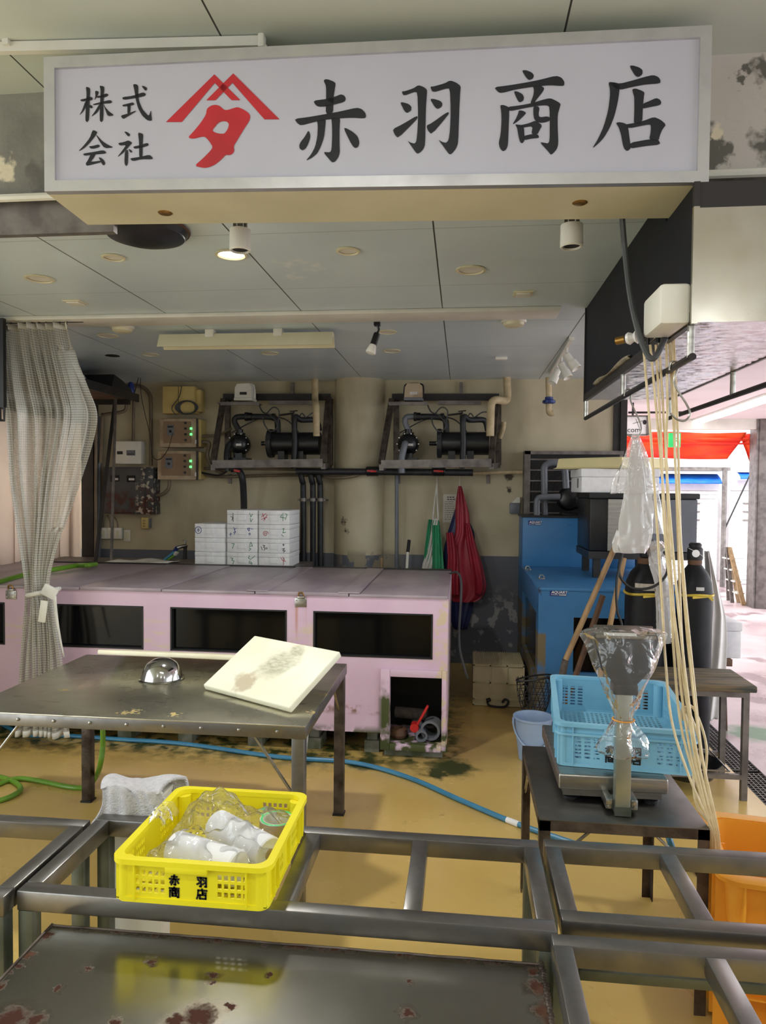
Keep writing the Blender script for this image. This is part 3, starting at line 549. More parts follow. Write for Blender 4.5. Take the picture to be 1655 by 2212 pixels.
p = Zp(1083, 771, 2.6); mb = MB(); mb.box(p + Vector((0, 0, -.012)), (.09, .05, .024), bev=.006); tag(mb.build('ceiling_socket', 'white_plastic'), 'small white box on ceiling above right pump rack', 'socket')
# dark bowl lamp partly behind the sign
p = Zp(315, 492, 2.6); t = thing('bowl_speaker', 'black round bowl fixture under ceiling just behind shop sign', 'ceiling fixture', p + Vector((0, .0, 0)))
mb = MB(); mb.lathe([(.16, 0), (.168, -.008), (.165, -.014)], p, n=36); mb.build('rim', 'dark_wood', t)
mb = MB(); mb.lathe([(.16, -.014), (.145, -.035), (.1, -.05), (.04, -.056)], p, n=36); mb.build('bowl', 'black_plastic', t)
# two white cylinder spotlights behind the sign
for px, lab, y_ in ((519, 'white cylinder spotlight beside the lit downlight', 2.56), (1235, 'white cylinder spotlight at right, near black duct', 2.56)):
    py = 522 if px == 519 else 513; p = Yp(px, py, y_); t = thing('spotlight', lab, 'spotlight', p, 0, 'white spotlights behind the sign')
    mb = MB(); mb.lathe([(.03, .045), (.038, .042), (.039, -.03), (.036, -.034), (.031, -.034), (.029, -.01), (.01, -.006)], p, n=32); mb.build('lamp_housing', 'white_enamel', t)
    mb = MB(); mb.lathe([(.029, -.028), (.012, -.027)], p, n=24); mb.build('lens', 'black_hole', t)
    top = 2.6
    mb = MB(); mb.span((p.x - .025, y_ - .006, p.z + .04), (p.x - .014, y_ + .006, top)); mb.span((p.x + .014, y_ - .006, p.z + .04), (p.x + .025, y_ + .006, top)); mb.span((p.x - .01, y_ - .003, p.z + .04), (p.x + .01, y_ + .003, top)); mb.build('yoke', 'stainless', t)
# hanging linear lamp
a, b = Yp(347, 738, 4.45), Yp(720, 735, 4.45)
t = thing('linear_lamp', 'long cream reflector lamp hanging under rear ceiling', 'lamp', (a + b) / 2)
L = b - a; zc = (a.z + b.z) / 2
prof = [(-.02, .045), (.02, .045), (.06, -.04), (.052, -.04), (.0, .03), (-.052, -.04), (-.06, -.04)]
mb = MB(); mb.prism([(q, r) for q, r in prof], lambda q, r, tt: Vector((a.x + (b.x - a.x) * tt, 4.45 + q, zc + r)), 0, 1); mb.build('reflector', 'cream_enamel', t)
mb = MB(); mb.cyl((a.x + .03, 4.45, zc - .015), (b.x - .03, 4.45, zc - .015), .013, 12); mb.build('tube', 'white_plastic', t)
for px in (455, 602):
    q = Yp(px, 708, 4.45); mb = MB(); mb.span((q.x - .028, 4.42, 2.545), (q.x + .028, 4.48, 2.6), bev=.004); mb.tube([(q.x, 4.45, 2.55), (q.x - .015, 4.45, zc + .045)], .005, 6); mb.tube([(q.x, 4.45, 2.55), (q.x + .02, 4.45, zc + .045)], .005, 6); mb.build('mount', 'white_enamel', t)
# black spotlight
p = Zp(815, 691, 2.6); t = thing('track_spotlight', 'small black spotlight with reflector bulb hanging from rear ceiling', 'spotlight', p)
mb = MB(); mb.span((p.x - .018, p.y - .02, 2.565), (p.x + .018, p.y + .02, 2.6)); mb.tube([(p.x, p.y, 2.57), (p.x + .01, p.y, 2.54), (p.x - .005, p.y, 2.515)], .007, 8, 4); mb.build('arm', 'black_plastic', t)
d = Vector((-.03, -.02, -.1)).normalized(); q = Vector((p.x, p.y, 2.52))
mb = MB(); mb.lathe([(.018, 0), (.02, .01), (.02, .07), (.022, .075)], q, d, 20); mb.build('housing', 'black_plastic', t)
mb = MB(); mb.lathe([(.02, .075), (.031, .12), (.028, .128), (.01, .132)], q, d, 20); mb.build('bulb', 'white_enamel', t)
# track with three white spots on the right
a, b = Zp(1235, 727, 2.6), Zp(1190, 805, 2.6)
t = thing('track_light', 'ceiling track with white spotlights right of rear ceiling', 'track light', a)
mb = MB(); mb.bar(a + Vector((0, 0, -.012)), b + Vector((0, 0, -.012)), .03, .022); mb.build('track', 'white_enamel', t)
for k, (fx, dx) in enumerate(((.18, .03), (.42, .02), (.6, -.02))):
    q = a.lerp(b, fx) + Vector((0, 0, -.03)); mb = MB(); mb.cyl(q + Vector((0, 0, .02)), q + Vector((0, 0, -.035)), .008, 8)
    dv = Vector((dx * 2.2, -.03, -.1)).normalized(); mb.lathe([(.02, -.012), (.026, -.004), (.026, .055), (.034, .058), (.036, .115), (.033, .117), (.02, .1)], q + Vector((0, 0, -.045)), dv, 20); mb.build('spot_head', 'white_enamel', t)
# ---------------------------------------------------------------- steel duct on the right
t = thing('exhaust_duct', 'big hanging stainless duct with black side and foil-lined underside', 'duct', (.9, 3.1, 2.09))
prof = [(2.19, 2.092), (4.06, 2.092), (4.06, 2.598), (2.505, 2.598), (2.505, 2.495), (2.19, 2.495)]
mb = MB(); mb.prism(prof, lambda q, r, x_: Vector((x_, q, r)), .662, .668); mb.build('side_panel', 'duct_black', t, 'black side panel')
mb = MB(); mb.span((.668, 2.188, 2.092), (1.11, 2.192, 2.42)); mb.span((.655, 2.186, 2.088), (.672, 2.2, 2.424)); mb.build('front_panel', 'stained_stainless', t, 'shiny stained stainless front')
mb = MB(); mb.span((.668, 2.192, 2.405), (1.11, 2.2, 2.495)); mb.span((.655, 2.186, 2.424), (.672, 2.2, 2.495)); mb.build('top_flange', 'dark_steel', t); mb = MB(); mb.prism(prof, lambda q, r, x_: Vector((x_, q, r)), 1.1, 1.11); mb.span((.668, 4.05, 2.1), (1.1, 4.06, 2.598)); mb.span((.668, 2.2, 2.485), (1.1, 2.5, 2.495)); mb.build('back_panel', 'grey_steel', t)
random.seed(3)
mb = MB(); mb.sheet(lambda u, v: Vector((.668 + u * .432, 2.2 + v * 1.85, 2.097 + .003 * mnoise.noise(Vector((u * 9, v * 60, 0))) + .0015 * mnoise.noise(Vector((u * 30, v * 130, 4))))), 50, 190); mb.build('foil_underside', 'foil_lining', t, 'crumpled silver foil underside', fix=False, smooth=12)
mb = MB(); mb.span((.655, 2.2, 2.088), (.672, 4.06, 2.125)); mb.span((.655, 4.05, 2.088), (.664, 4.06, 2.598)); mb.build('edge_trim', 'dark_steel', t)
for x_, nm in ((.665, 'left'), (1.105, 'right')):
    t = thing('hanging_rail', 'dark steel hook rail hanging under the %s edge of the duct' % nm, 'rail', (x_, 3.1, 1.99))
    mb = MB(); mb.tube([(x_, 2.2, 1.995), (x_, 4.04, 1.995)], .011, 10); mb.build('rod', 'dark_steel', t)
    for y_ in (2.22, 3.12, 4.03):
        mb = MB(); mb.cyl((x_, y_, 1.995), (x_, y_, 2.093), .011, 10); mb.build('post', 'stainless', t)
# white box, manifold, cable on the duct
t = thing('junction_box', 'white plastic box mounted on the black duct side', 'box', (.62, 2.45, 2.1))
mb = MB(); mb.span((.572, 2.205, 2.092), (.66, 2.41, 2.212), bev=.012); mb.build('cover', 'white_plastic', t); mb = MB(); mb.span((.655, 2.225, 2.1), (.6615, 2.39, 2.205)); mb.build('back_plate', 'grey_pvc', t)
mz = 2.168
t = thing('air_manifold', 'black air manifold pipe with outlets below the white box', 'manifold', (.57, 2.5, mz))
e0, e1 = Yp(1350, 733, 2.52), Yp(1445, 713, 2.45)
mb = MB(); mb.tube([e0, e0.lerp(e1, .5), e1, e1 + Vector((.05, .0, .03)), Vector((.662, 2.42, 2.19))], .012, 10, 4); mb.build('pipe', 'black_pipe', t)
mb = MB(); mb.cyl(e0 + (e0 - e1).normalized() * .0, e0 + (e0 - e1).normalized() * .03, .013, 12); mb.build('brass_end', 'brass', t)
mb = MB(); dd = (e1 - e0).normalized(); mb.lathe([(.016, .005), (.022, .015), (.014, .03), (.024, .04), (.013, .05)], e0, dd, 9); mb.build('wrapping_tape', 'white_film', t)
outs = [Yp(px, 722, 2.5) for px in (1397, 1416, 1434)]
for q in outs: 
    k = e0.lerp(e1, (q.x - e0.x) / (e1.x - e0.x)); mb = MB(); mb.cyl(k, k + Vector((0, 0, -.035)), .007, 10); mb.build('outlet', 'black_plastic', t)
mb = MB(); mb.tube([Zp(1343, 455, 2.53), Yp(1350, 540, 2.5), Yp(1362, 640, 2.46), Yp(1380, 720, 2.4), Yp(1400, 768, 2.36), Yp(1415, 772, 2.35), Yp(1430, 745, 2.38), Yp(1447, 705, 2.44), Vector((.662, 2.42, 2.215))], .0095, 8, 8)
tag(mb.build('power_cable', 'cable_grey'), 'grey cable looping down from ceiling beside the duct', 'cable')
mb = MB(); mb.sheet(lambda u, v: Vector((.655 - .012 * math.sin(v * PI), 2.95 + u * .75, 2.126 + (.012 + .012 * math.sin(u * 9)) * v)), 20, 5); mb.sheet(lambda u, v: Vector((.655, 2.42 + u * .3, 2.127 + (.01 + .01 * math.sin(u * 7)) * v)), 8, 2)
tag(mb.build('dust_lip', 'tape_grime', solid=.004), 'torn beige tape strip along the lower edge of black duct side', 'tape')
# hooks on the left rail
def shook(name, yb, lab, big):
    t_ = MB(); r = .011
    p0 = Vector((.665, yb, 1.995)); pts = [p0 + Vector((-.014, 0, -.006)), p0 + Vector((-.012, 0, .01)), p0 + Vector((0, 0, .016)), p0 + Vector((.013, 0, .008)), p0 + Vector((.012, .0, -.02))]
    pts = [p0 + Vector(q) for q in (big)]
    t_.tube(pts, .0035, 6, 6); return tag(t_.build(name, 'stainless'), lab, 'hook')
shook('s_hook', 2.38, 'bent wire hook hanging empty near front of the left rail', [(-.016, 0, -.01), (-.012, 0, .012), (.002, 0, .018), (.014, 0, .006), (.0, 0, -.05), (.04, 0, -.12), (.05, 0, -.15), (.035, 0, -.17), (.01, 0, -.165), (-.01, 0, -.145)])
shook('s_hook', 3.02, 'bent wire hook holding the clear bag stack', [(-.016, 0, -.01), (-.012, 0, .012), (.002, 0, .018), (.014, 0, .006), (.01, 0, -.03), (.05, 0, -.12), (.05, 0, -.16), (.03, 0, -.18), (.0, 0, -.165)])
# stack of hanging clear bags
def tube_bag(mb, P, n=36, seed=1, wob=.05, sub=8):
    """crumpled closed skin through ellipses (cx, cy, z, rx, ry)"""
    rnd = random.Random(seed); ph = [rnd.uniform(0, 6.3) for _ in range(8)]
    Q = catmull([(a, b, c) for a, b, c, d, e in P], sub); Rr = catmull([(d, e, 0) for a, b, c, d, e in P], sub); V = []
    for k, (c, r) in enumerate(zip(Q, Rr)):
        row = []
        for i in range(n):
            g = 2 * PI * i / n; w = 1 + wob * (math.sin(5 * g + ph[0] + k * .12) + .7 * math.sin(9 * g + ph[1] - k * .2) + .5 * math.sin(3 * g + ph[2] + k * .35))
            row.append(mb.bm.verts.new((c.x + max(r.x, .002) * w * math.cos(g), c.y + max(r.y, .002) * w * math.sin(g), c.z + .01 * wob * 10 * math.sin(4 * g + ph[3] + k * .5) * (r.x * 2))))
        V.append(row)
    for k in range(len(V) - 1):
        for i in range(n): mb.bm.faces.new((V[k][i], V[k][(i + 1) % n], V[k + 1][(i + 1) % n], V[k + 1][i]))
y_ = 3.02
def bagrows(rows, dy): return [((Yp(l_, q, y_).x + Yp(r_, q, y_).x) / 2, y_ + dy, Yp(l_, q, y_).z, (Yp(r_, q, y_).x - Yp(l_, q, y_).x) / 2, (Yp(r_, q, y_).x - Yp(l_, q, y_).x) * .16) for q, l_, r_ in rows]
P = [Yp(1372, 938, y_)]
t = thing('plastic_bag_stack', 'cloudy clear plastic bags hanging from a hook by the air hoses', 'plastic bags', P[0])
mb = MB(); tube_bag(mb, bagrows(((950, 1368, 1378), (1000, 1358, 1392), (1060, 1350, 1402), (1110, 1342, 1408), (1150, 1334, 1408), (1175, 1326, 1402), (1194, 1330, 1396)), 0), 48, 2, .09); mb.build('inner_bags', 'cloudy_bag', t, fix=False)
mb = MB(); tube_bag(mb, bagrows(((938, 1366, 1378), (975, 1352, 1394), (1020, 1336, 1408), (1066, 1320, 1418)), -.012), 48, 5, .08); mb.build('outer_bag', 'hazy_bag', t, fix=False)
mb = MB(); tube_bag(mb, bagrows(((945, 1367, 1380), (1010, 1358, 1406), (1090, 1350, 1426), (1152, 1340, 1440)), .01), 48, 7, .08); mb.build('rear_bag', 'hazy_bag', t, fix=False)
mb = MB(); mb.tube([(.695, y_, 1.82), P[0] + Vector((0, 0, -.01))], .003, 6); mb.build('tie_string', 'white_cloth', t)
# air hoses, each a thing of its own
hx = [(1390, 745, 1430, 1300, 1452, 1560, 1540, 1800), (1405, 745, 1447, 1250, 1470, 1560, 1545, 1800), (1417, 745, 1436, 1150, 1490, 1560, 1548, 1800), (1424, 742, 1448, 1200, 1478, 1540, 1536, 1795), (1440, 740, 1440, 1000, 1480, 1450, 1542, 1800), (1452, 720, 1459, 1000, 1502, 1500, 1549, 1800), (1455, 718, 1470, 1150, 1496, 1480, 1552, 1800), (1446, 730, 1468, 1250, 1484, 1500, 1534, 1790)]
labs = ['leftmost of the hanging bundle', 'second from left in the hanging bundle', 'third from left under the manifold', 'crossing behind the leftmost ones', 'clear one in the middle of the bundle', 'running straight down at right of bundle', 'rightmost of the straight hanging ones', 'between the clear one and the rightmost']
for (a1, b1, a2, b2, a3, b3, a4, b4), lb in zip(hx, labs):
    q4 = Yp(a4, b4, 2.26); mb = MB()
    mb.tube([Yp(a1, b1, 2.47), Yp((a1 + a2) / 2 + 2, (b1 + b2) / 2, 2.44), Yp(a2, b2, 2.38), Yp((a2 + a3) / 2 - 3, (b2 + b3) / 2, 2.34), Yp(a3, b3, 2.3), Yp((a3 + a4) / 2 - 6, (b3 + b4) / 2, 2.27), q4, q4 + Vector((.012, .03, -.12))], .0042, 8, 8)
    tag(mb.build('air_hose', 'vinyl_hose'), 'cream vinyl air hose, ' + lb, 'hose', 'air hoses from the manifold')
for k, (sx, lb) in enumerate(((1500, 'inner loop bulging over the blue crate end'), (1512, 'middle loop bulging over the blue crate end'), (1526, 'outermost loop bulging right of blue crate'))):
    mb = MB(); q4 = Yp(1547 + k * 2, 1800, 2.27); mb.tube([Yp(1470 + k * 6, 1555, 2.42), Yp(1474 + k * 6, 1532 - k * 4, 2.38), Yp(sx - 22, 1540, 2.36), Yp(sx, 1610, 2.33), Yp(sx - 2, 1690, 2.3), Yp(sx + 8, 1745, 2.28), q4, q4 + Vector((.012, .02, -.12))], .0042, 8, 8)
    tag(mb.build('air_hose', 'vinyl_hose'), 'cream vinyl air hose, ' + lb, 'hose', 'air hoses from the manifold')
# ---------------------------------------------------------------- mesh curtain
t = thing('mesh_curtain', 'clear vinyl mesh curtain gathered and tied at left', 'curtain', (-2.45, 4.05, .08))
CE = [(697, -8, 150, 1), (760, -2, 165, 1), (840, 5, 190, .95), (890, 12, 204, .9), (940, 18, 196, .85), (1030, 28, 168, .7), (1130, 42, 140, .5), (1230, 55, 112, .35), (1275, 58, 109, .3), (1310, 56, 118, .4), (1400, 46, 134, .6), (1500, 40, 142, .8), (1592, 36, 150, 1)]
CE = [(Yp(r_, q, 4.06).z, (Yp(l_, q, 4.06).x + Yp(r_, q, 4.06).x) / 2, (Yp(r_, q, 4.06).x - Yp(l_, q, 4.06).x) / 2, a_) for q, l_, r_, a_ in CE]
CS = [(q.x, q.y, q.z) for q in catmull([(q[0], q[1], q[2]) for q in CE], 6)]
def cur(v):
    zt = 2.565 + (CE[-1][0] - 2.565) * v
    for q, r in zip(CS, CS[1:]):
        if r[0] <= zt <= q[0] + 1e-6: k = (q[0] - zt) / max(q[0] - r[0], 1e-6); return zt, q[1] + (r[1] - q[1]) * k, q[2] + (r[2] - q[2]) * k, min(1, q[2] / .2)
    return zt, CS[-1 if v > .5 else 0][1], CS[-1 if v > .5 else 0][2], 1
def curf(u, v):
    zt, cx, hw, am = cur(v); g = 2 * PI * (8 * u + .3 * math.sin(9 * u + 1) + .12 * math.sin(v * 4 + u * 5)); am *= .75 + .25 * math.sin(u * 17); am *= 1 - (min(1, max(0, (u - .7) / .06)) if .06 < v < .5 else 0)
    return Vector((cx + (2 * u - 1) * hw + .006 * math.sin(g * 2 + v * 3), 4.06 + .045 * (.3 * min(1, am * 3) + .7 * am) * math.sin(g) + .015 * math.sin(u * 11 + v * 9) + (.05 if u > .93 and .1 < v < .5 else 0) * math.sin((v - .1) / .4 * PI), zt))
mb = MB(); mb.sheet(curf, 220, 90, (110, 168)); mb.build('drape', 'grid_vinyl', t, fix=False)
mb = MB(); mb.sheet(lambda u, v: curf(u, v * .014) + Vector((0, -.002, 0)), 220, 2); mb.build('header_tape', 'white_cloth', t, 'white header tape', fix=False, solid=.003)
mb = MB(); mb.sheet(lambda u, v: curf(u, .985 + v * .015) + Vector((0, -.002, 0)), 220, 2); mb.build('hem', 'white_cloth', t, 'white hem', fix=False, solid=.003)
mb = MB()
mb.tube([Vector((-2.505 + .092 * math.cos(g), 4.06 + .07 * math.sin(g), .96 + .02 * math.cos(g))) for g in [2 * PI * i / 24 for i in range(25)]], .014, 8)
mb.box((-2.42, 3.985, .975), (.09, .02, .07), (0, .5, .2), .008); mb.build('tie_band', 'white_cloth', t)
mb = MB(); mb.sheet(lambda u, v: Vector((-2.4 + u * .022 + .07 * v ** 1.5 * (1 - .2 * u), 3.985 - .01 * v, .95 - .36 * v)), 2, 10); mb.build('strap', 'white_cloth', t, fix=False, solid=.003)
mb = MB(); mb.box((-2.45, 3.965, .86), (.045, .008, .13), (0, .15, 0), .003); mb.build('buckle_tag', 'white_plastic', t)
for k in range(10):
    x_ = -2.74 + k * .044; mb = MB(); mb.tube([(x_, 4.06, 2.56), (x_, 4.05, 2.57), (x_ + .006, 4.06, 2.58)], .003, 5); mb.build('hook', 'dark_steel', t)
mb = MB(); mb.tube([(-3.58, 4.07, 2.578), (-2.25, 4.07, 2.578)], .007, 8); tag(mb.build('curtain_track', 'dark_steel'), 'thin dark curtain track under ceiling rail at left', 'curtain track')
# ---------------------------------------------------------------- left steel work table
t = thing('work_table', 'stainless work table with riveted edge holding two white boards', 'table', (-1.24, 3.0, 0))
x0, x1, y0, y1, zt = -1.925, -.56, 2.55, 3.5, .73
mb = MB(); mb.span((x0, y0, zt - .006), (x1, y1, zt), bev=.002); o = mb.build('table_top', 'work_top_steel', t)
for a, b in (((x0, y0, zt - .05), (x1, y0 + .006, zt - .004)), ((x0, y1 - .006, zt - .05), (x1, y1, zt - .004)), ((x0, y0 + .006, zt - .05), (x0 + .006, y1 - .006, zt - .004)), ((x1 - .006, y0 + .006, zt - .05), (x1, y1 - .006, zt - .004))):
    mb = MB(); mb.span(a, b, bev=.002); mb.build('apron', 'frame_steel', t)
for k in range(9):
    x_ = x0 + .1 + k * .145; mb = MB(); mb.lathe([(.007, 0), (.006, .004), (.002, .006)], (x_, y0, zt - .024), (0, -1, 0), 10); mb.build('rivet', 'stainless', t)
for x_, y_, mt in ((x0 + .035, y0 + .035, 'frame_steel'), (x1 - .03, y0 + .03, 'frame_steel'), (x0 + .05, y1 - .08, 'rusty_leg_steel'), (x1 - .025, y1 - .06, 'rusty_leg_steel')):
    mb = MB(); mb.span((x_ - .024, y_ - .024, .004), (x_ + .024, y_ + .024, zt - .006), bev=.004); g = mb.build('leg', mt, t)
    mb = MB(); mb.span((x_ - .028, y_ - .028, 0), (x_ + .028, y_ + .028, .008)); mb.build('foot_cap', 'black_plastic', g)
for a, b in (((x1 - .03, y0 + .03, .43), (x1 - .21, y0 + .03, zt - .04)), ((x1 - .03, y0 + .05, .44), (x1 - .03, y0 + .2, zt - .04)), ((x0 + .035, y0 + .03, .43), (x0 + .24, y0 + .03, zt - .04)), ((x1 - .025, y1 - .06, .5), (x1 - .025, y1 - .26, zt - .04))):
    mb = MB(); mb.cyl(a, b, .006, 8); mb.build('brace', 'stainless', t)
# inverted steel bowl
p = Zp(346, 1468, .73)
mb = MB(); mb.lathe([(.1, .001), (.102, .004), (.093, .006), (.089, .02), (.082, .045), (.066, .07), (.042, .086), (.015, .0925)], (p.x, p.y + .02, .73), n=44); bo = mb.build('mixing_bowl', 'polished_steel'); tag(bo, 'small steel bowl upside down on work table in front of a board', 'bowl')
# long board behind the bowl, tilted back
def board(name, lab, mt, P, w, d, th, rot):
    mb = MB(); mb.box((0, 0, 0), (w, d, th), bev=.006); o = mb.build(name, mt); o.location = P; o.rotation_euler = rot; return tag(o, lab, 'cutting board')
a, b = Yp(205, 1414, 3.22), Yp(515, 1430, 3.22)
board('cutting_board', 'cream cutting board seen edge-on behind the steel bowl', 'plain_board_plastic', ((a.x + b.x) / 2, 3.385, .773), (b.x - a.x), .3, .022, (math.radians(-12.5), 0, math.radians(-2)))
# big stained board: built from its corners
q = [Zp(438, 1490, .735), Zp(625, 1541, .735)]
ex = (q[1] - q[0]).normalized(); wl = (q[1] - q[0]).length
bz = lambda px, py: None
best = None
for tilt in [k * .01 for k in range(5, 60)]:
    ey = (Vector((-ex.y, ex.x, 0)) * math.cos(tilt) + Vector((0, 0, 1)) * math.sin(tilt))
    for ln in [.3 + .01 * k for k in range(35)]:
        e = 0
        for base, tx, ty in ((q[1], 712, 1418), (q[0], 573, 1381)):
            pt = base + ey * ln; v = pt - C0; zc_ = v.dot(fw); e += (W / 2 + F * v.dot(rt) / zc_ - tx) ** 2 + (H / 2 - F * v.dot(up) / zc_ - ty) ** 2
        if best is None or e < best[0]: best = (e, tilt, ln, ey)
_, tilt, ln, ey = best
ez = ex.cross(ey); th = .028
mb = MB(); mb.box((0, 0, 0), (wl, ln, th), bev=.006, seg=3); o = mb.build('cutting_board', 'cutting_board_plastic')
mm = Matrix((ex, ey, ez)).transposed().to_4x4(); mm.translation = (q[0] + q[1]) / 2 + ey * ln / 2 - ez * th / 2 + Vector((0, 0, th * math.cos(tilt) - .003)); o.matrix_world = mm
tag(o, 'thick white stained cutting board propped up on corner of work table', 'cutting board')
ctr = mm.translation; hb = ctr.z - .73 - th / 2 / math.cos(tilt) - .006
if hb > .03:
    mb = MB(); k = hb / .0925; mb.lathe([(.1, .001), (.102, .004), (.093, .006 * k), (.089, .02 * k), (.082, .045 * k), (.066, .07 * k), (.042, .086 * k), (.015, .0925 * k)], (ctr.x + .02, ctr.y + .06, .73), n=40)
    tag(mb.build('mixing_bowl', 'stainless'), 'steel bowl hidden under the propped stained board', 'bowl')
# ---------------------------------------------------------------- front steel frames
def frame(lab, x0, x1, y0, y1, z, crosses, w=.042, legs=True, mt='frame_steel', lows=(), grp='open steel stand frames in front'):
    t = thing('stand_frame', lab, 'stand frame', ((x0 + x1) / 2, (y0 + y1) / 2, 0), 0, grp)
    for a, b in (((x0, y0, z - .05), (x1, y0 + w, z)), ((x0, y1 - w, z - .05), (x1, y1, z)), ((x0, y0 + w, z - .05), (x0 + w, y1 - w, z)), ((x1 - w, y0 + w, z - .05), (x1, y1 - w, z))):
        mb = MB(); mb.span(a, b, bev=.004); mb.build('rail', mt, t)
    for c in crosses: mb = MB(); mb.span((c - w / 2, y0 + w, z - .045), (c + w / 2, y1 - w, z - .001), bev=.003); mb.build('cross_bar', mt, t)
    for lx, ly in ((x0, y0), (x1 - w, y0), (x0, y1 - w), (x1 - w, y1 - w)):
        mb = MB(); mb.span((lx + .002, ly + .002, 0), (lx + w - .002, ly + w - .002, z - .05), bev=.003); mb.build('leg', 'green_grey_steel', t)
    for yy, zz in lows: mb = MB(); mb.span((x0 + w, yy, zz), (x1 - w, yy + .03, zz + .025), bev=.003); mb.build('stretcher', 'green_grey_steel', t)
    return t
frame('middle open steel stand frame carrying the yellow crate', -1.062, .222, 1.6, 2.02, .62, (-.41, -.105))
frame('open steel stand frame at right, beside the orange tub', .238, 1.5, 1.645, 2.03, .62, (.565,), lows=((1.66, .47),))
frame('open steel stand frame at bottom right corner, nearest the camera', .207, 1.5, .85, 1.6, .615, (.545,))
frame('open steel stand frame at left edge of the picture, beside the towel', -1.9, -1.075, 1.57, 1.975, .62, ())
# rusty sheet topped table in front
t = thing('rusty_table', 'low rusty sheet-steel table filling the bottom foreground', 'table', (-.38, 1.2, 0))
x0, x1, y0, y1, zt = -.965, .19, .8, 1.588, .55
mb = MB(); mb.span((x0, y0, zt - .004), (x1, y1, zt)); mb.build('table_top', 'rusty_sheet_steel', t)
for a, b in (((x0, y0, zt - .045), (x0 + .03, y1, zt - .005)), ((x1 - .03, y0, zt - .045), (x1, y1, zt - .005)), ((x0 + .03, y0, zt - .045), (x1 - .03, y0 + .03, zt - .005)), ((x0 + .03, y1 - .03, zt - .045), (x1 - .03, y1, zt - .005))):
    mb = MB(); mb.span(a, b, bev=.003); mb.build('apron', 'green_grey_steel', t)
mb = MB(); random.seed(4)
for k in range(90): 
    yy = y1 - k * .0088; mb.box((x1 - .002 + random.uniform(-.003, .002), yy, zt + .002), (.011, .011, .008), (0, 0, random.random() * 3), .003)
mb.tube([(x0 + k * .0385, y1 - .003 + random.uniform(-.001, .001), zt + .001) for k in range(31)], .003, 6); mb.tube([(x0 + .002, y1 - k * .026, zt + .001) for k in range(31)], .004, 6)
mb.build('weld_seam', 'rusty_leg_steel', t)
for lx, ly in ((x0, y0), (x1 - .04, y0), (x0, y1 - .04), (x1 - .04, y1 - .04)):
    mb = MB(); mb.span((lx + .002, ly + .002, 0), (lx + .038, ly + .038, zt - .045), bev=.003); mb.build('leg', 'green_grey_steel', t)
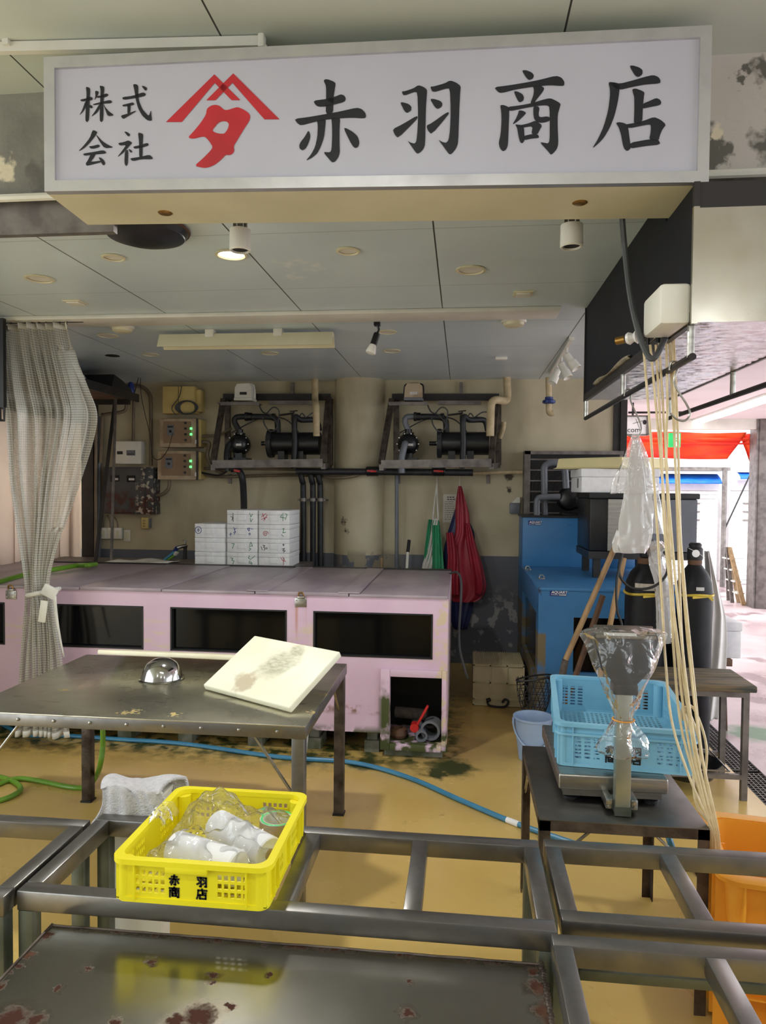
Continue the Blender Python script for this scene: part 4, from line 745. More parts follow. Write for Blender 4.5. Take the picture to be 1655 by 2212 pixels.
# ---------------------------------------------------------------- crates
def cells(u0, u1, nu, v0, v1, nv, fill=.62):
    du, dv = (u1 - u0) / nu, (v1 - v0) / nv; k = (1 - fill) / 2
    return [(u0 + (i + k) * du, v0 + (j + k) * dv, u0 + (i + 1 - k) * du, v0 + (j + 1 - k) * dv) for i in range(nu) for j in range(nv)]
def crate(name, lab, mt, loc, w, l, h, hole_f, hole_s, hole_b, flo, lip, letters=None, rz=0, th=.004, deep=False):
    """stacking crate, w along x, l along y, front at -y, base corner-centred at loc"""
    t = thing(name, lab, 'crate', loc, rz); M_ = Matrix.Translation(loc) @ Matrix.Rotation(rz, 4, 'Z')
    mb = MB(); ins = .012
    mb.perf((-w / 2, -l / 2 + th, .006), (1, 0, 0), (0, 0, 1), hole_f, w, h - .006, th)
    mb.perf((w / 2, l / 2 - th, .006), (-1, 0, 0), (0, 0, 1), hole_b, w, h - .006, th)
    mb.perf((-w / 2 + th, l / 2 - th, .006), (0, -1, 0), (0, 0, 1), hole_s, l - 2 * th, h - .006, th)
    mb.perf((w / 2 - th, -l / 2 + th, .006), (0, 1, 0), (0, 0, 1), hole_s, l - 2 * th, h - .006, th)
    mb.perf((-w / 2, -l / 2, .004), (1, 0, 0), (0, 1, 0), flo, w, l, th)
    mb.bm.transform(M_); mb.build('basket', mt, t)
    mb = MB(); r = .022
    # rolled rim with rounded corners
    def ring(off, z0, z1, thk):
        pts = []
        for cx, cy, a0 in ((w / 2 - r, l / 2 - r, 0), (-w / 2 + r, l / 2 - r, PI / 2), (-w / 2 + r, -l / 2 + r, PI), (w / 2 - r, -l / 2 + r, 1.5 * PI)):
            for k in range(7): g = a0 + k / 6 * PI / 2; pts.append((cx + math.cos(g) * (r + off), cy + math.sin(g) * (r + off)))
        inn = [(x * (1 - thk / (w / 2 + off)), y * (1 - thk / (l / 2 + off))) for x, y in pts]; n = len(pts)
        vs = [(x, y, z) for z in (z0, z1) for x, y in pts] + [(x, y, z) for z in (z0, z1) for x, y in inn]; fs = []
        for i in range(n):
            j = (i + 1) % n; fs += [[i, j, n + j, n + i], [2 * n + j, 2 * n + i, 3 * n + i, 3 * n + j], [n + i, n + j, 3 * n + j, 3 * n + i], [j, i, 2 * n + i, 2 * n + j]]
        mb._add(vs, fs)
    ring(lip, h - .012, h + .0006, lip + .0065)
    if deep: ring(lip * .8, h - .042, h - .034, lip * .8 + .003)
    mb.bm.transform(M_); mb.build('rim', mt, t)
    mb = MB(); ring(.003, 0, .012, .012); mb.bm.transform(M_); mb.build('foot_rim', mt, t)
    def rib(fn): mb = MB(); fn(mb); mb.bm.transform(M_); mb.build('rib', mt, t)
    for sx in (-1, 1):
        for sy in (-1, 1):
            mb = MB(); mb.lathe([(.02, .004), (.02, h - .012)], (sx * (w / 2 - .017), sy * (l / 2 - .017), 0), n=16); mb.bm.transform(M_); mb.build('corner_post', mt, t)
            rib(lambda mb: mb.span((sx * (w / 2 - .045), sy * (l / 2), .008), (sx * (w / 2 - .049), sy * (l / 2 + lip * .7), h - .012))); rib(lambda mb: mb.span((sx * (w / 2), sy * (l / 2 - .045), .008), (sx * (w / 2 + lip * .7), sy * (l / 2 - .049), h - .012)))
    for k in (-.28, 0, .28):
        for sx in (-1, 1): rib(lambda mb: mb.span((sx * w / 2, k * l - .002, .008), (sx * (w / 2 + lip * .7), k * l + .002, h - .012)))
    mb = MB(); mb.span((-w * .16, -l / 2 - lip, h - .026), (w * .12, -l / 2, h - .010), bev=.002); mb.bm.transform(M_); mb.build('grip', mt, t)
    if letters:
        gs, pw, fn = letters
        for g, gx, gy, gsx, gsy in gs: mb = MB(); glyph(mb, g, gx, gy, gsx, gsy, pw, lambda a, b: M_ @ Vector((a, -l / 2 - .0012, b))); mb.build('lettering', 'print_black', t, 'bold black printed character', fix=False)
    return t
w, l, h = .365, .395, .105
hf = cells(.045, .122, 5, .014, .074, 3, .66) + cells(.245, .322, 5, .014, .074, 3, .66)
hs = cells(.06, .15, 9, .016, .08, 3, .6) + cells(.245, .335, 9, .016, .08, 3, .6)
fl = cells(.025, .34, 16, .03, .365, 14, .55)
crate('fish_crate', 'bright yellow fish crate with bold black characters standing on steel stand frame', 'yellow_plastic', (-.622, 1.79, .62), w, l, h, hf, hs, hf, fl, .012,
      ([('aka', -.052, .071, .026, .025), ('hane', .015, .071, .026, .025), ('sho', -.052, .042, .026, .025), ('ten', .015, .042, .026, .025)], .0046, None))
# paper rolls and tape in the yellow crate
def roll(lab, a, b, r):
    a, b = Vector(a), Vector(b); t = thing('paper_roll', lab, 'paper roll', a, 0, 'white rolls in the yellow crate'); d = (b - a).normalized(); L = (b - a).length
    mb = MB(); mb.lathe([(.014, 0), (r - .003, 0), (r, .004), (r, L - .004), (r - .003, L), (.014, L)], a, d, 30); mb.build('sheet_roll', 'paper_roll', t)
    mb = MB(); mb.lathe([(.009, -.001), (.0145, -.002), (.0145, .004)], a, d, 20); mb.build('core', 'cardboard', t)
zb = .632
roll('white paper roll at right in yellow crate, cardboard core showing', (-.472, 1.742, zb + .043), (-.655, 1.872, zb + .044), .042)
roll('white paper roll in front, left end in yellow crate under the clear bag', (-.53, 1.664, zb + .043), (-.72, 1.74, zb + .044), .043)
mb = MB(); p = (-.5, 1.925, zb); t = thing('tape_roll', 'brown tape roll with green label in back corner of yellow crate', 'tape', p)
mb.lathe([(.038, 0), (.05, .001), (.05, .048), (.038, .049), (.038, 0)], p, n=36, cap=False); mb.build('tape', 'cardboard', t)
mb = MB(); mb.lathe([(.039, .0494), (.0495, .0496)], p, n=30, cap=False); mb.lathe([(.036, .001), (.0375, .001), (.0375, .049), (.036, .049)], p, n=30, cap=False); mb.build('core_label', 'print_white', t)
mb = MB(); mb.lathe([(.041, .0499), (.047, .0499)], p, n=30, cap=False); mb.build('stripe', 'exit_green', t)
t = thing('clear_bag', 'crumpled clear bag loosely covering the white rolls in yellow crate', 'plastic bag', (-.6, 1.77, .635))
def bagf(u, v):
    a, b = u * 2 - 1, v * 2 - 1; rr = max(abs(a), abs(b)); g = (1 - rr ** 2.4)
    wv = .010 * math.sin(a * 7 + b * 4) + .008 * math.sin(b * 11 - a * 5) + .005 * math.sin(a * 19 + b * 13)
    pk = .055 * math.exp(-((a + .45) ** 2 + (b - .55) ** 2) * 5)
    return Vector((-.607 + a * .145 + .01 * b, 1.785 + b * .145, .65 + .088 * max(g, 0) ** .3 + pk * max(g, 0) ** .5 + wv * (.3 + g)))
mb = MB(); mb.sheet(bagf, 46, 46); mb.build('film', 'clear_bag', t, fix=False)
mb = MB(); mb.sheet(lambda u, v: Vector((-.755 - .05 * u + .006 * math.sin(v * 14), 1.79 + (v - .5) * .09 * (1 - .3 * u), .725 + .025 * math.sin(u * 3) + .01 * math.sin(v * 19 + u * 5))), 10, 14); mb.build('bag_mouth', 'clear_bag', t, fix=False)
# white bin with towel
t = thing('white_bin', 'white plastic bin standing under the towel behind the steel frame', 'bin', (-.96, 2.16, 0))
mb = MB(); mb.prism([(-.075, 0), (.075, 0), (.085, .66), (-.085, .66)], lambda a, b, c: Vector((-.975 + a, c, b)), 2.055, 2.125); mb.build('body', 'white_plastic', t)
mb = MB(); mb.span((-1.062, 2.045, .655), (-.888, 2.135, .672), bev=.004); mb.build('rim', 'white_plastic', t)
def towf(u, v):
    x_ = -.975 + (u - .5) * (.185 + .12 * abs(v - .42)) + .012 * math.sin(v * 9); s_ = v
    wob = .006 * math.sin(u * 13 + v * 3) + .004 * math.sin(u * 29)
    if s_ < .42: k = s_ / .42; return Vector((x_ + .03 * (1 - k) * (u - .3), 2.038 - .012 * (1 - k) + wob, .58 + .105 * k + .012 * math.sin(u * 5) * (1 - k) - .05 * (1 - k) * max(0, u - .7) * 3))
    if s_ < .8: k = (s_ - .42) / .38; return Vector((x_, 2.036 + .105 * k, .684 + .01 * math.sin(u * 6 + k * 3) + .006 * math.sin(k * PI)))
    k = (s_ - .8) / .2; return Vector((x_, 2.145 + wob, .684 - .12 * k))
mb = MB(); mb.sheet(towf, 40, 44); tag(mb.build('terry_towel', 'terry_towel', solid=.01, fix=False), 'white terry towel draped over the bin behind yellow crate', 'towel')
# ---------------------------------------------------------------- scale table, scale, blue crate
t = thing('scale_table', 'small dark steel table carrying the platform scale', 'table', (.505, 2.55, 0))
x0, x1, y0, y1, zt = .25, .757, 2.235, 2.88, .58
mb = MB(); mb.span((x0, y0, zt - .004), (x1, y1, zt), bev=.001); mb.build('table_top', 'dark_stainless', t)
for a, b in (((x0, y0, zt - .035), (x1, y0 + .005, zt - .003)), ((x0, y1 - .005, zt - .035), (x1, y1, zt - .003)), ((x0, y0 + .005, zt - .035), (x0 + .005, y1 - .005, zt - .003)), ((x1 - .005, y0 + .005, zt - .035), (x1, y1 - .005, zt - .003))):
    mb = MB(); mb.span(a, b); mb.build('apron', 'rusty_leg_steel', t)
for lx, ly, sx, sy in ((x0, y0, 1, 1), (x1, y0, -1, 1), (x0, y1, 1, -1), (x1 - .0, y1, -1, -1)):
    mb = MB(); mb.span((lx, ly, 0), (lx + sx * .034, ly + sy * .004, zt - .004)); mb.span((lx, ly, 0), (lx + sx * .004, ly + sy * .034, zt - .004)); mb.build('leg', 'rusty_leg_steel', t)
for a, b in (((x0 + .02, y0 + .012, .42), (x0 + .16, y0 + .012, zt - .03)), ((x1 - .02, y0 + .012, .42), (x1 - .16, y0 + .012, zt - .03)), ((x0 + .012, y1 - .02, .4), (x0 + .012, y1 - .16, zt - .03))):
    mb = MB(); mb.cyl(a, b, .005, 8); mb.build('brace', 'stainless', t)
t = thing('platform_scale', 'stainless platform scale with upright column and display head', 'scale', (.5, 2.55, .58))
mb = MB(); mb.span((.325, 2.37, .622), (.672, 2.87, .672), bev=.006, seg=3); mb.build('platform', 'stainless', t)
mb = MB(); mb.span((.342, 2.385, .598), (.655, 2.855, .622)); mb.build('base', 'stainless', t)
for a, b in ((.37, 2.41), (.625, 2.41), (.37, 2.83), (.625, 2.83)): mb = MB(); mb.lathe([(.026, .58), (.028, .584), (.028, .592), (.015, .599)], (a, b, 0), n=12); mb.build('foot', 'black_plastic', t)
mb = MB(); mb.span((.488, 2.285, .582), (.535, 2.325, 1.0), bev=.003); mb.build('column', 'column_steel', t, 'square stainless column')
mb = MB(); mb.span((.462, 2.3, .596), (.484, 2.4, .628), bev=.004); mb.span((.539, 2.3, .596), (.561, 2.4, .628), bev=.004); mb.span((.484, 2.31, .6), (.539, 2.35, .622))
for a in (.473, .55):
    for b in (.604, .62): mb.lathe([(.006, 0), (.005, .005)], (a, 2.3, b), (0, -1, 0), 10)
mb.build('column_bracket', 'stainless', t); mb = MB(); mb.span((.486, 2.283, .582), (.537, 2.29, .61)); mb.build('column_cap', 'green_grey_steel', t)
mb = MB(); mb.prism([(.422, 1.148), (.612, 1.148), (.616, 1.135), (.585, 1.04), (.545, 1.0), (.535, .985), (.488, .985), (.478, 1.0), (.44, 1.04), (.418, 1.135)], lambda a, b, c: Vector((a, c + (b - 1.0) * .25, b)), 2.28, 2.33); mb.build('display_head', 'black_plastic', t, 'black display head')
mb = MB(); mb.box((.517, 2.335, 1.152), (.185, .06, .008), (.5, 0, 0), .002); mb.build('head_plate', 'stainless', t); 
mb = MB(); mb.box((.5, 2.318, 1.1475), (.1, .014, .002), (.5, 0, 0)); mb.build('display_label', 'label_silver', t)
mb = MB(); mb.span((.474, 2.276, .965), (.55, 2.334, 1.0), bev=.006); mb.build('neck_clamp', 'black_plastic', t)
t = thing('scale_cover_bag', 'clear plastic bag tied over the display head of the scale', 'plastic bag', (.512, 2.31, .86))
mb = MB(); tube_bag(mb, [(.512, 2.325, 1.168, .06, .03), (.515, 2.325, 1.158, .118, .05), (.516, 2.32, 1.12, .112, .052), (.515, 2.312, 1.04, .088, .05), (.513, 2.306, .96, .052, .042), (.512, 2.305, .905, .032, .03), (.512, 2.305, .88, .03, .0285), (.513, 2.305, .84, .055, .038), (.516, 2.305, .79, .078, .045), (.518, 2.305, .77, .07, .044)], 44, 9, .1); mb.build('film', 'clear_bag', t, fix=False)
mb = MB(); mb.tube([(.512 + .033 * math.cos(g), 2.305 + .031 * math.sin(g), .882) for g in [2 * PI * i / 24 for i in range(25)]], .0025, 6); mb.build('rubber_band', 'band_orange', t)
w, l, h = .435, .62, .148
hf = cells(.05, .14, 3, .02, .108, 7, .64) + cells(.31, .4, 3, .02, .108, 7, .64)
hs = cells(.08, .26, 9, .02, .108, 7, .55) + cells(.36, .54, 9, .02, .108, 7, .55)
fl = cells(.02, .415, 22, .03, .59, 24, .6)
crate('fish_crate', 'light blue fish crate with black characters on the platform scale', 'blue_plastic', (.578, 2.735, .6735), w, l, h, hf, hs, hf, fl, .014,
      ([('aka', -.066, .08, .036, .027), ('hane', .014, .08, .036, .027), ('sho', -.066, .049, .036, .027), ('ten', .014, .049, .036, .027)], .0056, None), deep=True, rz=-.095)
# ---------------------------------------------------------------- orange tub
t = thing('fish_tub', 'large orange plastic tub on floor at right edge', 'tub', (1.1, 2.27, 0), -.16); M_ = Matrix.Translation((1.1, 2.27, 0)) @ Matrix.Rotation(-.16, 4, 'Z')
w, l, h = .62, .42, .5
def rr(wx, wy, r, n=6):
    o = []
    for cx, cy, a0 in ((wx - r, wy - r, 0), (-wx + r, wy - r, PI / 2), (-wx + r, -wy + r, PI), (wx - r, -wy + r, 1.5 * PI)):
        for k in range(n + 1): g = a0 + k / n * PI / 2; o.append((cx + r * math.cos(g), cy + r * math.sin(g)))
    return o
def shell(mb, rings, cap=True):
    n = len(rings[0][1]); vs, fs = [], []
    for z_, q_ in rings: vs += [(a, b, z_) for a, b in q_]
    for i in range(len(rings) - 1):
        for a in range(n): b = (a + 1) % n; fs.append([i * n + a, i * n + b, (i + 1) * n + b, (i + 1) * n + a])
    if cap: fs.append(list(range(n))[::-1]); fs.append([(len(rings) - 1) * n + a for a in range(n)])
    mb._add(vs, fs)
mb = MB(); shell(mb, [(0, rr(.27, .18, .04)), (.44, rr(.3, .2, .05)), (.5, rr(.302, .202, .05)), (.5, rr(.285, .185, .05)), (.03, rr(.255, .165, .04))]); mb.bm.transform(M_); mb.build('body', 'orange_plastic', t)
mb = MB(); shell(mb, [(.488, rr(.335, .235, .07)), (.502, rr(.337, .237, .07)), (.506, rr(.325, .225, .065)), (.503, rr(.29, .19, .05)), (.488, rr(.296, .196, .05))], False); mb.bm.transform(M_); mb.build('rim', 'orange_plastic', t)
def rib(a, b): mb = MB(); mb.span(a, b); mb.bm.transform(M_); mb.build('rib', 'orange_plastic', t)
for k in range(6): yy = -.15 + k * .06; rib((-.325, yy - .003, .02), (-.27, yy + .003, .488))
for k in range(8): xx = -.26 + k * .075; rib((xx - .003, -.225, .02), (xx + .003, -.17, .488))
for zz in (.16, .32): rib((-.32, -.19, zz), (-.275, .19, zz + .005)); rib((-.28, -.22, zz), (.28, -.175, zz + .005))
# ---------------------------------------------------------------- wooden bench
t = thing('wooden_bench', 'steel framed bench with weathered wooden top at right', 'bench', (1.22, 4.05, 0))
x0, x1, y0, y1, zt = .93, 1.485, 3.85, 4.2, .605
for a, b in ((y0 - .02, y0 + .15), (y0 + .155, y1)):
    mb = MB(); mb.span((x0 - .02, a, zt - .035), (x1 + .03, b, zt), bev=.008); mb.build('plank', 'old_wood', t)
for lx in (x0, x1 - .03):
    for ly in (y0, y1 - .03): mb = MB(); mb.span((lx, ly, 0), (lx + .03, ly + .03, zt - .036)); mb.build('leg', 'grey_steel', t)
for a, b in (((x0 + .03, y0, zt - .066), (x1 - .03, y0 + .02, zt - .036)), ((x0 + .03, y1 - .02, zt - .066), (x1 - .03, y1, zt - .036)), ((x0, y0 + .03, zt - .066), (x0 + .02, y1 - .03, zt - .036)), ((x1 - .02, y0 + .03, zt - .066), (x1, y1 - .03, zt - .036)), ((x0 + .03, y0, .11), (x1 - .03, y0 + .02, .135)), ((x0 + .03, y1 - .02, .11), (x1 - .03, y1, .135))):
    mb = MB(); mb.span(a, b); mb.build('rail', 'grey_steel', t)
t = thing('wire_shelf_basin', 'dark shallow basin hanging on lower rails of the bench', 'basin', (1.27, 4.03, .07))
mb = MB(); mb.lathe([(.04, 0), (.13, .005), (.155, .05), (.17, .085), (.165, .085), (.12, .012), (.03, .008)], (1.24, 4.03, .055), n=32); mb.build('bowl', 'black_plastic', t)
mb = MB(); mb.tube([(1.4, 3.87, .145), (1.4, 4.18, .145), (1.08, 4.18, .145), (1.08, 3.87, .145), (1.4, 3.87, .145)], .005, 6); mb.build('wire_ring', 'stainless', t)
# ---------------------------------------------------------------- drain gratings
def grating(lab, x0, x1, y0, y1):
    t = thing('drain_grating', lab, 'grating', (x0, y0, -.03), 0, 'gratings over the drain'); mb = MB()
    n = int((x1 - x0) / .024); m_ = int((y1 - y0) / .03)
    for k in range(n + 1): x_ = x0 + (x1 - x0) * k / n; mb.span((x_ - .002, y0, -.03), (x_ + .002, y1, -.002))
    mb.build('bearing_bars', 'grey_steel', t); mb = MB()
    for k in range(m_ + 1): y_ = y0 + (y1 - y0) * k / m_; mb.span((x0, y_ - .002, -.012), (x1, y_ + .002, -.003))
    mb.build('cross_bars', 'grey_steel', t); mb = MB(); mb.span((x0 - .004, y0, -.12), (x0, y1, 0)); mb.span((x1, y0, -.12), (x1 + .004, y1, 0)); mb.build('side_bars', 'dark_steel', t)
grating('dark steel drain grating nearest the orange tub', 1.566, 1.714, 3.2, 4.25)
grating('pale steel drain grating beyond the bench', 1.566, 1.714, 4.3, 5.3)
# ---------------------------------------------------------------- hoses on the floor
def floorhose(name, lab, mt, pts, r, cat='hose'):
    mb = MB(); mb.tube([Zp(a, b, 0) + Vector((0, 0, r + .001)) for a, b in pts], r, 10, 10); return tag(mb.build(name, mt), lab, cat)
t = thing('water_hose', 'blue hose running across the yellow floor behind work table', 'hose', Zp(630, 1640, 0))
mb = MB(); mb.tube([Zp(a, b, 0) + Vector((0, 0, .014)) for a, b in ((-60, 1545), (0, 1568), (60, 1592), (130, 1593), (260, 1602), (400, 1612), (600, 1640), (760, 1652), (880, 1684), (990, 1732), (1095, 1777), (1180, 1808), (1290, 1843), (1400, 1862), (1520, 1888), (1580, 1900))], .013, 10, 8); mb.build('hose', 'blue_hose', t)
a, b = Zp(1095, 1777, 0), Zp(1120, 1787, 0); mb = MB(); mb.cyl(a + Vector((0, 0, .014)), b + Vector((0, 0, .014)), .0142, 12); mb.build('joint', 'print_white', t, 'white joint')
mb = MB(); mb.tube([Yp(1443, 1800, 2.7), Yp(1452, 1830, 2.68), Zp(1475, 1885, .1), Zp(1490, 1930, .014), Zp(1508, 1965, .014), Zp(1530, 2010, .014), Zp(1560, 2060, .014)], .012, 10, 8); tag(mb.build('water_hose', 'blue_hose'), 'blue hose dropping down behind the scale table legs', 'hose')
mb = MB(); mb.tube([Yp(222, 1568, 3.3), Yp(222, 1610, 3.3), Yp(216, 1655, 3.3), Zp(206, 1680, .05), Zp(188, 1700, .014), Zp(150, 1700, .014), Zp(90, 1688, .014), Zp(40, 1682, .014), Zp(0, 1693, .014), Zp(-40, 1720, .014), Zp(-20, 1732, .014), Zp(20, 1722, .014), Zp(45, 1703, .014), Zp(20, 1684, .014), Zp(-30, 1672, .014)], .013, 10, 8); tag(mb.build('water_hose', 'green_hose'), 'green hose coiled on the floor at left', 'hose')
# bucket, beige crate
t = thing('bucket', 'small pale blue bucket on floor left of the scale table', 'bucket', (.435, 4.3, 0))
c = (.435, 4.3, 0)
mb = MB(); mb.lathe([(.07, 0), (.082, .002), (.112, .245), (.119, .248), (.119, .258), (.108, .258), (.104, .245), (.078, .012), (.02, .01)], c, n=40); mb.build('pail', 'pail_blue', t)
mb = MB(); mb.tube([(c[0] + .118 * math.cos(g), c[1] - .02 - .1 * math.sin(g) ** 2 * 1.0, .225 - .13 * math.sin(g) ** 1) for g in [PI * i / 20 for i in range(21)]], .005, 8); mb.build('handle', 'pail_blue', t)
for s_ in (-1, 1): mb = MB(); mb.box((c[0] + s_ * .117, c[1] - .01, .225), (.012, .035, .04), bev=.004); mb.build('ear', 'pail_blue', t)
t = thing('storage_crate', 'beige ribbed plastic crate lying on floor by the back wall', 'crate', (.282, 5.52, 0))
x0, x1, y0, y1, h = .095, .47, 5.32, 5.72, .31
mb = MB(); mb.span((x0, y0, 0), (x1, y1, h), bev=.008); mb.build('body', 'beige_crate_plastic', t)
mb = MB()
for k in range(26): x_ = x0 + .01 + k * (x1 - x0 - .02) / 25; mb.span((x_ - .0035, y0 + .006, h - .002), (x_ + .0035, y1 - .006, h + .008))
mb.build('ribbed_top', 'beige_crate_plastic', t)
mb = MB()
for k in range(4): x_ = x0 + .006 + k * (x1 - x0 - .012) / 3; mb.span((x_ - .006, y0 - .01, .0), (x_ + .006, y0 + .004, h))
for zz in (.004, .05, .17, h - .012): mb.span((x0, y0 - .01, zz), (x1, y0 + .004, zz + .01))
mb.build('ribs', 'beige_crate_plastic', t)
mb = MB(); mb.tube([(.2, 5.305, .04), (.215, 5.29, .015), (.27, 5.28, .008), (.33, 5.285, .012), (.355, 5.295, .045), (.33, 5.3, .06), (.31, 5.3, .035)], .008, 8, 6); mb.lathe([(.014, 0), (.014, .03)], (.195, 5.3, .045), (1, 0, .4), 10); tag(mb.build('extension_lead', 'black_rubber'), 'black cord lying in front of the beige crate', 'cord')
# ---------------------------------------------------------------- pink tank
t = thing('pink_fish_tank', 'long pink fish holding tank with dark windows and grey lids', 'fish tank', (-2.1, 4.22, 0))
X0, X1, YF, YB, ZT = -4.0, -.075, 4.22, 5.58, .955
holes = [(0, 0, 3.53, .1)]
wins = [(-3.6, -2.87), (-2.67, -1.955), (-1.77, -1.05), (-.876, -.17)]
for a, b in wins: holes.append((a - X0, .6 - .04, b - X0, .857 - .04))
holes.append((-.414 - X0, .085 - .04, -.107 - X0, .487 - .04))
mb = MB(); mb.perf((X0, YF, .04), (1, 0, 0), (0, 0, 1), holes, X1 - X0, ZT - .04, -.03); mb.build('front_wall', 'pink_frp', t)
mb = MB(); mb.span((X1 - .03, YF + .03, .06), (X1, YB, ZT)); mb.build('side_wall', 'pink_frp', t)
mb = MB(); mb.span((X0, YB - .03, .14), (X1 - .03, YB, ZT)); mb.span((X0, YF + .03, .14), (-.5, YB - .03, .17)); mb.span((-.47, YF + .03, .05), (X1 - .03, YB - .03, .08)); mb.span((-.5, YF + .4, .08), (-.47, YB - .03, .55)); mb.build('inner_walls', 'pink_frp', t)
for a, b in wins:
    mb = MB(); mb.span((a - .02, YF + .031, .58), (b + .02, YF + .043, .877)); mb.build('window_pane', 'dark_glass', t, 'dark viewing window')
    mb = MB()
    for p, q in (((a - .006, YF - .003, .594), (a + .004, YF + .03, .863)), ((b - .004, YF - .003, .594), (b + .006, YF + .03, .863)), ((a, YF - .003, .594), (b, YF + .03, .603)), ((a, YF - .003, .854), (b, YF + .03, .863))): mb.span(p, q)
    mb.build('window_gasket', 'black_rubber', t)
mb = MB(); mb.perf((-2.66, YF + .046, .8), (1, 0, 0), (0, 0, 1), cells(.01, .69, 34, .005, .06, 3, .66), .7, .065, -.004); mb.build('inner_basket', 'mesh_teal', t)
for p, q in (((-.47, YF - .02, .045), (-.414, YF, .53)), ((-.107, YF - .02, .045), (-.08, YF, .53)), ((-.414, YF - .02, .487), (-.107, YF, .53)), ((-.414, YF - .02, .045), (-.107, YF, .085))):
    mb = MB(); mb.span(p, q, bev=.004); mb.build('hatch_frame', 'pink_frp', t)
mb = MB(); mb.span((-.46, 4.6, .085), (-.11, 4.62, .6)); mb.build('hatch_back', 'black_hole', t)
jx = [X0, -2.36, -1.83, -1.24, -.665, X1]
for i in range(5):
    mb = MB(); mb.span((jx[i] + .003, YF - .012, ZT), (jx[i + 1] - .003, YB - .04, ZT + .018 + .004 * (i % 2)), bev=.003); mb.build('lid', 'tank_lid_frp', t)
for a, b in ((-1.29, -1.16), (-.73, -.6)):
    mb = MB(); mb.span((a, YF - .016, ZT + .02), (b, YB - .06, ZT + .028), bev=.003); mb.build('lid_strip', 'tank_lid_frp', t)
mb = MB(); mb.span((X0, YB - .04, ZT), (X1, YB + .01, ZT + .026)); mb.build('rear_ledge', 'dark_steel', t)
mb = MB(); mb.span((X0, YB + .012, .88), (-1.3, 6.2, .955)); mb.span((X0, 6.12, 0), (-1.3, 6.18, .88)); mb.build('rear_shelf', 'grey_steel', t)
for px in (650, 25):
    q = Yp(px, 1294, YF); mb = MB(); mb.span((q.x - .036, YF - .006, .885), (q.x + .036, YF, .94), bev=.002); mb.box((q.x + .005, YF - .012, .945), (.045, .02, .014), bev=.004)
    for sx in (-.026, .026): 
        for zz in (.9, .925): mb.lathe([(.005, 0), (.004, .004)], (q.x + sx, YF - .006, zz), (0, -1, 0), 8)
    g = mb.build('latch', 'stainless', t); mb = MB(); mb.tube([(q.x - .012, YF - .014, .95), (q.x - .008, YF - .02, .972), (q.x + .014, YF - .02, .974), (q.x + .02, YF - .014, .95)], .004, 6, 4); mb.build('hasp', 'brass', g)
for px in (90, 275, 405, 555, 680, 805):
    q = Yp(px, 1590, YF + .1); mb = MB(); mb.span((q.x - .045, YF + .06, .0), (q.x + .045, YF + .25, .07)); mb.span((q.x - .03, YF + .08, .07), (q.x + .03, YF + .22, .14)); mb.build('foot_block', 'moss_block', t)
mb = MB(); mb.span((-.45, YF + .03, 0), (-.1, YF + .3, .05)); mb.build('foot_block', 'moss_block', t)
# things inside the hatch
t = thing('pipe_offcut', 'grey pipe elbow with end facing out inside the tank hatch', 'pipe', (-.16, 4.3, .085))
mb = MB(); mb.lathe([(.045, 0), (.06, .0), (.06, .1), (.045, .1), (.045, 0)], (-.175, 4.27, .15), (.15, 1, 0), 24, cap=False); mb.build('socket', 'grey_pvc', t)
mb = MB(); mb.lathe([(.024, 0), (.036, 0), (.036, .22), (.024, .22), (.024, 0)], (-.225, 4.25, .12), (-.2, 1, .1), 20, cap=False); mb.build('spigot', 'grey_pvc', t)
t = thing('valve_handle', 'red ball valve lever inside the tank hatch', 'valve', (-.22, 4.3, .2)); mb = MB(); mb.bar((-.26, 4.28, .17), (-.19, 4.28, .3), .03, .014, bev=.004); mb.build('lever', 'red_plastic', t)
mb = MB(); mb.cyl((-.27, 4.26, .165), (-.27, 4.32, .165), .026, 16); mb.build('hub', 'red_plastic', t)
mb = MB(); mb.cyl((-.4, 4.45, .2), (-.2, 4.42, .2), .035, 18); tag(mb.build('foam_pipe', 'pole_foam'), 'dull foam wrapped pipe lying inside the tank hatch', 'pipe')
mb = MB(); mb.lathe([(.045, 0), (.055, .02), (.05, .05), (.03, .06), (.02, .04)], (-.37, 4.33, .085), n=20); tag(mb.build('rusty_coupling', 'dark_wood'), 'brown rusty round coupling inside tank hatch', 'coupling')
mb = MB(); mb.tube([(-.09, 5.35, .97), (-.03, 5.2, 1.0), (-.0, 5.0, .93), (-.01, 4.75, .6), (.03, 4.7, .42), (.05, 4.72, .36)], .008, 8, 8); tag(mb.build('drain_hose', 'cable_grey'), 'thin grey hose hanging over right end of the pink tank', 'hose')
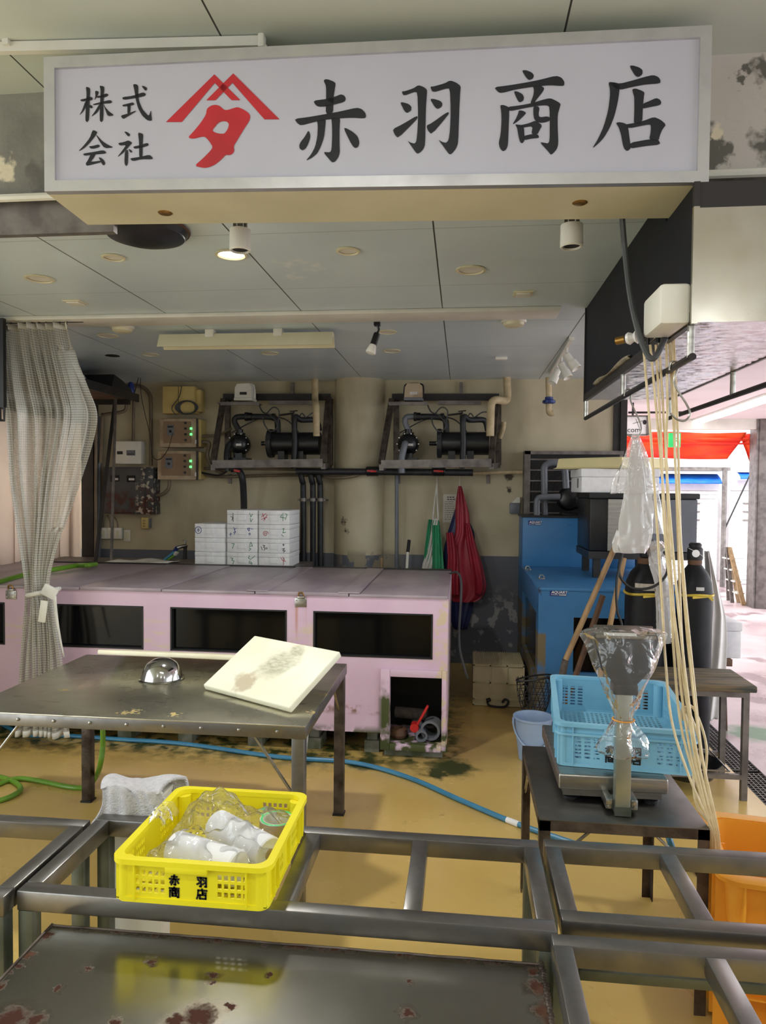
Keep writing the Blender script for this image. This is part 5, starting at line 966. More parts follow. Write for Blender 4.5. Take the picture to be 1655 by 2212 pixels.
# ---------------------------------------------------------------- styrofoam boxes
t0 = None; bw, bd, bh = .254, .36, .114; xs = [-2.57, -2.314, -2.058 + .005]; xs = [Yp(421, 1200, 5.68).x, Yp(490.5, 1200, 5.68).x, Yp(559, 1200, 5.68).x]
inv = lambda x, y: None
marks = {(0, 2): [('marker_blue', [[(.03 + .026 * math.cos(g), .062 + .028 * math.sin(g)) for g in [2 * PI * i / 14 for i in range(15)]], [(.028, .07), (.038, .062), (.03, .05), (.022, .06), (.034, .073)]]), ('marker_red', [[(.105, .095), (.125, .06)], [(.13, .1), (.135, .07), (.12, .05)]])],
 (1, 3): [('marker_black', [[(.05, .09), (.052, .02)], [(.03, .06), (.05, .055), (.04, .03)]]), ('marker_green', [[(.19, .09), (.2, .06), (.215, .085)], [(.195, .05), (.2, .02), (.215, .045)]])],
 (1, 2): [('marker_blue', [[(.02, .03), (.04, .035)], [(.03, .045), (.03, .015)], [(.055, .09), (.07, .05), (.06, .03)], [(.06, .07), (.075, .08)], [(.055, .045), (.072, .055)], [(.17, .08), (.19, .085), (.185, .06), (.17, .08)], [(.2, .08), (.215, .075)], [(.19, .045), (.198, .035), (.188, .028), (.183, .038), (.19, .045)]])],
 (1, 1): [('marker_green', [[(.04, .07), (.06, .07), (.045, .03)], [(.19, .06), (.2, .085), (.215, .055), (.185, .05)], [(.185, .04), (.2, .03), (.185, .015)]])],
 (1, 0): [('marker_green', [[(.03, .07), (.05, .065), (.04, .05), (.06, .045), (.05, .02)], [(.19, .09), (.18, .07), (.2, .06), (.235, .09)], [(.19, .05), (.185, .03), (.215, .03)], [(.2, .045), (.21, .01)]])],
 (2, 3): [('marker_red', [[(.02, .06), (.06, .09)], [(.03, .09), (.05, .04)], [(.02, .04), (.07, .06)], [(.04, .03), (.07, .08)]]), ('marker_green', [[(.19, .08), (.18, .06), (.22, .055)], [(.2, .095), (.2, .03)], [(.215, .09), (.235, .085), (.22, .04)]])],
 (2, 2): [('marker_red', [[(.055 + (.024 - .0012 * i) * math.cos(i * .6), .04 + (.024 - .0012 * i) * math.sin(i * .6)) for i in range(18)]]), ('marker_green', [[(.19, .035), (.205, .02)], [(.195, .08), (.21, .085), (.2, .05), (.225, .055)]])],
 (2, 1): [('marker_black', [[(.02, .05), (.03, .025)], [(.035, .06), (.05, .06), (.04, .045), (.055, .04), (.045, .02)], [(.065, .045), (.07, .035), (.06, .032)], [(.205, .075), (.212, .068), (.206, .06), (.2, .07), (.205, .075)], [(.195, .035), (.215, .038), (.2, .02), (.22, .02), (.205, .005)]])],
 (2, 0): [('marker_red', [[(.185, .08), (.2, .055), (.225, .05)], [(.2, .085), (.215, .06)], [(.21, .075), (.205, .02)]])]}
desc = {(0, 0): 'plain white styrofoam box at bottom of the short left stack', (0, 1): 'plain white styrofoam box in middle of the short left stack', (0, 2): 'styrofoam box with blue circled 8, top of the left stack',
 (1, 3): 'styrofoam box with black and pale green marks, top of middle stack', (1, 2): 'styrofoam box with blue marker writing, second from top of middle stack', (1, 1): 'styrofoam box with green 2 and 24, second from bottom of middle stack', (1, 0): 'styrofoam box with green 3 and 49, bottom of middle stack',
 (2, 3): 'styrofoam box with red scribble, top of the right stack', (2, 2): 'styrofoam box with red spiral mark, second from top of right stack', (2, 1): 'styrofoam box with black marker writing, second from bottom of right stack', (2, 0): 'styrofoam box with red mark only, bottom of the right stack'}
for c_, n_ in enumerate((3, 4, 4)):
    for k in range(n_):
        bx, by, bz_ = xs[c_], 5.68, .956 + k * .1155
        t = thing('styrofoam_box', desc[c_, k], 'box', (bx + bw / 2, by + bd / 2, bz_), 0, 'white styrofoam boxes behind the pink tank')
        mb = MB(); mb.span((bx, by, bz_), (bx + bw, by + bd, bz_ + .078), bev=.004)
        mb.span((bx + bw * .36, by - .009, bz_ + .03), (bx + bw * .63, by + .01, bz_ + .078), bev=.003)
        for q in range(5): mb.span((bx + bw - .002, by + .02, bz_ + .012 + q * .014), (bx + bw + .002, by + bd - .02, bz_ + .017 + q * .014))
        mb.build('body', 'styrofoam', t)
        mb = MB(); mb.span((bx - .001, by - .001, bz_ + .0785), (bx + bw + .001, by + bd + .001, bz_ + bh), bev=.004); mb.span((bx + bw * .37, by - .009, bz_ + .079), (bx + bw * .62, by + .01, bz_ + bh), bev=.003); mb.build('lid', 'styrofoam', t)
        for mt, sts in marks.get((c_, k), []):
            for grp in ([s_ for s_ in sts if s_[0][0] < .14], [s_ for s_ in sts if s_[0][0] >= .14]):
                if not grp: continue
                mb = MB()
                for st in grp: pen(mb, st, .0045, lambda a, b: Vector((bx + a, by - .0015, bz_ + b)))
                mb.build('marker_writing', mt, t, fix=False)
# ---------------------------------------------------------------- pumps on wall racks
def V3(px, py, y=6.45): return Yp(px, py, y)
def rack(lab, ox, mirror=False, grey=False):
    """steel wall rack with its ultraviolet cylinder, pump and pipes; ox = shift of photo x"""
    o = lambda px, py, y=6.4: Yp(px + ox, py, y)
    t = thing('pump_rack', lab, 'wall rack', o(590, 1005, 6.5))
    mb = MB(); a, b = o(483, 858, 6.55), o(714, 858, 6.55); mb.bar(a, b, .03, .06); c = o(520, 880, 6.55); mb.build('top_rail', 'dark_steel', t)
    mb = MB(); a, b = o(460, 1003, 6.2), o(698, 1000, 6.2); mb.bar(a, b, .04, .07); mb.build('bottom_rail', 'grey_steel', t)
    mb = MB(); mb.bar(o(460, 1010, 6.2), o(480, 1008, 6.6), .04, .05); mb.bar(o(698, 1007, 6.2), o(712, 1005, 6.6), .04, .05); mb.build('side_arm', 'grey_steel', t)
    for (p, q) in (((483, 862, 6.45), (460, 1000, 6.2)), ((710, 858, 6.5), (697, 1000, 6.22)), ((492, 862, 6.58), (492, 1005, 6.58)), ((713, 862, 6.58), (713, 1005, 6.58))):
        mb = MB(); mb.bar(o(*p), o(*q), .05, .03); mb.build('post', 'rusty_leg_steel', t)
    mb = MB(); mb.bar(o(476, 872, 6.4), o(560, 872, 6.4), .16, .012); mb.bar(o(476, 872, 6.32), o(560, 872, 6.32), .01, .03); mb.build('top_shelf', 'grey_steel', t)
    mb = MB(); mb.bar(o(582, 870, 6.45), o(676, 870, 6.45), .03, .035); mb.bar(o(632, 826, 6.57), o(632, 868, 6.57), .03, .03); mb.build('hanger', 'grey_steel', t)
    for px in (497, 690): mb = MB(); mb.bar(o(px, 1025, 6.6), o(px, 1045, 6.6), .03, .02); mb.build('lug', 'grey_steel', t)
    # blower on the shelf
    tb = thing('air_blower', ('white' if not grey else 'dull grey') + ' box-shaped air blower on shelf of the %s rack' % ('right' if grey else 'left'), 'blower', o(529, 868, 6.4), 0, 'air blowers on the pump racks')
    q = o(530, 868, 6.4); mb = MB(); mb.span((q.x - .085, 6.32, q.z + .004), (q.x + .085, 6.48, q.z + .03), bev=.008); mb.build('base', 'white_plastic' if not grey else 'grey_pvc', tb)
    mb = MB(); mb.prism([(-.08, 0), (.08, 0), (.076, .09), (.055, .125), (-.055, .125), (-.076, .09)], lambda a, b, c: Vector((q.x + a, c, q.z + .03 + b)), 6.33, 6.47); mb.build('housing', 'white_plastic' if not grey else 'beige_enamel', tb)
    mb = MB(); mb.tube([(q.x - .085, 6.4, q.z + .03), (q.x - .085, 6.4, q.z + .12), (q.x - .06, 6.4, q.z + .158), (q.x + .06, 6.4, q.z + .158), (q.x + .085, 6.4, q.z + .12), (q.x + .085, 6.4, q.z + .03)], .007, 8, 4); mb.build('handle', 'black_plastic' if grey else 'white_plastic', tb)
    mb = MB(); mb.span((q.x - .03, 6.326, q.z + .055), (q.x + .035, 6.329, q.z + .08)); mb.build('name_plate', 'label_silver' if grey else 'black_plastic', tb)
    # cylinder
    tc = thing('sterilizer_cylinder', 'black flanged horizontal cylinder on the %s rack' % ('right' if grey else 'left'), 'cylinder', o(640, 995, 6.4), 0, 'flanged cylinders on the pump racks')
    a, b = o(588, 958, 6.4), o(692, 958, 6.4); mb = MB(); mb.lathe([(.1, 0), (.102, .01), (.102, (b - a).length)], a, (b - a), 32); mb.build('barrel', 'black_plastic', tc)
    e = (b - a).normalized(); mb = MB(); mb.lathe([(.09, -.03), (.128, -.03), (.132, -.012), (.128, .01), (.1, .012)], a, e, 32); mb.build('flange', 'black_pipe', tc)
    for k in range(12):
        g = 2 * PI * k / 12; pz = a + e * -.03 + Vector((0, math.cos(g) * .115, math.sin(g) * .115)); mb = MB(); mb.lathe([(.007, 0), (.006, .006)], pz, -e, 6); mb.build('bolt', 'stainless', tc)
    mb = MB(); mb.cyl(a - e * .03, a - e * .1, .02, 12); mb.build('cable_gland', 'black_plastic', tc)
    for px in (612, 652): m = o(px, 990, 6.4); mb = MB(); mb.span((m.x - .03, 6.32, m.z - .035), (m.x + .03, 6.46, m.z + .06)); mb.build('saddle', 'black_plastic', tc)
    # pump
    tp = thing('water_pump', 'black bolted water pump on the %s rack' % ('right' if grey else 'left'), 'pump', o(515, 990, 6.38), 0, 'water pumps on the racks')
    c = o(518, 960, 6.4); mb = MB(); mb.lathe([(.03, -.11), (.075, -.1), (.095, -.06), (.098, .02), (.085, .06), (.06, .09), (.03, .1)], c, (.15, -1, 0), 28); mb.build('volute', 'black_plastic', tp)
    mb = MB(); mb.lathe([(.035, 0), (.05, .005), (.05, .02), (.032, .022), (.032, .05)], c + Vector((0, 0, .085)), n=20); mb.build('outlet_flange', 'black_plastic', tp)
    mb = MB(); mb.span((c.x - .09, 6.3, c.z - .15), (c.x + .09, 6.48, c.z - .125)); mb.span((c.x - .04, 6.34, c.z - .13), (c.x + .04, 6.46, c.z - .08)); mb.build('pump_foot', 'black_plastic', tp)
    for k in range(10):
        g = 2 * PI * k / 10; pz = c + Vector((math.cos(g) * .095, -.05, math.sin(g) * .095)); mb = MB(); mb.lathe([(.008, 0), (.006, .008)], pz, (0, -1, 0), 6); mb.build('bolt', 'stainless', tp)
    mb = MB(); mb.span((c.x + .0, 6.288, c.z - .02), (c.x + .05, 6.29, c.z)); mb.build('type_plate', 'label_silver', tp)
    gm = 'grey_pvc' if grey else 'black_pipe'; side = 'right' if grey else 'left'
    tt = thing('pump_pipework', 'bent pipes joining pump and cylinder on the %s rack' % side, 'pipes', o(505, 900, 6.4), 0, 'pipework on the pump racks')
    mb = MB(); mb.tube([c + Vector((0, 0, .12)), o(507 + 4 * grey, 912), o(509 + 4 * grey, 903), o(520, 900), o(545, 900)], .026, 14, 5); mb.build('riser', gm, tt)
    mb = MB(); mb.tube([o(545, 900), o(585, 901), o(597, 906), o(600, 918), o(600, 944)], .027, 14, 5); mb.cyl(o(530, 900), o(536, 900), .04, 16); mb.build('cross_pipe', 'black_pipe', tt)
    mb = MB(); mb.lathe([(.034, 0), (.034, .03), (.03, .03)], o(588, 901), (1, 0, 0), 14); mb.lathe([(.036, 0), (.036, .04)], o(535, 900), (1, 0, 0), 14); mb.build('union', 'black_plastic', tt)
    mb = MB(); mb.tube([o(690, 930, 6.42), o(682, 908, 6.42), o(650, 907, 6.34), o(639, 900, 6.3), o(636, 915, 6.28), o(637, 960, 6.28), o(634, 1012, 6.28)], .026, 14, 4); mb.build('return_pipe', 'black_pipe', tt)
    if grey: mb = MB(); mb.tube([c + Vector((-.02, -.1, -.0)), c + Vector((-.02, -.16, -.02)), o(504, 990, 6.22), o(504, 1022, 6.22)], [.028, .03], 14, 6); mb.build('suction_pipe', 'grey_pvc', tt)
    else: mb = MB(); mb.tube([c + Vector((-.05, -.06, .02)), c + Vector((-.08, -.1, -.03)), o(489, 990, 6.25), o(491, 1018, 6.25)], .024, 14, 6); mb.build('suction_pipe', 'black_pipe', tt)
    mb = MB()
    for pts in (((560, 875, 6.45), (568, 890, 6.4), (585, 898, 6.35), (600, 920, 6.3), (585, 932, 6.3), (572, 918, 6.3), (568, 900, 6.35)), ((575, 895, 6.4), (590, 880, 6.35), (603, 888, 6.35), (600, 915, 6.33)), ((645, 905, 6.35), (652, 893, 6.35), (660, 904, 6.35), (650, 912, 6.35), (675, 892, 6.4), (690, 890, 6.4)), ((500, 935, 6.5), (560, 905, 6.5), (615, 905, 6.5), (650, 940, 6.5))): mb.tube([o(*q) for q in pts], .006, 6, 6)
    mb.build('cables', 'cable_grey', tt)
    mb = MB(); mb.tube([o(602, 897, 6.36), o(632, 893, 6.36), o(634, 890, 6.36)], .009, 8, 3); mb.bar(o(626, 889, 6.36), o(643, 887, 6.36), .015, .01); mb.cyl(o(632, 895, 6.36), o(632, 910, 6.36), .012, 8); mb.build('tap', 'dark_steel', tt)
    tw = thing('wrapped_pipe', 'beige wrapped pipe coming down from ceiling at the %s rack' % side, 'pipe', o(680, 820, 6.5), 0, 'wrapped pipes at the racks')
    mb = MB()
    if grey: mb.tube([o(731, 814, 6.5), o(732, 858, 6.5), o(725, 866, 6.4), o(708, 864, 6.3), o(698, 872, 6.28), o(696, 900, 6.25), o(695, 942, 6.25)], .034, 14, 4)
    else: mb.tube([o(681, 820, 6.5), o(681, 862, 6.45), o(683, 880, 6.25), o(684, 942, 6.25)], .03, 14, 4)
    mb.build('wrapping', 'ivory_wrap', tw); 
rack('rusty steel rack on wall left of the column holding black pump', 0)
rack('rusty steel rack on wall right of the column holding black pump', 364, grey=True)
# pipes along the wall
def pipe(lab, mt, pts, r, name='wall_pipe', n=12, sm=5, grp=None):
    mb = MB(); mb.tube([Yp(a, b, c) for a, b, c in pts], r, n, sm); o = tag(mb.build(name, mt), lab, 'pipe', grp); return o
t = thing('wall_pipe', 'black pipe bending down from left rack behind the boxes', 'pipe', Yp(525, 1220, 6.3))
mb = MB(); mb.tube([Yp(500, 1013, 6.3), Yp(515, 1016, 6.3), Yp(523, 1032, 6.3), Yp(526, 1060, 6.35), Yp(527, 1110, 6.4), Yp(527, 1222, 6.45)], .03, 14, 6); mb.build('pipe', 'black_pipe', t)
mb = MB(); mb.bar(Yp(506, 1016, 6.26), Yp(518, 1018, 6.26), .02, .02); mb.build('red_lever', 'red_plastic', t, 'red valve lever')
for px in (655, 676, 692):
    lb = {655: 'leftmost of three black pipes running down beside column', 676: 'middle of three black pipes running down beside column', 692: 'rightmost of three black pipes running down beside column'}[px]
    t = thing('down_pipe', lb, 'pipe', Yp(px, 1225, 6.45), 0, 'three black down pipes')
    mb = MB(); mb.tube([Yp(px - 6, 1022, 6.4), Yp(px - 2, 1040, 6.42), Yp(px, 1065, 6.45), Yp(px, 1270, 6.45)], .026, 14, 5); mb.build('pipe', 'black_pipe', t)
    mb = MB(); q = Yp(px, 1083, 6.45); mb.lathe([(.034, 0), (.034, .03)], q, n=14); mb.span((q.x - .05, 6.44, q.z + .006), (q.x + .05, 6.58, q.z + .02)); mb.build('clamp', 'grey_steel', t)
t = thing('manifold_pipe', 'long black horizontal pipe with red valve levers under both racks', 'pipe', Yp(830, 1020, 6.33))
mb = MB(); mb.cyl(Yp(640, 1018, 6.33), Yp(1022, 1021, 6.33), .03, 16); mb.build('pipe', 'black_pipe', t)
for px in (805, 948):
    q = Yp(px, 1018, 6.33); mb = MB(); mb.lathe([(.034, -.06), (.044, -.05), (.044, .05), (.034, .06)], q, (1, 0, 0), 18); mb.build('valve_body', 'black_plastic', t)
    mb = MB(); mb.lathe([(.012, 0), (.012, .015)], q + Vector((0, -.044, 0)), (0, -1, 0), 10); mb.box(q + Vector((0, -.06, 0)), (.085, .012, .016), (0, .06, 0), .004); mb.build('valve_lever', 'red_plastic', t, 'red valve lever')
pipe('thin beige pipe along wall below left rack, upper one', 'conduit', ((440, 1012, 6.55), (560, 1013, 6.55), (640, 1014, 6.55)), .013)
pipe('thin beige pipe along wall below left rack, lower one', 'conduit', ((440, 1024, 6.55), (480, 1030, 6.55), (640, 1026, 6.55), (740, 1032, 6.35), (790, 1020, 6.35), (835, 1003, 6.4)), .014)
pipe('thin beige pipe along wall right of the right rack', 'ivory_wrap', ((1020, 1023, 6.5), (1070, 1021, 6.5), (1128, 1020, 6.5)), .017)
pipe('slim dark vertical pipe below the right rack', 'grey_pvc', ((857, 1026, 6.5), (857, 1250, 6.5)), .017)
t = thing('ceiling_drain_pipe', 'beige pipe stub with dark blue coupling hanging from ceiling at right', 'pipe', Yp(1185, 815, 6.3))
mb = MB(); mb.cyl(Yp(1185, 815, 6.3), Yp(1186, 860, 6.3), .026, 14); mb.tube([Yp(1186, 872, 6.3), Yp(1186, 888, 6.3), Yp(1190, 893, 6.3), Yp(1196, 892, 6.3)], .026, 14, 4); mb.build('pipe', 'ivory_wrap', t)
mb = MB(); q = Yp(1186, 873, 6.3); mb.lathe([(.03, 0), (.055, .01), (.055, .03), (.035, .04), (.035, .06)], q, n=16); mb.build('coupling', 'label_navy', t)
pipe('short white-capped vent pipe beside the right rack', 'ivory_wrap', ((1088, 912, 6.45), (1087, 925, 6.45), (1080, 945, 6.5)), .022)
# ---------------------------------------------------------------- boxes on the left of the back wall
def wallbox(name, lab, cat, mt, r, depth, bev=.006):
    a, b = Yp(r[0], r[3], 6.61 - depth), Yp(r[2], r[1], 6.61 - depth); t = thing(name, lab, cat, ((a.x + b.x) / 2, 6.61, a.z))
    mb = MB(); mb.span((a.x, 6.61 - depth, a.z), (b.x, 6.609, b.z), bev=bev); mb.build('housing', mt, t); return t, a, b
t, a, b = wallbox('switch_cupboard', 'yellowed plastic cupboard with coiled cable, above control boxes', 'cupboard', 'yellowed_plastic', (351, 834, 420, 893), .14)
mb = MB(); mb.span(((a.x + b.x) / 2 - .002, 6.468, a.z), ((a.x + b.x) / 2 + .002, 6.4705, b.z)); mb.build('door_gap', 'dark_steel', t)
mb = MB(); mb.span((b.x, 6.5, a.z + .02), (b.x + .05, 6.609, b.z - .03), bev=.005); mb.build('side_cover', 'yellowed_plastic', t)
mb = MB()
for k in range(7): mb.tube([Vector((b.x - .06 + (.075 + .006 * k) * math.cos(g + k), 6.455 - .004 * k, a.z + .05 + (.06 + .005 * math.sin(k * 3)) * math.sin(g + k) )) for g in [2 * PI * i / 18 for i in range(19)]], .0045, 5)
mb.tube([(a.x + .19, 6.46, b.z), (a.x + .17, 6.45, a.z + .15), (a.x + .1, 6.45, a.z + .05), (a.x + .14, 6.45, a.z - .02)], .004, 5, 6); tag(mb.build('cable_coil', 'cable_grey'), 'coil of thin cable hanging on the yellowed cupboard', 'cable')
for r, nm in (((345, 904, 428, 966), 'upper'), ((340, 974, 428, 1036), 'lower')):
    t, a, b = wallbox('control_box', '%s rusty beige control box with green lights' % nm, 'control box', 'beige_enamel', r, .16); t['group'] = 'control boxes on back wall'
    yf = 6.45; w_, h_ = b.x - a.x, b.z - a.z; P_ = lambda u, v, o=0: (a.x + u * w_, yf - o, a.z + v * h_)
    mb = MB(); mb.span(P_(.1, .14, .004), P_(.82, .9, 0)); mb.build('face', 'taupe_face', t)
    mb = MB(); mb.span(P_(.2, .4, .008), P_(.38, .78, .003)); mb.build('meter', 'grey_pvc', t); mb = MB(); mb.span(P_(.22, .68, .01), P_(.36, .74, .007)); mb.lathe([(.014, 0), (.012, .008)], P_(.29, .55, .007), (0, -1, 0), 10); mb.build('meter_dial', 'black_plastic', t)
    for v in (.25, .45, .65, .84):
        mb = MB(); mb.lathe([(.012, 0), (.01, .012)], P_(.68, v, .003), (0, -1, 0), 12); mb.build('knob', 'black_plastic', t)
    for v in (.45, .65): mb = MB(); mb.span(P_(.8, v - .035, .012), P_(.845, v + .035, .0)); mb.build('indicator_light', 'green_led', t, 'lit green indicator')
    mb = MB(); mb.span(P_(.955, .0, .004), P_(1.0, 1, 0)); mb.build('door_edge', 'dark_steel', t)
    mb = MB(); mb.span(P_(.93, .12, .01), P_(.965, .26, 0)); mb.build('latch', 'stainless', t)
    mb = MB(); mb.span((b.x, 6.47, a.z + .01), (b.x + .02, 6.609, b.z - .01)); mb.build('side_panel', 'yellowed_plastic', t)
t, a, b = wallbox('breaker_panel', 'white breaker panel above dark rusted meter box', 'breaker panel', 'white_plastic', (249, 953, 305, 1002), .1)
mb = MB(); mb.span((a.x + .02, 6.505, a.z + .09), (a.x + .075, 6.51, a.z + .12)); mb.build('switch', 'black_plastic', t); mb = MB(); mb.span((a.x + .115, 6.503, a.z + .08), (a.x + .2, 6.51, a.z + .13)); mb.build('cover_window', 'grey_pvc', t)
mb = MB()
for k in range(4): mb.span((a.x + .125 + k * .018, 6.5, a.z + .085), (a.x + .135 + k * .018, 6.504, a.z + .1))
mb.build('breaker', 'black_plastic', t)
t, a, b = wallbox('meter_box', 'dark rust-eaten meter box with two small windows', 'meter box', 'rusted_box', (224, 1009, 331, 1110), .16)
mb = MB(); mb.span((a.x + .02, 6.442, a.z + .02), (b.x - .08, 6.45, b.z - .015)); mb.build('door', 'rusted_box', t)
for u in (.18, .55): mb = MB(); mb.span((a.x + u * .43, 6.436, b.z - .14), (a.x + u * .43 + .08, 6.443, b.z - .08)); g = mb.build('meter_window', 'dark_glass', t); mb = MB(); mb.span((a.x + u * .43 + .02, 6.434, b.z - .125), (a.x + u * .43 + .075, 6.437, b.z - .105)); mb.build('counter', 'label_silver', g)
for k, px in enumerate((217, 232, 247)):
    t, a, b = wallbox('wall_switch', 'ivory double socket box, %s of the row of three' % ('leftmost', 'middle', 'rightmost')[k], 'socket', 'white_plastic', (px, 1140, px + 14.5, 1164), .05, .004); t['group'] = 'row of three socket boxes'
    mb = MB(); mb.span((a.x + .018, 6.556, a.z + .02), (a.x + .04, 6.561, a.z + .08)); mb.build('outlet', 'cream_enamel', t)
t, a, b = wallbox('wall_plate', 'flat ivory blank plate right of the three sockets', 'wall plate', 'white_plastic', (267, 1145, 281, 1169), .012, .002); mb = MB(); mb.span((a.x + .01, 6.596, a.z + .015), (b.x - .01, 6.599, b.z - .015)); mb.build('inset', 'cream_enamel', t)
t, a, b = wallbox('wall_socket', 'beige power socket below the meter box', 'socket', 'yellowed_plastic', (305, 1118, 320, 1142), .05, .005); mb = MB(); mb.span((b.x, 6.57, a.z + .01), (b.x + .012, 6.609, b.z - .01)); mb.build('side_plate', 'grey_pvc', t)
mb = MB()
for k in range(3): mb.span((a.x + .02, 6.556, a.z + .02 + k * .025), (a.x + .024, 6.561, a.z + .03 + k * .025)); mb.span((a.x + .034, 6.556, a.z + .02 + k * .025), (a.x + .038, 6.561, a.z + .03 + k * .025))
mb.build('slot', 'black_plastic', t)
def cond(lab, pts, r=.014, mt='conduit'): mb = MB(); mb.tube([Yp(a, b, c) for a, b, c in pts], r, 10, 6); return tag(mb.build('conduit_pipe', mt), lab, 'conduit')
cond('conduit arching over from the shelf down to the meter box', ((275, 832, 6.57), (305, 835, 6.57), (322, 850, 6.57), (326, 880, 6.57), (326, 1005, 6.57)), .018)
cond('straight vertical conduit above the white breaker panel', ((289, 860, 6.57), (288, 955, 6.57)), .014)
cond('bent conduit between meter box and lower control box', ((331, 1070, 6.52), (350, 1068, 6.52), (364, 1055, 6.52), (366, 1036, 6.52)), .017)
cond('conduit looping from control boxes to under the left rack', ((436, 955, 6.5), (452, 958, 6.5), (448, 985, 6.5), (462, 1012, 6.5), (485, 1022, 6.5)), .018)
cond('short conduit from upper control box to left rack', ((432, 942, 6.5), (470, 940, 6.5), (500, 925, 6.5)), .013)
cond('thin dark cable from lower control box to the pipe valve', ((432, 1020, 6.5), (470, 1027, 6.45), (490, 1018, 6.4)), .009, 'black_rubber')
for k, px in enumerate((222, 232, 243)): cond('grey cable fanning down from meter box, ' + ('left', 'middle', 'right')[k] + ' one', ((px, 1112, 6.58), (px + 3 + k * 3, 1125, 6.58), (px + 2 + k * 5, 1142, 6.58)), .007, 'conduit')
cond('bundle pipe rising along the wall beside the dark post, front one', ((208, 905, 6.5), (207, 1215, 6.5)), .016); cond('blue-grey pipe along the wall just right of the dark post', ((214, 900, 6.54), (213, 1240, 6.54)), .022, 'grey_pvc')
cond('pale conduit curving out below the left shelf', ((272, 862, 6.45), (272, 882, 6.45), (262, 890, 6.45), (225, 896, 6.45), (222, 905, 6.5), (218, 1000, 6.5)), .015)
cond('thin wires hanging from the ceiling hole by the shelf', ((302, 805, 6.3), (290, 850, 6.4), (284, 860, 6.45)), .004, 'black_rubber'); cond('long thin wire looping from ceiling to control box', ((303, 805, 6.3), (306, 860, 6.45), (324, 940, 6.45), (330, 985, 6.45), (345, 992, 6.44), (363, 970, 6.42), (373, 935, 6.4)), .003, 'black_rubber')
# shelf at upper left
t = thing('wall_shelf', 'dark wooden shelf high on left wall loaded with gear', 'shelf', (-3.4, 5.8, 2.36))
a = Yp(300, 866, 6.2); sx = a.x
mb = MB(); mb.span((-3.598, 5.2, 2.375), (sx, 6.2, 2.415)); mb.build('board', 'dark_wood', t); mb = MB(); mb.span((sx - .02, 5.2, 2.36), (sx + .002, 6.2, 2.43)); mb.build('front_edge', 'dark_steel', t)
mb = MB(); mb.span((-3.598, 5.3, 2.33), (sx - .05, 5.34, 2.374)); mb.span((-3.598, 6.1, 2.33), (sx - .05, 6.14, 2.374)); mb.build('bracket', 'dark_steel', t)
mb = MB(); mb.bar(Yp(250, 850, 6.0), Yp(240, 1232, 5.75), .018, .018); tag(mb.build('prop_pole', 'grey_steel'), 'thin grey pole propping the left shelf', 'pole'); mb = MB(); mb.bar(Yp(248, 870, 6.05), Yp(205, 1225, 5.8), .03, .008); tag(mb.build('flat_bar', 'dark_steel'), 'flat dark bar leaning beside the shelf pole', 'bar')
t = thing('helmet', 'white helmet on left shelf behind the curtain edge', 'helmet', (-3.3, 5.4, 2.415)); mb = MB(); mb.lathe([(.12, 0), (.125, .01), (.118, .05), (.09, .1), (.05, .125), (.01, .13)], (-3.2, 5.62, 2.416), n=24); mb.build('shell', 'white_plastic', t)
t = thing('tarpaulin_bundle', 'black folded tarpaulin bundle on the left shelf', 'bundle', (-3.15, 5.9, 2.415)); mb = MB(); mb.prism([(5.75, 0), (6.15, 0), (6.1, .05), (5.95, .1), (5.8, .13)], lambda a, b, c: Vector((c, a, 2.416 + b)), -3.5, sx - .03); mb.build('fold', 'black_rubber', t)
mb = MB(); mb.lathe([(.03, 0), (.032, .01), (.03, .09), (.02, .11), (.015, .12)], (sx - .06, 6.17, 2.4155), n=16); tag(mb.build('blue_can', 'label_navy'), 'small dark blue can at end of the left shelf', 'can')
# black framed thing at the left picture edge
t = thing('black_panel', 'black hanging panel with open bottom frame at the far left edge', 'panel', (-2.9, 4.0, 2.0))
a, b = Yp(-60, 700, 3.95), Yp(10, 880, 3.95); mb = MB(); mb.span((a.x, 3.94, b.z), (b.x, 3.97, 2.575)); mb.build('sheet', 'black_plastic', t)
c = Yp(8, 908, 3.95); mb = MB(); mb.tube([(b.x - .006, 3.955, b.z + .01), (b.x - .006, 3.955, c.z), (a.x, 3.955, c.z + .005)], .008, 8); mb.tube([(b.x - .03, 3.955, b.z + .01), (b.x - .03, 3.955, c.z + .005)], .006, 8); mb.build('frame', 'dark_steel', t)
# tap with hoses
t = thing('wall_tap', 'chrome tap on a post with blue and green hose connectors', 'tap', Yp(398, 1215, 6.2))
q = Yp(400, 1180, 6.2); mb = MB(); mb.cyl(Yp(400, 1245, 6.2), q, .016, 12); mb.build('post', 'dark_steel', t)
mb = MB(); mb.tube([q + Vector((0, .02, .0)), q + Vector((0, -.03, .005)), q + Vector((-.05, -.06, -.01))], .016, 12, 4); mb.cyl(q, q + Vector((0, 0, .05)), .01, 10); mb.box(q + Vector((0, 0, .052)), (.05, .01, .01), bev=.003); mb.build('body', 'stainless', t)
for k, (mt, dz) in enumerate((('blue_hose', 0), ('green_hose', -.035))):
    e = Yp(378, 1190 + k * 8, 6.15); mb = MB(); mb.tube([q + Vector((-.05, -.06, -.01 + dz)), e, Yp(345, 1218 + k * 4, 6.05), Yp(320, 1240, 6.0)], .012, 10, 4); mb.build('hose', mt, t); mb = MB(); mb.cyl(q + Vector((-.05, -.06, -.01 + dz)), e, .019, 12); mb.build('connector', 'label_navy' if k == 0 else 'white_plastic', t)
mb = MB(); mb.sheet(lambda u, v: Vector((-2.95 + u * .55, 5.62 + v * .3, .972 + .012 * math.sin(u * 9) * math.sin(v * 5))), 16, 8); tag(mb.build('cloth_rag', 'white_cloth', solid=.006), 'crumpled pale rag behind tank lid near the tap', 'rag')
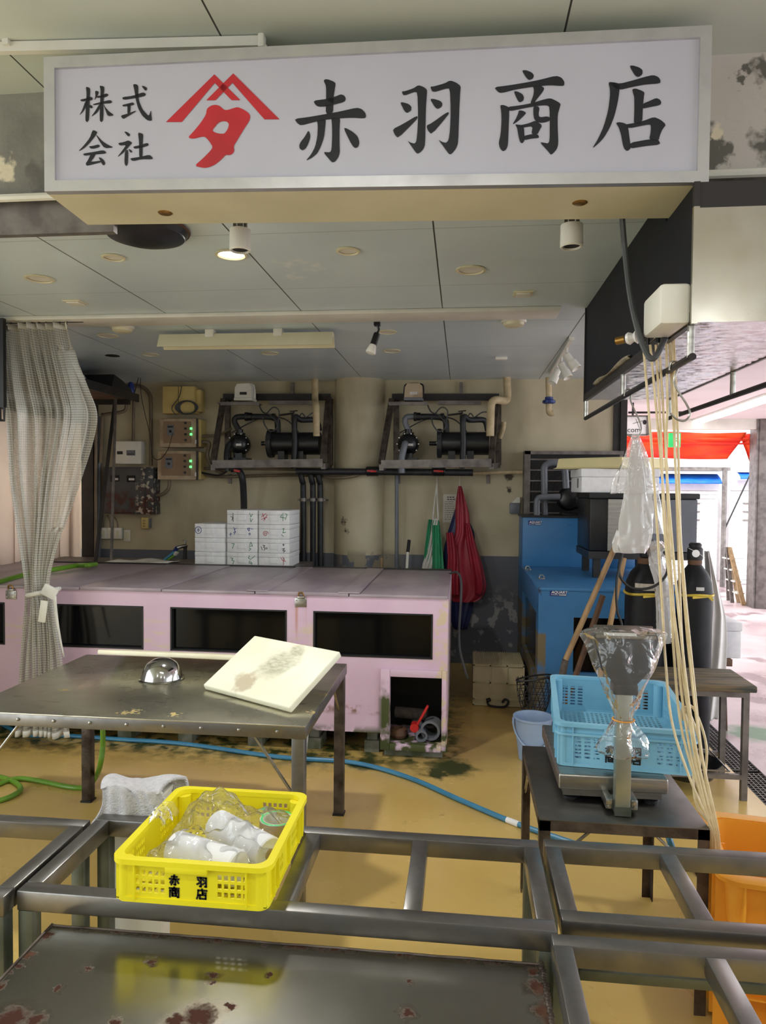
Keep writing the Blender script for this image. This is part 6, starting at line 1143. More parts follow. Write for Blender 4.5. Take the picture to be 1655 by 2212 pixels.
mb = MB(); mb.tube([Zp(-20, 1262, .985), Zp(60, 1240, .985), Zp(130, 1228, 1.0), Zp(165, 1222, 1.0), Zp(190, 1221, 1.01), Zp(207, 1219, 1.0)], .018, 10, 6); tag(mb.build('water_hose', 'green_hose'), 'green hose lying on the back of tank lid behind the curtain', 'hose')
# aprons, raincoat, notice, mop
def garment(name, lab, cat, mt, rows, y_, depth=.05, seed=1, folds=5, top=None):
    """hanging cloth: rows of (py, px_left, px_right) in front of the wall, closed with a back"""
    rnd = random.Random(seed); p1, p2_ = rnd.random() * 6, rnd.random() * 6
    rows = catmull([(a, b, c) for a, b, c in rows], 5)
    def f(u, v):
        k = v * (len(rows) - 1); i = min(int(k), len(rows) - 2); r = rows[i].lerp(rows[i + 1], k - i); px = r.y + (r.z - r.y) * u; q = Yp(px, r.x, y_)
        w_ = abs(r.z - r.y) / 60; return q + Vector((0, -depth * math.sin(u * PI) * min(1, .3 + w_) - .018 * min(1, w_ + .2) * math.sin(u * folds * 2 + p1 + v * 1.5) - .008 * math.sin(u * 17 + v * 6 + p2_), 0))
    mb = MB(); mb.sheet(f, 36, 40); return mb, f
t = thing('rain_jacket', 'dark red rubber rain jacket hanging on wall right of aprons', 'jacket', Yp(993, 1050, 6.5))
mb, f = garment('', '', '', '', [(1050, 991, 997), (1075, 986, 1004), (1110, 984, 1013), (1150, 984, 1016), (1180, 972, 1020), (1230, 966, 1032), (1265, 970, 1050), (1290, 974, 1042), (1300, 980, 1024)], 6.5, .05, 3, 2.2); mb.build('jacket_body', 'red_vinyl', t, fix=False, solid=.006)
mb, f = garment('', '', '', '', [(1150, 964, 978), (1175, 966, 985), (1210, 968, 990), (1250, 968, 990), (1285, 972, 992)], 6.44, .06, 8, 2); mb.build('sleeve', 'red_vinyl', t, fix=False, solid=.006)
mb, f = garment('', '', '', '', [(1130, 1006, 1014), (1170, 1008, 1026), (1215, 1016, 1040), (1262, 1024, 1050), (1282, 1026, 1044)], 6.44, .06, 5, 2); mb.build('sleeve', 'red_vinyl', t, fix=False, solid=.006)
mb = MB(); mb.tube([Yp(993, 1030, 6.58), Yp(993, 1052, 6.5)], .003, 6); mb.build('hanging_loop', 'white_cloth', t)
t = thing('rain_trousers', 'navy blue rubber trousers hanging behind the red jacket', 'trousers', Yp(990, 1300, 6.55))
mb, f = garment('', '', '', '', [(1095, 985, 995), (1150, 968, 1024), (1200, 958, 1024), (1260, 962, 1030), (1330, 972, 1018), (1358, 980, 1010)], 6.56, .03, 6, 3); mb.build('trouser_legs', 'navy_vinyl', t, fix=False, solid=.005)
t = thing('apron', 'green and white waterproof apron hanging folded on the wall', 'apron', Yp(938, 1060, 6.5))
mb, f = garment('', '', '', '', [(1122, 926, 938), (1150, 922, 938), (1200, 916, 934), (1228, 913, 930)], 6.52, .03, 2, 2); mb.build('left_panel', 'green_vinyl', t, 'green left fold', fix=False, solid=.004)
mb, f = garment('', '', '', '', [(1126, 934, 940), (1180, 926, 938), (1215, 914, 936), (1230, 912, 934)], 6.5, .03, 4, 2); mb.build('lining', 'white_cloth', t, 'white lining', fix=False, solid=.004)
mb, f = garment('', '', '', '', [(1124, 934, 948), (1136, 934, 950), (1180, 934, 955), (1232, 934, 960)], 6.47, .04, 5, 2); mb.build('right_panel', 'green_vinyl', t, 'green right fold', fix=False, solid=.004)
mb, f = garment('', '', '', '', [(1120, 934, 946), (1134, 934, 949)], 6.465, .04, 5, 2); mb.build('bib_hem', 'white_cloth', t, fix=False, solid=.004)
mb = MB(); mb.tube([Yp(944, 1046, 6.58), Yp(938, 1090, 6.5), Yp(935, 1124, 6.5)], .006, 6, 4); mb.tube([Yp(944, 1046, 6.58), Yp(945, 1090, 6.5), Yp(947, 1124, 6.48)], .006, 6, 4); mb.tube([Yp(944, 1030, 6.6), Yp(944, 1050, 6.58)], .004, 6); mb.build('neck_strap', 'white_cloth', t)
a, b = Yp(957, 1129, 6.6), Yp(987, 1068, 6.6); t = thing('paper_notice', 'printed paper notice on wall between apron and red jacket', 'notice', (a.x, 6.6, a.z))
mb = MB(); mb.span((a.x, 6.604, a.z), (b.x, 6.609, b.z)); mb.build('sheet', 'paper_notice', t); mb = MB(); random.seed(5)
for k in range(11):
    zz = b.z - .03 - k * .02; x_ = a.x + .015 + (.02 if k < 2 else 0)
    while x_ < b.x - .03: L = random.uniform(.008, .022); mb.span((x_, 6.6028, zz), (x_ + L, 6.604, zz + (.008 if k < 2 else .004))); x_ += L + .006
mb.build('printed_lines', 'print_black', t)
t = thing('mop_handle', 'white broom handle with black grip behind the pink tank', 'broom handle', Yp(879, 1240, 6.3)); p, q, r = Yp(877, 1260, 6.3), Yp(881, 1193, 6.4), Yp(884, 1167, 6.45)
mb = MB(); mb.tube([(p.x, 6.1, 0), p, q], .013, 10); mb.build('stick', 'white_plastic', t); mb = MB(); mb.cyl(q, r, .016, 12); mb.build('grip', 'black_rubber', t)
mb = MB(); a_ = Yp(825, 1205, 6.4); mb.bar((a_.x, 6.3, 0), (a_.x, 6.4, a_.z), .016, .016); tag(mb.build('wooden_stick', 'wood_pole'), 'thin wooden stick standing behind the tank at the column', 'stick')
# ---------------------------------------------------------------- blue tank
t = thing('blue_fish_tank', 'blue two-step fish tank by the back wall at right', 'fish tank', (.95, 5.3, 0))
X0, X1, YF, YM, YB, ZT = .5, 1.43, 4.72, 6.03, 6.42, .95
mb = MB(); mb.perf((X0, YF, .06), (1, 0, 0), (0, 0, 1), [(.225, .36, .9, .72)], X1 - X0, ZT - .06, -.03); mb.build('front_wall', 'blue_frp', t)
mb = MB(); mb.perf((X0 + .001, YB, .06), (0, -1, 0), (0, 0, 1), [(.45, .28, 1.55, .72)], YB - YF - .03, ZT - .06, -.03); mb.build('side_wall', 'blue_frp', t); mb = MB(); mb.span((X1 - .03, YF + .03, .06), (X1, YB, ZT)); mb.build('side_wall', 'blue_frp', t)
mb = MB(); mb.span((X0 + .19, YF + .031, .4), (X1 - .04, YF + .04, .8)); mb.build('front_pane', 'dark_glass', t, 'dark front viewing window'); mb = MB(); mb.span((X0 + .032, 4.82, .32), (X0 + .04, 5.95, .8)); mb.build('side_pane', 'dark_glass', t, 'dark side viewing window')
mb = MB(); mb.span((X0 - .006, YF - .008, ZT), (X1 + .006, YM - .004, ZT + .02), bev=.004); mb.build('lid', 'blue_frp', t)
mb = MB(); mb.span((X0, YM, ZT - .001), (1.07, YB, 1.375), bev=.005); mb.build('upper_box', 'blue_frp', t)
mb = MB(); mb.span((1.072, YM, ZT), (X1, YB, 1.15), bev=.005); mb.build('rear_step', 'blue_frp', t)
mb = MB(); mb.span((X0 - .01, YM - .01, 1.375), (1.08, YB, 1.39)); mb.build('upper_cover', 'dark_steel', t)
mb = MB(); mb.span((X0 + .02, YF + .05, 0), (X1 - .02, YB, .06)); mb.build('plinth', 'dark_steel', t)
for px, py in ((1170, 1250), (1140, 1230)):
    q = Zp(px, py, ZT + .02); mb = MB(); mb.lathe([(.03, 0), (.026, .006)], q, n=16); mb.tube([q + Vector((-.016, 0, .004)), q + Vector((-.01, 0, .024)), q + Vector((.01, 0, .024)), q + Vector((.016, 0, .004))], .004, 6, 4); mb.build('lid_knob', 'stainless', t)
def aqlabel(par, x_, y_, z_, w_):
    h_ = w_ * .36; mb = MB(); mb.span((x_, y_ - .002, z_), (x_ + w_, y_, z_ + h_)); g = mb.build('brand_label', 'label_navy', par, 'navy maker label with white lettering')
    mb = MB(); text('AQUART', w_ * .235, lambda a, b: Vector((x_ + w_ * .08 + a + b * .2, y_ - .0032, z_ + h_ * .42 + b)), mb, .0006); mb.span((x_ + w_ * .55, y_ - .0032, z_ + h_ * .12), (x_ + w_ * .98, y_ - .0024, z_ + h_ * .27)); mb.span((x_ + w_ * .06, y_ - .0032, z_ + h_ * .17), (x_ + w_ * .5, y_ - .0024, z_ + h_ * .23)); mb.build('brand_lettering', 'print_white', g, fix=False)
q = Yp(1188, 1287, YF - .001); aqlabel(t, q.x, YF - .0005, q.z, .105); q = Yp(1141, 1134, YM - .001); aqlabel(t, q.x, YM - .0005, q.z, .105)
# pump with grey pipes on the upper box
t = thing('circulation_pump', 'dark pump with grey looped pipes on the blue tank', 'pump', (.9, 6.25, 1.39))
c = Yp(1228, 1078, 6.22); mb = MB(); mb.lathe([(.04, -.1), (.09, -.08), (.1, 0), (.08, .06), (.05, .08)], c, (0, -1, 0), 24); mb.span((c.x - .06, 6.14, 1.391), (c.x + .22, 6.32, 1.41)); mb.build('volute', 'black_plastic', t)
mb = MB(); mb.cyl(c + Vector((.05, .0, 0)), c + Vector((.25, 0, 0)), .085, 24); 
for k in range(9): g = k * PI / 8; mb.span((c.x + .06, 6.22 - .095 * math.cos(g) - .002, c.z + .09 * math.sin(g) - .002), (c.x + .24, 6.22 - .095 * math.cos(g) + .002, c.z + .09 * math.sin(g) + .002))
mb.build('motor', 'dark_steel', t)
mb = MB(); mb.tube([c + Vector((-.02, 0, .09)), Yp(1221, 1020, 6.22), Yp(1218, 1004, 6.22), Yp(1205, 1000, 6.22), Yp(1190, 1000, 6.22), Yp(1177, 1008, 6.22), Yp(1176, 1030, 6.22), Yp(1177, 1116, 6.22)], .028, 14, 6); mb.build('loop_pipe', 'grey_pvc', t)
mb = MB(); mb.tube([c + Vector((-.08, -.06, .02)), Yp(1175, 1074, 6.14), Yp(1163, 1077, 6.14), Yp(1160, 1090, 6.14), Yp(1160, 1117, 6.14)], .026, 14, 6); mb.build('intake_pipe', 'grey_pvc', t)
# condenser unit
t = thing('condenser_unit', 'big dark louvred cooling unit against the back wall', 'cooling unit', (.95, 6.5, 1.0))
a, b = Yp(1131, 1120, 6.46), Yp(1346, 975, 6.46)
mb = MB(); mb.span((a.x, 6.45, 1.0), (b.x, 6.6, b.z)); mb.build('casing', 'grey_steel', t); mb = MB(); mb.span((a.x + .05, 6.44, 1.05), (b.x - .03, 6.451, b.z - .03)); mb.build('coil', 'black_hole', t)
mb = MB()
for k in range(9): zz = b.z - .08 - k * .094; mb.span((a.x + .05, 6.425, zz), (b.x - .03, 6.44, zz + .012))
mb.span((a.x, 6.42, 1.0), (a.x + .05, 6.45, b.z)); mb.span((a.x, 6.42, b.z - .03), (b.x, 6.45, b.z)); mb.build('louvre_frame', 'grey_steel', t)
mb = MB(); cx, cz = a.x + .38, b.z - .35
for k in range(9): mb.tube([(cx + (.05 + .033 * k) * math.cos(g), 6.434, cz + (.05 + .033 * k) * math.sin(g)) for g in [2 * PI * i / 28 for i in range(29)]], .002, 4)
mb.build('fan_guard', 'dark_steel', t)
q = Yp(1112, 1098, 6.58); t = thing('outdoor_socket', 'grey weatherproof socket on wall left of the cooling unit', 'socket', q); mb = MB(); mb.span((q.x - .045, 6.55, q.z - .05), (q.x + .045, 6.609, q.z + .05), bev=.01); mb.build('box', 'grey_pvc', t); mb = MB(); mb.prism([(-.03, .05), (.045, .05), (.045, .1), (.02, .1)], lambda a, b, c: Vector((q.x + a, c, q.z + b)), 6.56, 6.609); mb.build('hood', 'white_plastic', t)
# stand + insulated box + styrofoam + lid
t = thing('insulated_chest', 'black chest with silver front and grey side behind gas bottles', 'chest', (1.3, 5.55, 1.1))
mb = MB(); mb.span((.915, 5.3, 1.165), (1.66, 5.85, 1.545), bev=.01); mb.build('body', 'black_plastic', t); mb = MB(); mb.span((1.06, 5.292, 1.17), (1.655, 5.3, 1.54)); mb.build('front_sheet', 'grey_pvc', t, 'grey front sheet'); mb = MB(); mb.span((1.04, 5.285, 1.17), (1.15, 5.3, 1.54)); mb.build('foil_strip', 'stainless', t, 'silver foil strip')
mb = MB(); mb.span((.905, 5.28, 1.545), (1.67, 5.86, 1.585), bev=.008); mb.build('lid', 'black_rubber', t)
t = thing('chest_stand', 'dark low stand under the black insulated chest', 'stand', (1.3, 5.55, .97)); mb = MB(); mb.span((.91, 5.29, 1.11), (1.67, 5.86, 1.163)); mb.build('top', 'dark_steel', t)
for x_ in (.95, 1.36):
    for y_ in (5.32, 5.78): mb = MB(); mb.span((x_, y_, .971), (x_ + .05, y_ + .05, 1.11)); mb.build('leg', 'dark_steel', t)
t = thing('styrofoam_chest', 'large white styrofoam chest on black chest, under a cream lid', 'box', (1.12, 5.5, 1.585)); mb = MB(); mb.span((.855, 5.32, 1.586), (1.4, 5.82, 1.7), bev=.008); mb.build('body', 'styrofoam', t); mb = MB(); mb.span((.85, 5.315, 1.7), (1.405, 5.825, 1.76), bev=.008); mb.build('cover', 'styrofoam', t); mb = MB(); mb.span((.852, 5.45, 1.62), (.856, 5.5, 1.69)); mb.build('handle_slot', 'grey_pvc', t)
mb = MB(); mb.lathe([(.3, 0), (.31, .0), (.29, .012), (.28, .075), (.27, .08), (.05, .08)], (0, 0, 0), n=4); mb.bm.transform(Matrix.Translation((1.12, 5.57, 1.762)) @ Matrix.Diagonal((1.42, 1.15, 1, 1)) @ Matrix.Rotation(PI / 4, 4, 'Z')); tag(mb.build('tray_lid', 'cream_lid', smooth=20), 'cream plastic tray upside down on top of styrofoam chest', 'tray')
# gas bottles
def bottle(lab, x_, y_, r, cap):
    t = thing('gas_cylinder', lab, 'gas cylinder', (x_, y_, 0), 0, 'black gas cylinders'); c = (x_, y_, 0)
    mb = MB(); mb.lathe([(r * .9, 0), (r, .02), (r, 1.02), (r * .94, 1.07), (r * .75, 1.12), (r * .45, 1.16), (r * .36, 1.175)], c, n=36); mb.build('body', 'gas_bottle_black', t)
    mb = MB(); mb.lathe([(r * .38, 1.17), (r * .4, 1.18), (r * .4, 1.205)], c, n=20); mb.build('neck_ring', 'dark_wood', t)
    if cap: mb = MB(); mb.lathe([(r * .42, 1.2), (r * .44, 1.21), (r * .43, 1.265), (r * .34, 1.275), (r * .36, 1.29), (r * .28, 1.3)], c, n=24); mb.build('valve_cap', 'black_rubber', t); mb = MB(); mb.lathe([(.02, 0), (.022, .004), (.01, .005)], (x_ - .01, y_ - r * .435, 1.24), (0, -1, 0), 16); mb.tube([(x_ - .05, y_ - r * .44, 1.27), (x_, y_ - r * .47, 1.245), (x_ + .045, y_ - r * .42, 1.215)], .0015, 4); mb.build('tag', 'print_white', t)
    mb = MB(); mb.tube([(x_ + (r + .002) * math.cos(g), y_ + (r + .002) * math.sin(g), 1.0 + .004 * math.sin(3 * g)) for g in [2 * PI * i / 32 for i in range(33)]], .008, 6); mb.bar((x_ - .04, y_ - r - .004, .99), (x_ + .07, y_ - r * .9, 1.0), .006, .014); mb.bar((x_ + .05, y_ - r * .95, 1.0), (x_ + .075, y_ - r * .95, .975), .004, .014); mb.build('yellow_tie', 'yellow_tape', t, 'yellow tape tie')
    def lab_(a0, a1, z0, z1, nm, mt):
        mb = MB(); mb.sheet(lambda u, v: Vector((x_ + (r + .0015) * math.sin(a0 + (a1 - a0) * u), y_ - (r + .0015) * math.cos(a0 + (a1 - a0) * u), z0 + (z1 - z0) * v)), 8, 1); return mb.build(nm, mt, t, fix=False)
    if cap: lab_(-.2, .25, 1.03 - .0, 1.05, 'sticker', 'label_silver'); lab_(-.5, .35, .9, .9, 'sticker', 'label_silver') if 0 else None
    else: lab_(-.75, .35, 1.025, 1.065, 'sticker', 'paper_notice')
    return t
p = Yp(1394, 1300, 4.38); bottle('black gas cylinder with valve hose and bags, left one', p.x, 4.385, .115, False)
p = Yp(1500, 1300, 4.38); bottle('black gas cylinder with round cap and no hose, right one', p.x, 4.385, .1, True)
bx = Yp(1394, 1300, 4.38).x
t = thing('gas_regulator', 'black valve regulator wrapped in clear plastic on left cylinder', 'regulator', (bx, 4.385, 1.205))
mb = MB(); mb.lathe([(.03, 1.206), (.035, 1.215), (.03, 1.29), (.045, 1.3), (.045, 1.315), (.02, 1.32)], (bx, 4.385, 0), n=18); mb.build('valve', 'black_rubber', t); mb = MB(); mb.cyl((bx + .03, 4.38, 1.26), (bx + .12, 4.33, 1.285), .018, 14); mb.build('outlet', 'brass', t)
mb = MB(); tube_bag(mb, [(bx + .04, 4.33, 1.31, .03, .03), (bx + .05, 4.32, 1.27, .06, .05), (bx + .06, 4.31, 1.19, .06, .05), (bx + .065, 4.25, 1.1, .05, .03), (bx + .07, 4.24, .95, .04, .02), (bx + .08, 4.24, .78, .045, .02), (bx + .08, 4.24, .73, .03, .02)], 30, 4, .1); mb.build('bag_wrap', 'cloudy_bag', t, 'clear plastic bag wrap', fix=False)
mb = MB(); mb.tube([Yp(1425, 1185, 4.3), Yp(1440, 1200, 4.25), Yp(1440, 1240, 4.22), Yp(1410, 1268, 4.2), Yp(1365, 1270, 4.2), Yp(1338, 1240, 4.2), Yp(1345, 1195, 4.2), Yp(1372, 1176, 4.26)], .008, 8, 6); mb.tube([Yp(1345, 1195, 4.2), Yp(1332, 1260, 4.15), Yp(1334, 1320, 4.15), Yp(1345, 1360, 4.15), Yp(1348, 1480, 4.12)], .007, 8, 6); tag(mb.build('gas_hose', 'black_rubber'), 'black rubber hose looping around left gas cylinder', 'hose')
# white sheet over the right
t = thing('plastic_sheet', 'white plastic film hanging beside right gas cylinder', 'plastic sheet', Yp(1550, 1300, 4.5))
mb = MB(); R_ = catmull([(1190, 1522, 1530), (1240, 1525, 1545), (1310, 1527, 1563), (1355, 1522, 1570), (1440, 1515, 1568), (1500, 1509, 1558), (1552, 1508, 1552)], 5)
def shf(u, v):
    k = v * (len(R_) - 1); i = min(int(k), len(R_) - 2); r = R_[i].lerp(R_[i + 1], k - i); q = Yp(r.y + (r.z - r.y) * u, r.x, 4.5); return q + Vector((0, -.03 * math.sin(u * PI) + .012 * math.sin(u * 14 + v * 4), 0))
mb.sheet(shf, 24, 40); mb.build('film', 'white_film', t, fix=False, solid=.004)
t = thing('styrofoam_block', 'white styrofoam box on a wooden stool outside the drain', 'box', (1.66, 5.0, .6)); a, b = Yp(1562, 1422, 5.0), Yp(1603, 1345, 5.0); mb = MB(); mb.span((a.x, 5.0, a.z), (b.x, 5.35, b.z - .06), bev=.008); mb.build('body', 'styrofoam', t); mb = MB(); mb.span((a.x - .005, 4.995, b.z - .06), (b.x + .005, 5.355, b.z), bev=.008); mb.build('lid', 'styrofoam', t); bz_ = a.z
t = thing('wooden_stool', 'dark wooden stool beyond the bench carrying a styrofoam box', 'stool', (a.x, 5.2, 0)); mb = MB(); mb.span((a.x - .15, 4.98, bz_ - .05), (b.x - .06, 5.36, bz_ - .001), bev=.004); mb.build('seat', 'dark_wood', t)
for x_, sx in ((a.x - .12, -.02), (b.x - .12, .02)):
    for y_ in (5.0, 5.31): mb = MB(); mb.bar((x_, y_, bz_ - .05), (x_ + sx, y_, 0), .04, .03); mb.build('leg', 'dark_wood', t)
mb = MB(); mb.span((a.x - .11, 5.0, .12), (b.x - .1, 5.02, .16)); mb.build('rung', 'dark_wood', t)
# net and poles
def pole(lab, pts, r, mt='wood_pole'): mb = MB(); mb.tube([Yp(*p) if len(p) == 3 else Zp(p[0], p[1], .012) for p in pts], r, 12, 3); return tag(mb.build('wooden_pole', mt), lab, 'pole')
t = thing('landing_net', 'long wooden-handled black landing net leaning by blue tank', 'net', Yp(1190, 1560, 4.4)); a, b = Yp(1338, 1160, 4.5), Yp(1222, 1425, 4.42); mb = MB(); mb.tube([a, a.lerp(b, .4), b], .017, 14); mb.build('handle', 'wood_pole', t)
c = Yp(1208, 1490, 4.42); mb = MB(); mb.tube([b, c], [.02, .024], 14); mb.build('foam_grip', 'pole_foam', t)
mb = MB(); nc = Vector((.46, 4.52, .3)); mb.tube([nc + Vector((.11 * math.cos(g), .05 * math.sin(g), .13 + .02 * math.cos(g))) for g in [2 * PI * i / 24 for i in range(25)]], .006, 6); mb.tube([c, nc + Vector((.08, 0, .14))], .008, 8); mb.build('hoop', 'black_plastic', t)
mb = MB()
for k in range(14):
    g = 2 * PI * k / 14; mb.tube([nc + Vector((.11 * math.cos(g + s_ * v), .05 * math.sin(g + s_ * v), 0)) * math.sqrt(max(0, 1 - (v * .95) ** 2)) + Vector((0, 0, .13 - .26 * v)) for s_ in (1,) for v in [i / 9 for i in range(10)]], .0022, 4)
    mb.tube([nc + Vector((.11 * math.cos(g - v), .05 * math.sin(g - v), 0)) * math.sqrt(max(0, 1 - (v * .95) ** 2)) + Vector((0, 0, .13 - .26 * v)) for v in [i / 9 for i in range(10)]], .0022, 4)
for v in (.15, .3, .45, .6, .75, .9): mb.tube([nc + Vector((.11 * math.cos(g), .05 * math.sin(g), 0)) * math.sqrt(1 - (v * .95) ** 2) + Vector((0, 0, .13 - .26 * v)) for g in [2 * PI * i / 20 for i in range(21)]], .0022, 4)
mb.build('netting', 'black_net', t)
pole('short brown wooden pole leaning between two longer ones', ((1303, 1286, 4.62), (1240, 1470, 4.58), (1190, 1603)), .018, 'dark_wood'); pole('wooden pole behind the hose of the left gas cylinder', ((1348, 1205, 4.28), (1318, 1350, 4.26), (1290, 1500, 4.26), (1264, 1630)), .016)
# ---------------------------------------------------------------- outside
a, b = Yp(1348, 938, 8.4), Yp(1399, 900, 8.4); t = thing('hanging_signboard', 'white hanging signboard with black lettering under arcade ceiling', 'sign', (b.x, 8.4, a.z))
mb = MB(); mb.span((a.x - .25, 8.4, a.z), (b.x, 8.46, b.z), bev=.004); mb.build('panel', 'print_white', t); mb = MB(); mb.span((b.x - .01, 8.39, a.z - .01), (b.x + .03, 8.47, b.z + .01)); mb.span((a.x - .25, 8.39, a.z - .015), (b.x, 8.47, a.z)); mb.span((a.x - .25, 8.39, b.z), (b.x, 8.47, b.z + .015)); mb.build('frame', 'grey_steel', t)
mb = MB(); k_ = .0054; L_ = lambda x, y: Vector((Yp(1352, 935, 8.4).x + x * k_, 8.397, a.z + y * k_)); text('.com', .085, lambda x, y: Vector((a.x + .015 + x, 8.397, a.z + .022 + y)), mb)
ya = lambda q: [(x, 36 - y) for x, y in q]
for st in (ya([(12, 14), (32, 8)]), ya([(18, 4), (26, 24)])): pen(mb, st, .8, lambda x, y: Vector((a.x + .03 + x * k_, 8.397, a.z + y * k_)))
mb.flat([[(36 + 4 * math.cos(g), 25 + 5 * math.sin(g)) for g in [2 * PI * i / 16 for i in range(16)]]], lambda x, y: Vector((a.x + .03 + x * k_, 8.397, a.z + y * k_)))
mb.build('lettering', 'print_black', t, 'black lettering on the board', fix=False)
mb = MB(); mb.cyl((a.x + .1, 8.43, b.z), (a.x + .1, 8.43, 2.6), .012, 8); mb.cyl((a.x + .05, 8.43, b.z + .05), (b.x + .45, 8.43, b.z + .05), .012, 8); mb.build('hanger', 'dark_steel', t)
for px1, py1, px2, py2, k in ((1475, 922, 1568, 893, 'far'), (1568, 893, 1670, 858, 'near')):
    a, b = Zp(px1, py1, 2.56), Zp(px2, py2, 2.56); t = thing('tube_lamp', '%s fluorescent tube of the row under arcade ceiling' % k, 'fluorescent lamp', (a + b) / 2, 0, 'tube lamps in the arcade')
    mb = MB(); mb.bar(a + Vector((0, 0, .028)), b + Vector((0, 0, .028)), .16, .02); mb.build('fitting', 'white_enamel', t); mb = MB(); mb.bar(a, b, .12, .03); mb.build('tube', 'tube_glow', t)
t = thing('exit_sign', 'green and white emergency exit sign hanging in the arcade', 'sign', Yp(1458, 950, 9.6)); a, b = Yp(1445, 966, 9.6), Yp(1471, 935, 9.6)
mb = MB(); mb.span((a.x, 9.6, a.z), (b.x, 9.64, b.z)); mb.build('plate', 'exit_green', t); w_, h_ = b.x - a.x, b.z - a.z
mb = MB(); mb.span((a.x + w_ * .45, 9.596, a.z + h_ * .08), (a.x + w_ * .9, 9.6, a.z + h_ * .92)); mb.build('door_symbol', 'exit_white', t); mb = MB(); PT = lambda x, y: Vector((a.x + w_ * x, 9.594, a.z + h_ * y)); mb.flat([[(.5 + .05 * math.cos(g), .76 + .05 * math.sin(g)) for g in [2 * PI * i / 12 for i in range(12)]]], PT)
for st in ([(.52, .68), (.6, .45)], [(.6, .45), (.5, .3), (.42, .18)], [(.6, .45), (.74, .36), (.7, .16)], [(.54, .64), (.4, .55)], [(.54, .64), (.72, .58)]): pen(mb, st, .07, PT)
mb.build('running_figure', 'exit_green', t, 'green running figure', fix=False); mb = MB(); mb.cyl((a.x + w_ / 2, 9.62, b.z), (a.x + w_ / 2, 9.62, 2.6), .01, 8); mb.build('hanger', 'dark_steel', t)
t = thing('red_awning', 'red awning banner hanging across the arcade mouth', 'awning', Yp(1470, 990, 10.7)); mb = MB(); rows = ((1330, 942, 985), (1590, 938, 990))
a, b = Yp(1330, 990, 10.7), Yp(1573, 990, 10.7); tp = Yp(1600, 935, 10.7)
mb.sheet(lambda u, v: Vector((a.x + u * (b.x - a.x + v * .2), 10.7 - .1 * v + .03 * math.sin(u * 14 + v * 4), a.z + v * (tp.z - a.z) + .01 * math.sin(u * 6))), 40, 8); mb.build('cloth', 'banner_red', t, solid=.006); mb = MB(); mb.cyl((a.x - .3, 10.62, tp.z - .1), (tp.x + .36, 10.62, tp.z - .1), .025, 10); mb.cyl((a.x - .3, 10.6, tp.z - .16), (tp.x + .36, 10.6, tp.z - .16), .012, 8); mb.build('roller_tube', 'banner_red', t)
t = thing('red_side_curtain', 'narrow red cloth hanging at right end of the arcade mouth', 'curtain', Yp(1620, 960, 10.75)); mb = MB(); R2 = [(937, 1606, 1637), (955, 1604, 1637), (975, 1612, 1637), (996, 1619, 1636)]
def rf(u, v): k = v * 3; i = min(int(k), 2); k -= i; q = Yp((R2[i][1] * (1 - k) + R2[i + 1][1] * k) * (1 - u) + (R2[i][2] * (1 - k) + R2[i + 1][2] * k) * u, R2[i][0] * (1 - k) + R2[i + 1][0] * k, 10.62); return q + Vector((0, .02 * math.sin(u * 12), 0))
mb.sheet(rf, 12, 12); mb.build('cloth', 'banner_red', t, solid=.006)
def shutter(lab, p0, p1, pz, seed):
    a, b = Yp(p0, 1330, 13.0), Yp(p1, pz, 13.0); t = thing('roller_shutter', lab, 'shutter', (a.x, 13, 0), 0, 'closed shutters across the street'); mb = MB(); n = 22
    for k in range(n): z0 = b.z * k / n; mb.span((a.x, 13.0, z0 + .006), (b.x, 13.03, b.z * (k + 1) / n - .006), bev=.006, seg=1)
    mb.span((a.x, 13.02, 0), (b.x, 13.05, b.z)); mb.build('slats', 'print_white', t); mb = MB()
    for k in (2, 3.2, 4.4): mb.span((a.x + (b.x - a.x) * .4, 12.985, b.z - .12 * k), (a.x + (b.x - a.x) * .75, 13.0, b.z - .12 * k + .03))
    mb.build('vent_slot', 'grey_steel', t)
    mb = MB(); mb.span((a.x, 12.95, b.z), (b.x, 13.2, b.z + .18)); mb.build('header_box', 'pale_wall', t)
shutter('white roller shutter across street, behind the grey chest', 1390, 1552, 1060, 1); shutter('white roller shutter across street at right, near steel column', 1572, 1650, 1060, 2)
t = thing('blue_awning', 'blue folded awning over left shutter across the street', 'awning', Yp(1430, 1045, 12.7)); a, b = Yp(1395, 1044, 12.7), Yp(1560, 1030, 12.7)
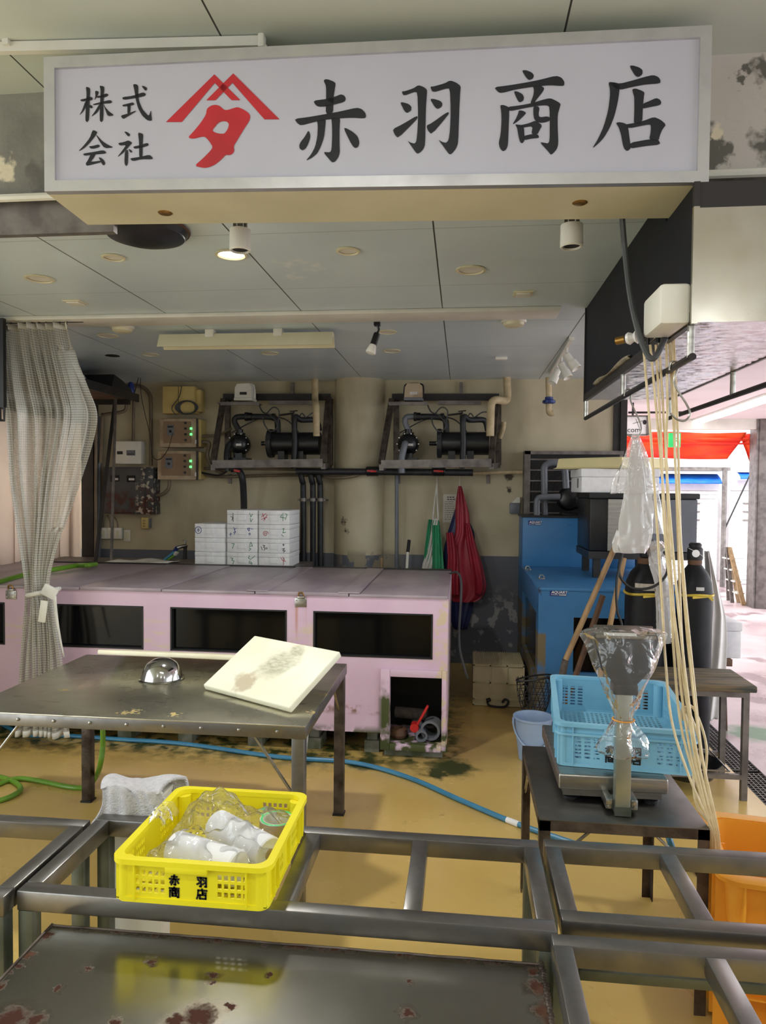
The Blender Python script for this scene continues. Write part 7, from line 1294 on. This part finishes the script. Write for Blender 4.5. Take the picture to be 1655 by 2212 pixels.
mb = MB(); mb.sheet(lambda u, v: Vector((a.x + u * (b.x - a.x), 12.7 + .25 * v ** 2 + .01 * math.sin(u * 30), a.z + v * .17)), 30, 6); mb.build('valance', 'awning_blue', t, solid=.006); mb = MB(); mb.span((a.x - .1, 12.6, b.z + .1), (b.x + .1, 13.1, b.z + .16)); mb.build('canopy_board', 'grey_steel', t)
t = thing('blue_awning', 'short blue awning over right shutter across the street', 'awning', Yp(1620, 1035, 12.7)); a, b = Yp(1600, 1035, 12.7), Yp(1650, 1024, 12.7); mb = MB(); mb.sheet(lambda u, v: Vector((a.x + u * (b.x - a.x), 12.7 + .2 * v ** 2, a.z + v * .13)), 10, 4); mb.build('valance', 'awning_blue', t, solid=.006); mb = MB(); mb.span((a.x, 12.75, b.z + .03), (b.x + .3, 13.1, b.z + .08)); mb.build('canopy_board', 'pale_wall', t)
t = thing('downpipe_post', 'slim grey post between two shutters across the street', 'post', Yp(1562, 1300, 12.6)); a = Yp(1562, 1200, 12.6); mb = MB(); mb.cyl((a.x, 12.6, 0), (a.x, 12.6, 2.0), .04, 12); mb.build('tube', 'grey_steel', t); mb = MB(); mb.bar((a.x, 12.58, .95), (a.x + .42, 12.58, 1.95), .02, .02); mb.build('stay', 'dark_steel', t)
t = thing('step_ladder', 'wooden step ladder standing open in the bright street', 'ladder', Yp(1590, 1305, 10.9)); tp = Yp(1576, 1183, 11.0)
A = [Zp(1607, 1308, 0), Zp(1597, 1302, 0)]; B = [Zp(1582, 1302, 0), Zp(1574, 1297, 0)]
for q in A: mb = MB(); mb.bar((q.x, q.y, 0), (tp.x + (q.x - A[0].x) * .3, tp.y + (q.y - A[0].y) * .3, tp.z), .06, .03); mb.build('rail', 'wood_pole', t)
for q in B: mb = MB(); mb.bar((q.x, q.y, 0), (tp.x - .03 + (q.x - B[0].x) * .3, tp.y + (q.y - B[0].y) * .3, tp.z), .05, .025); mb.build('back_leg', 'grey_steel', t)
for k in (.2, .4, .6, .8): p = A[0].lerp(Vector(tp), k); q = A[1].lerp(Vector(tp), k); mb = MB(); mb.bar(p, q + Vector((-.03, .15, 0)), .1, .02); mb.build('tread', 'white_enamel', t)
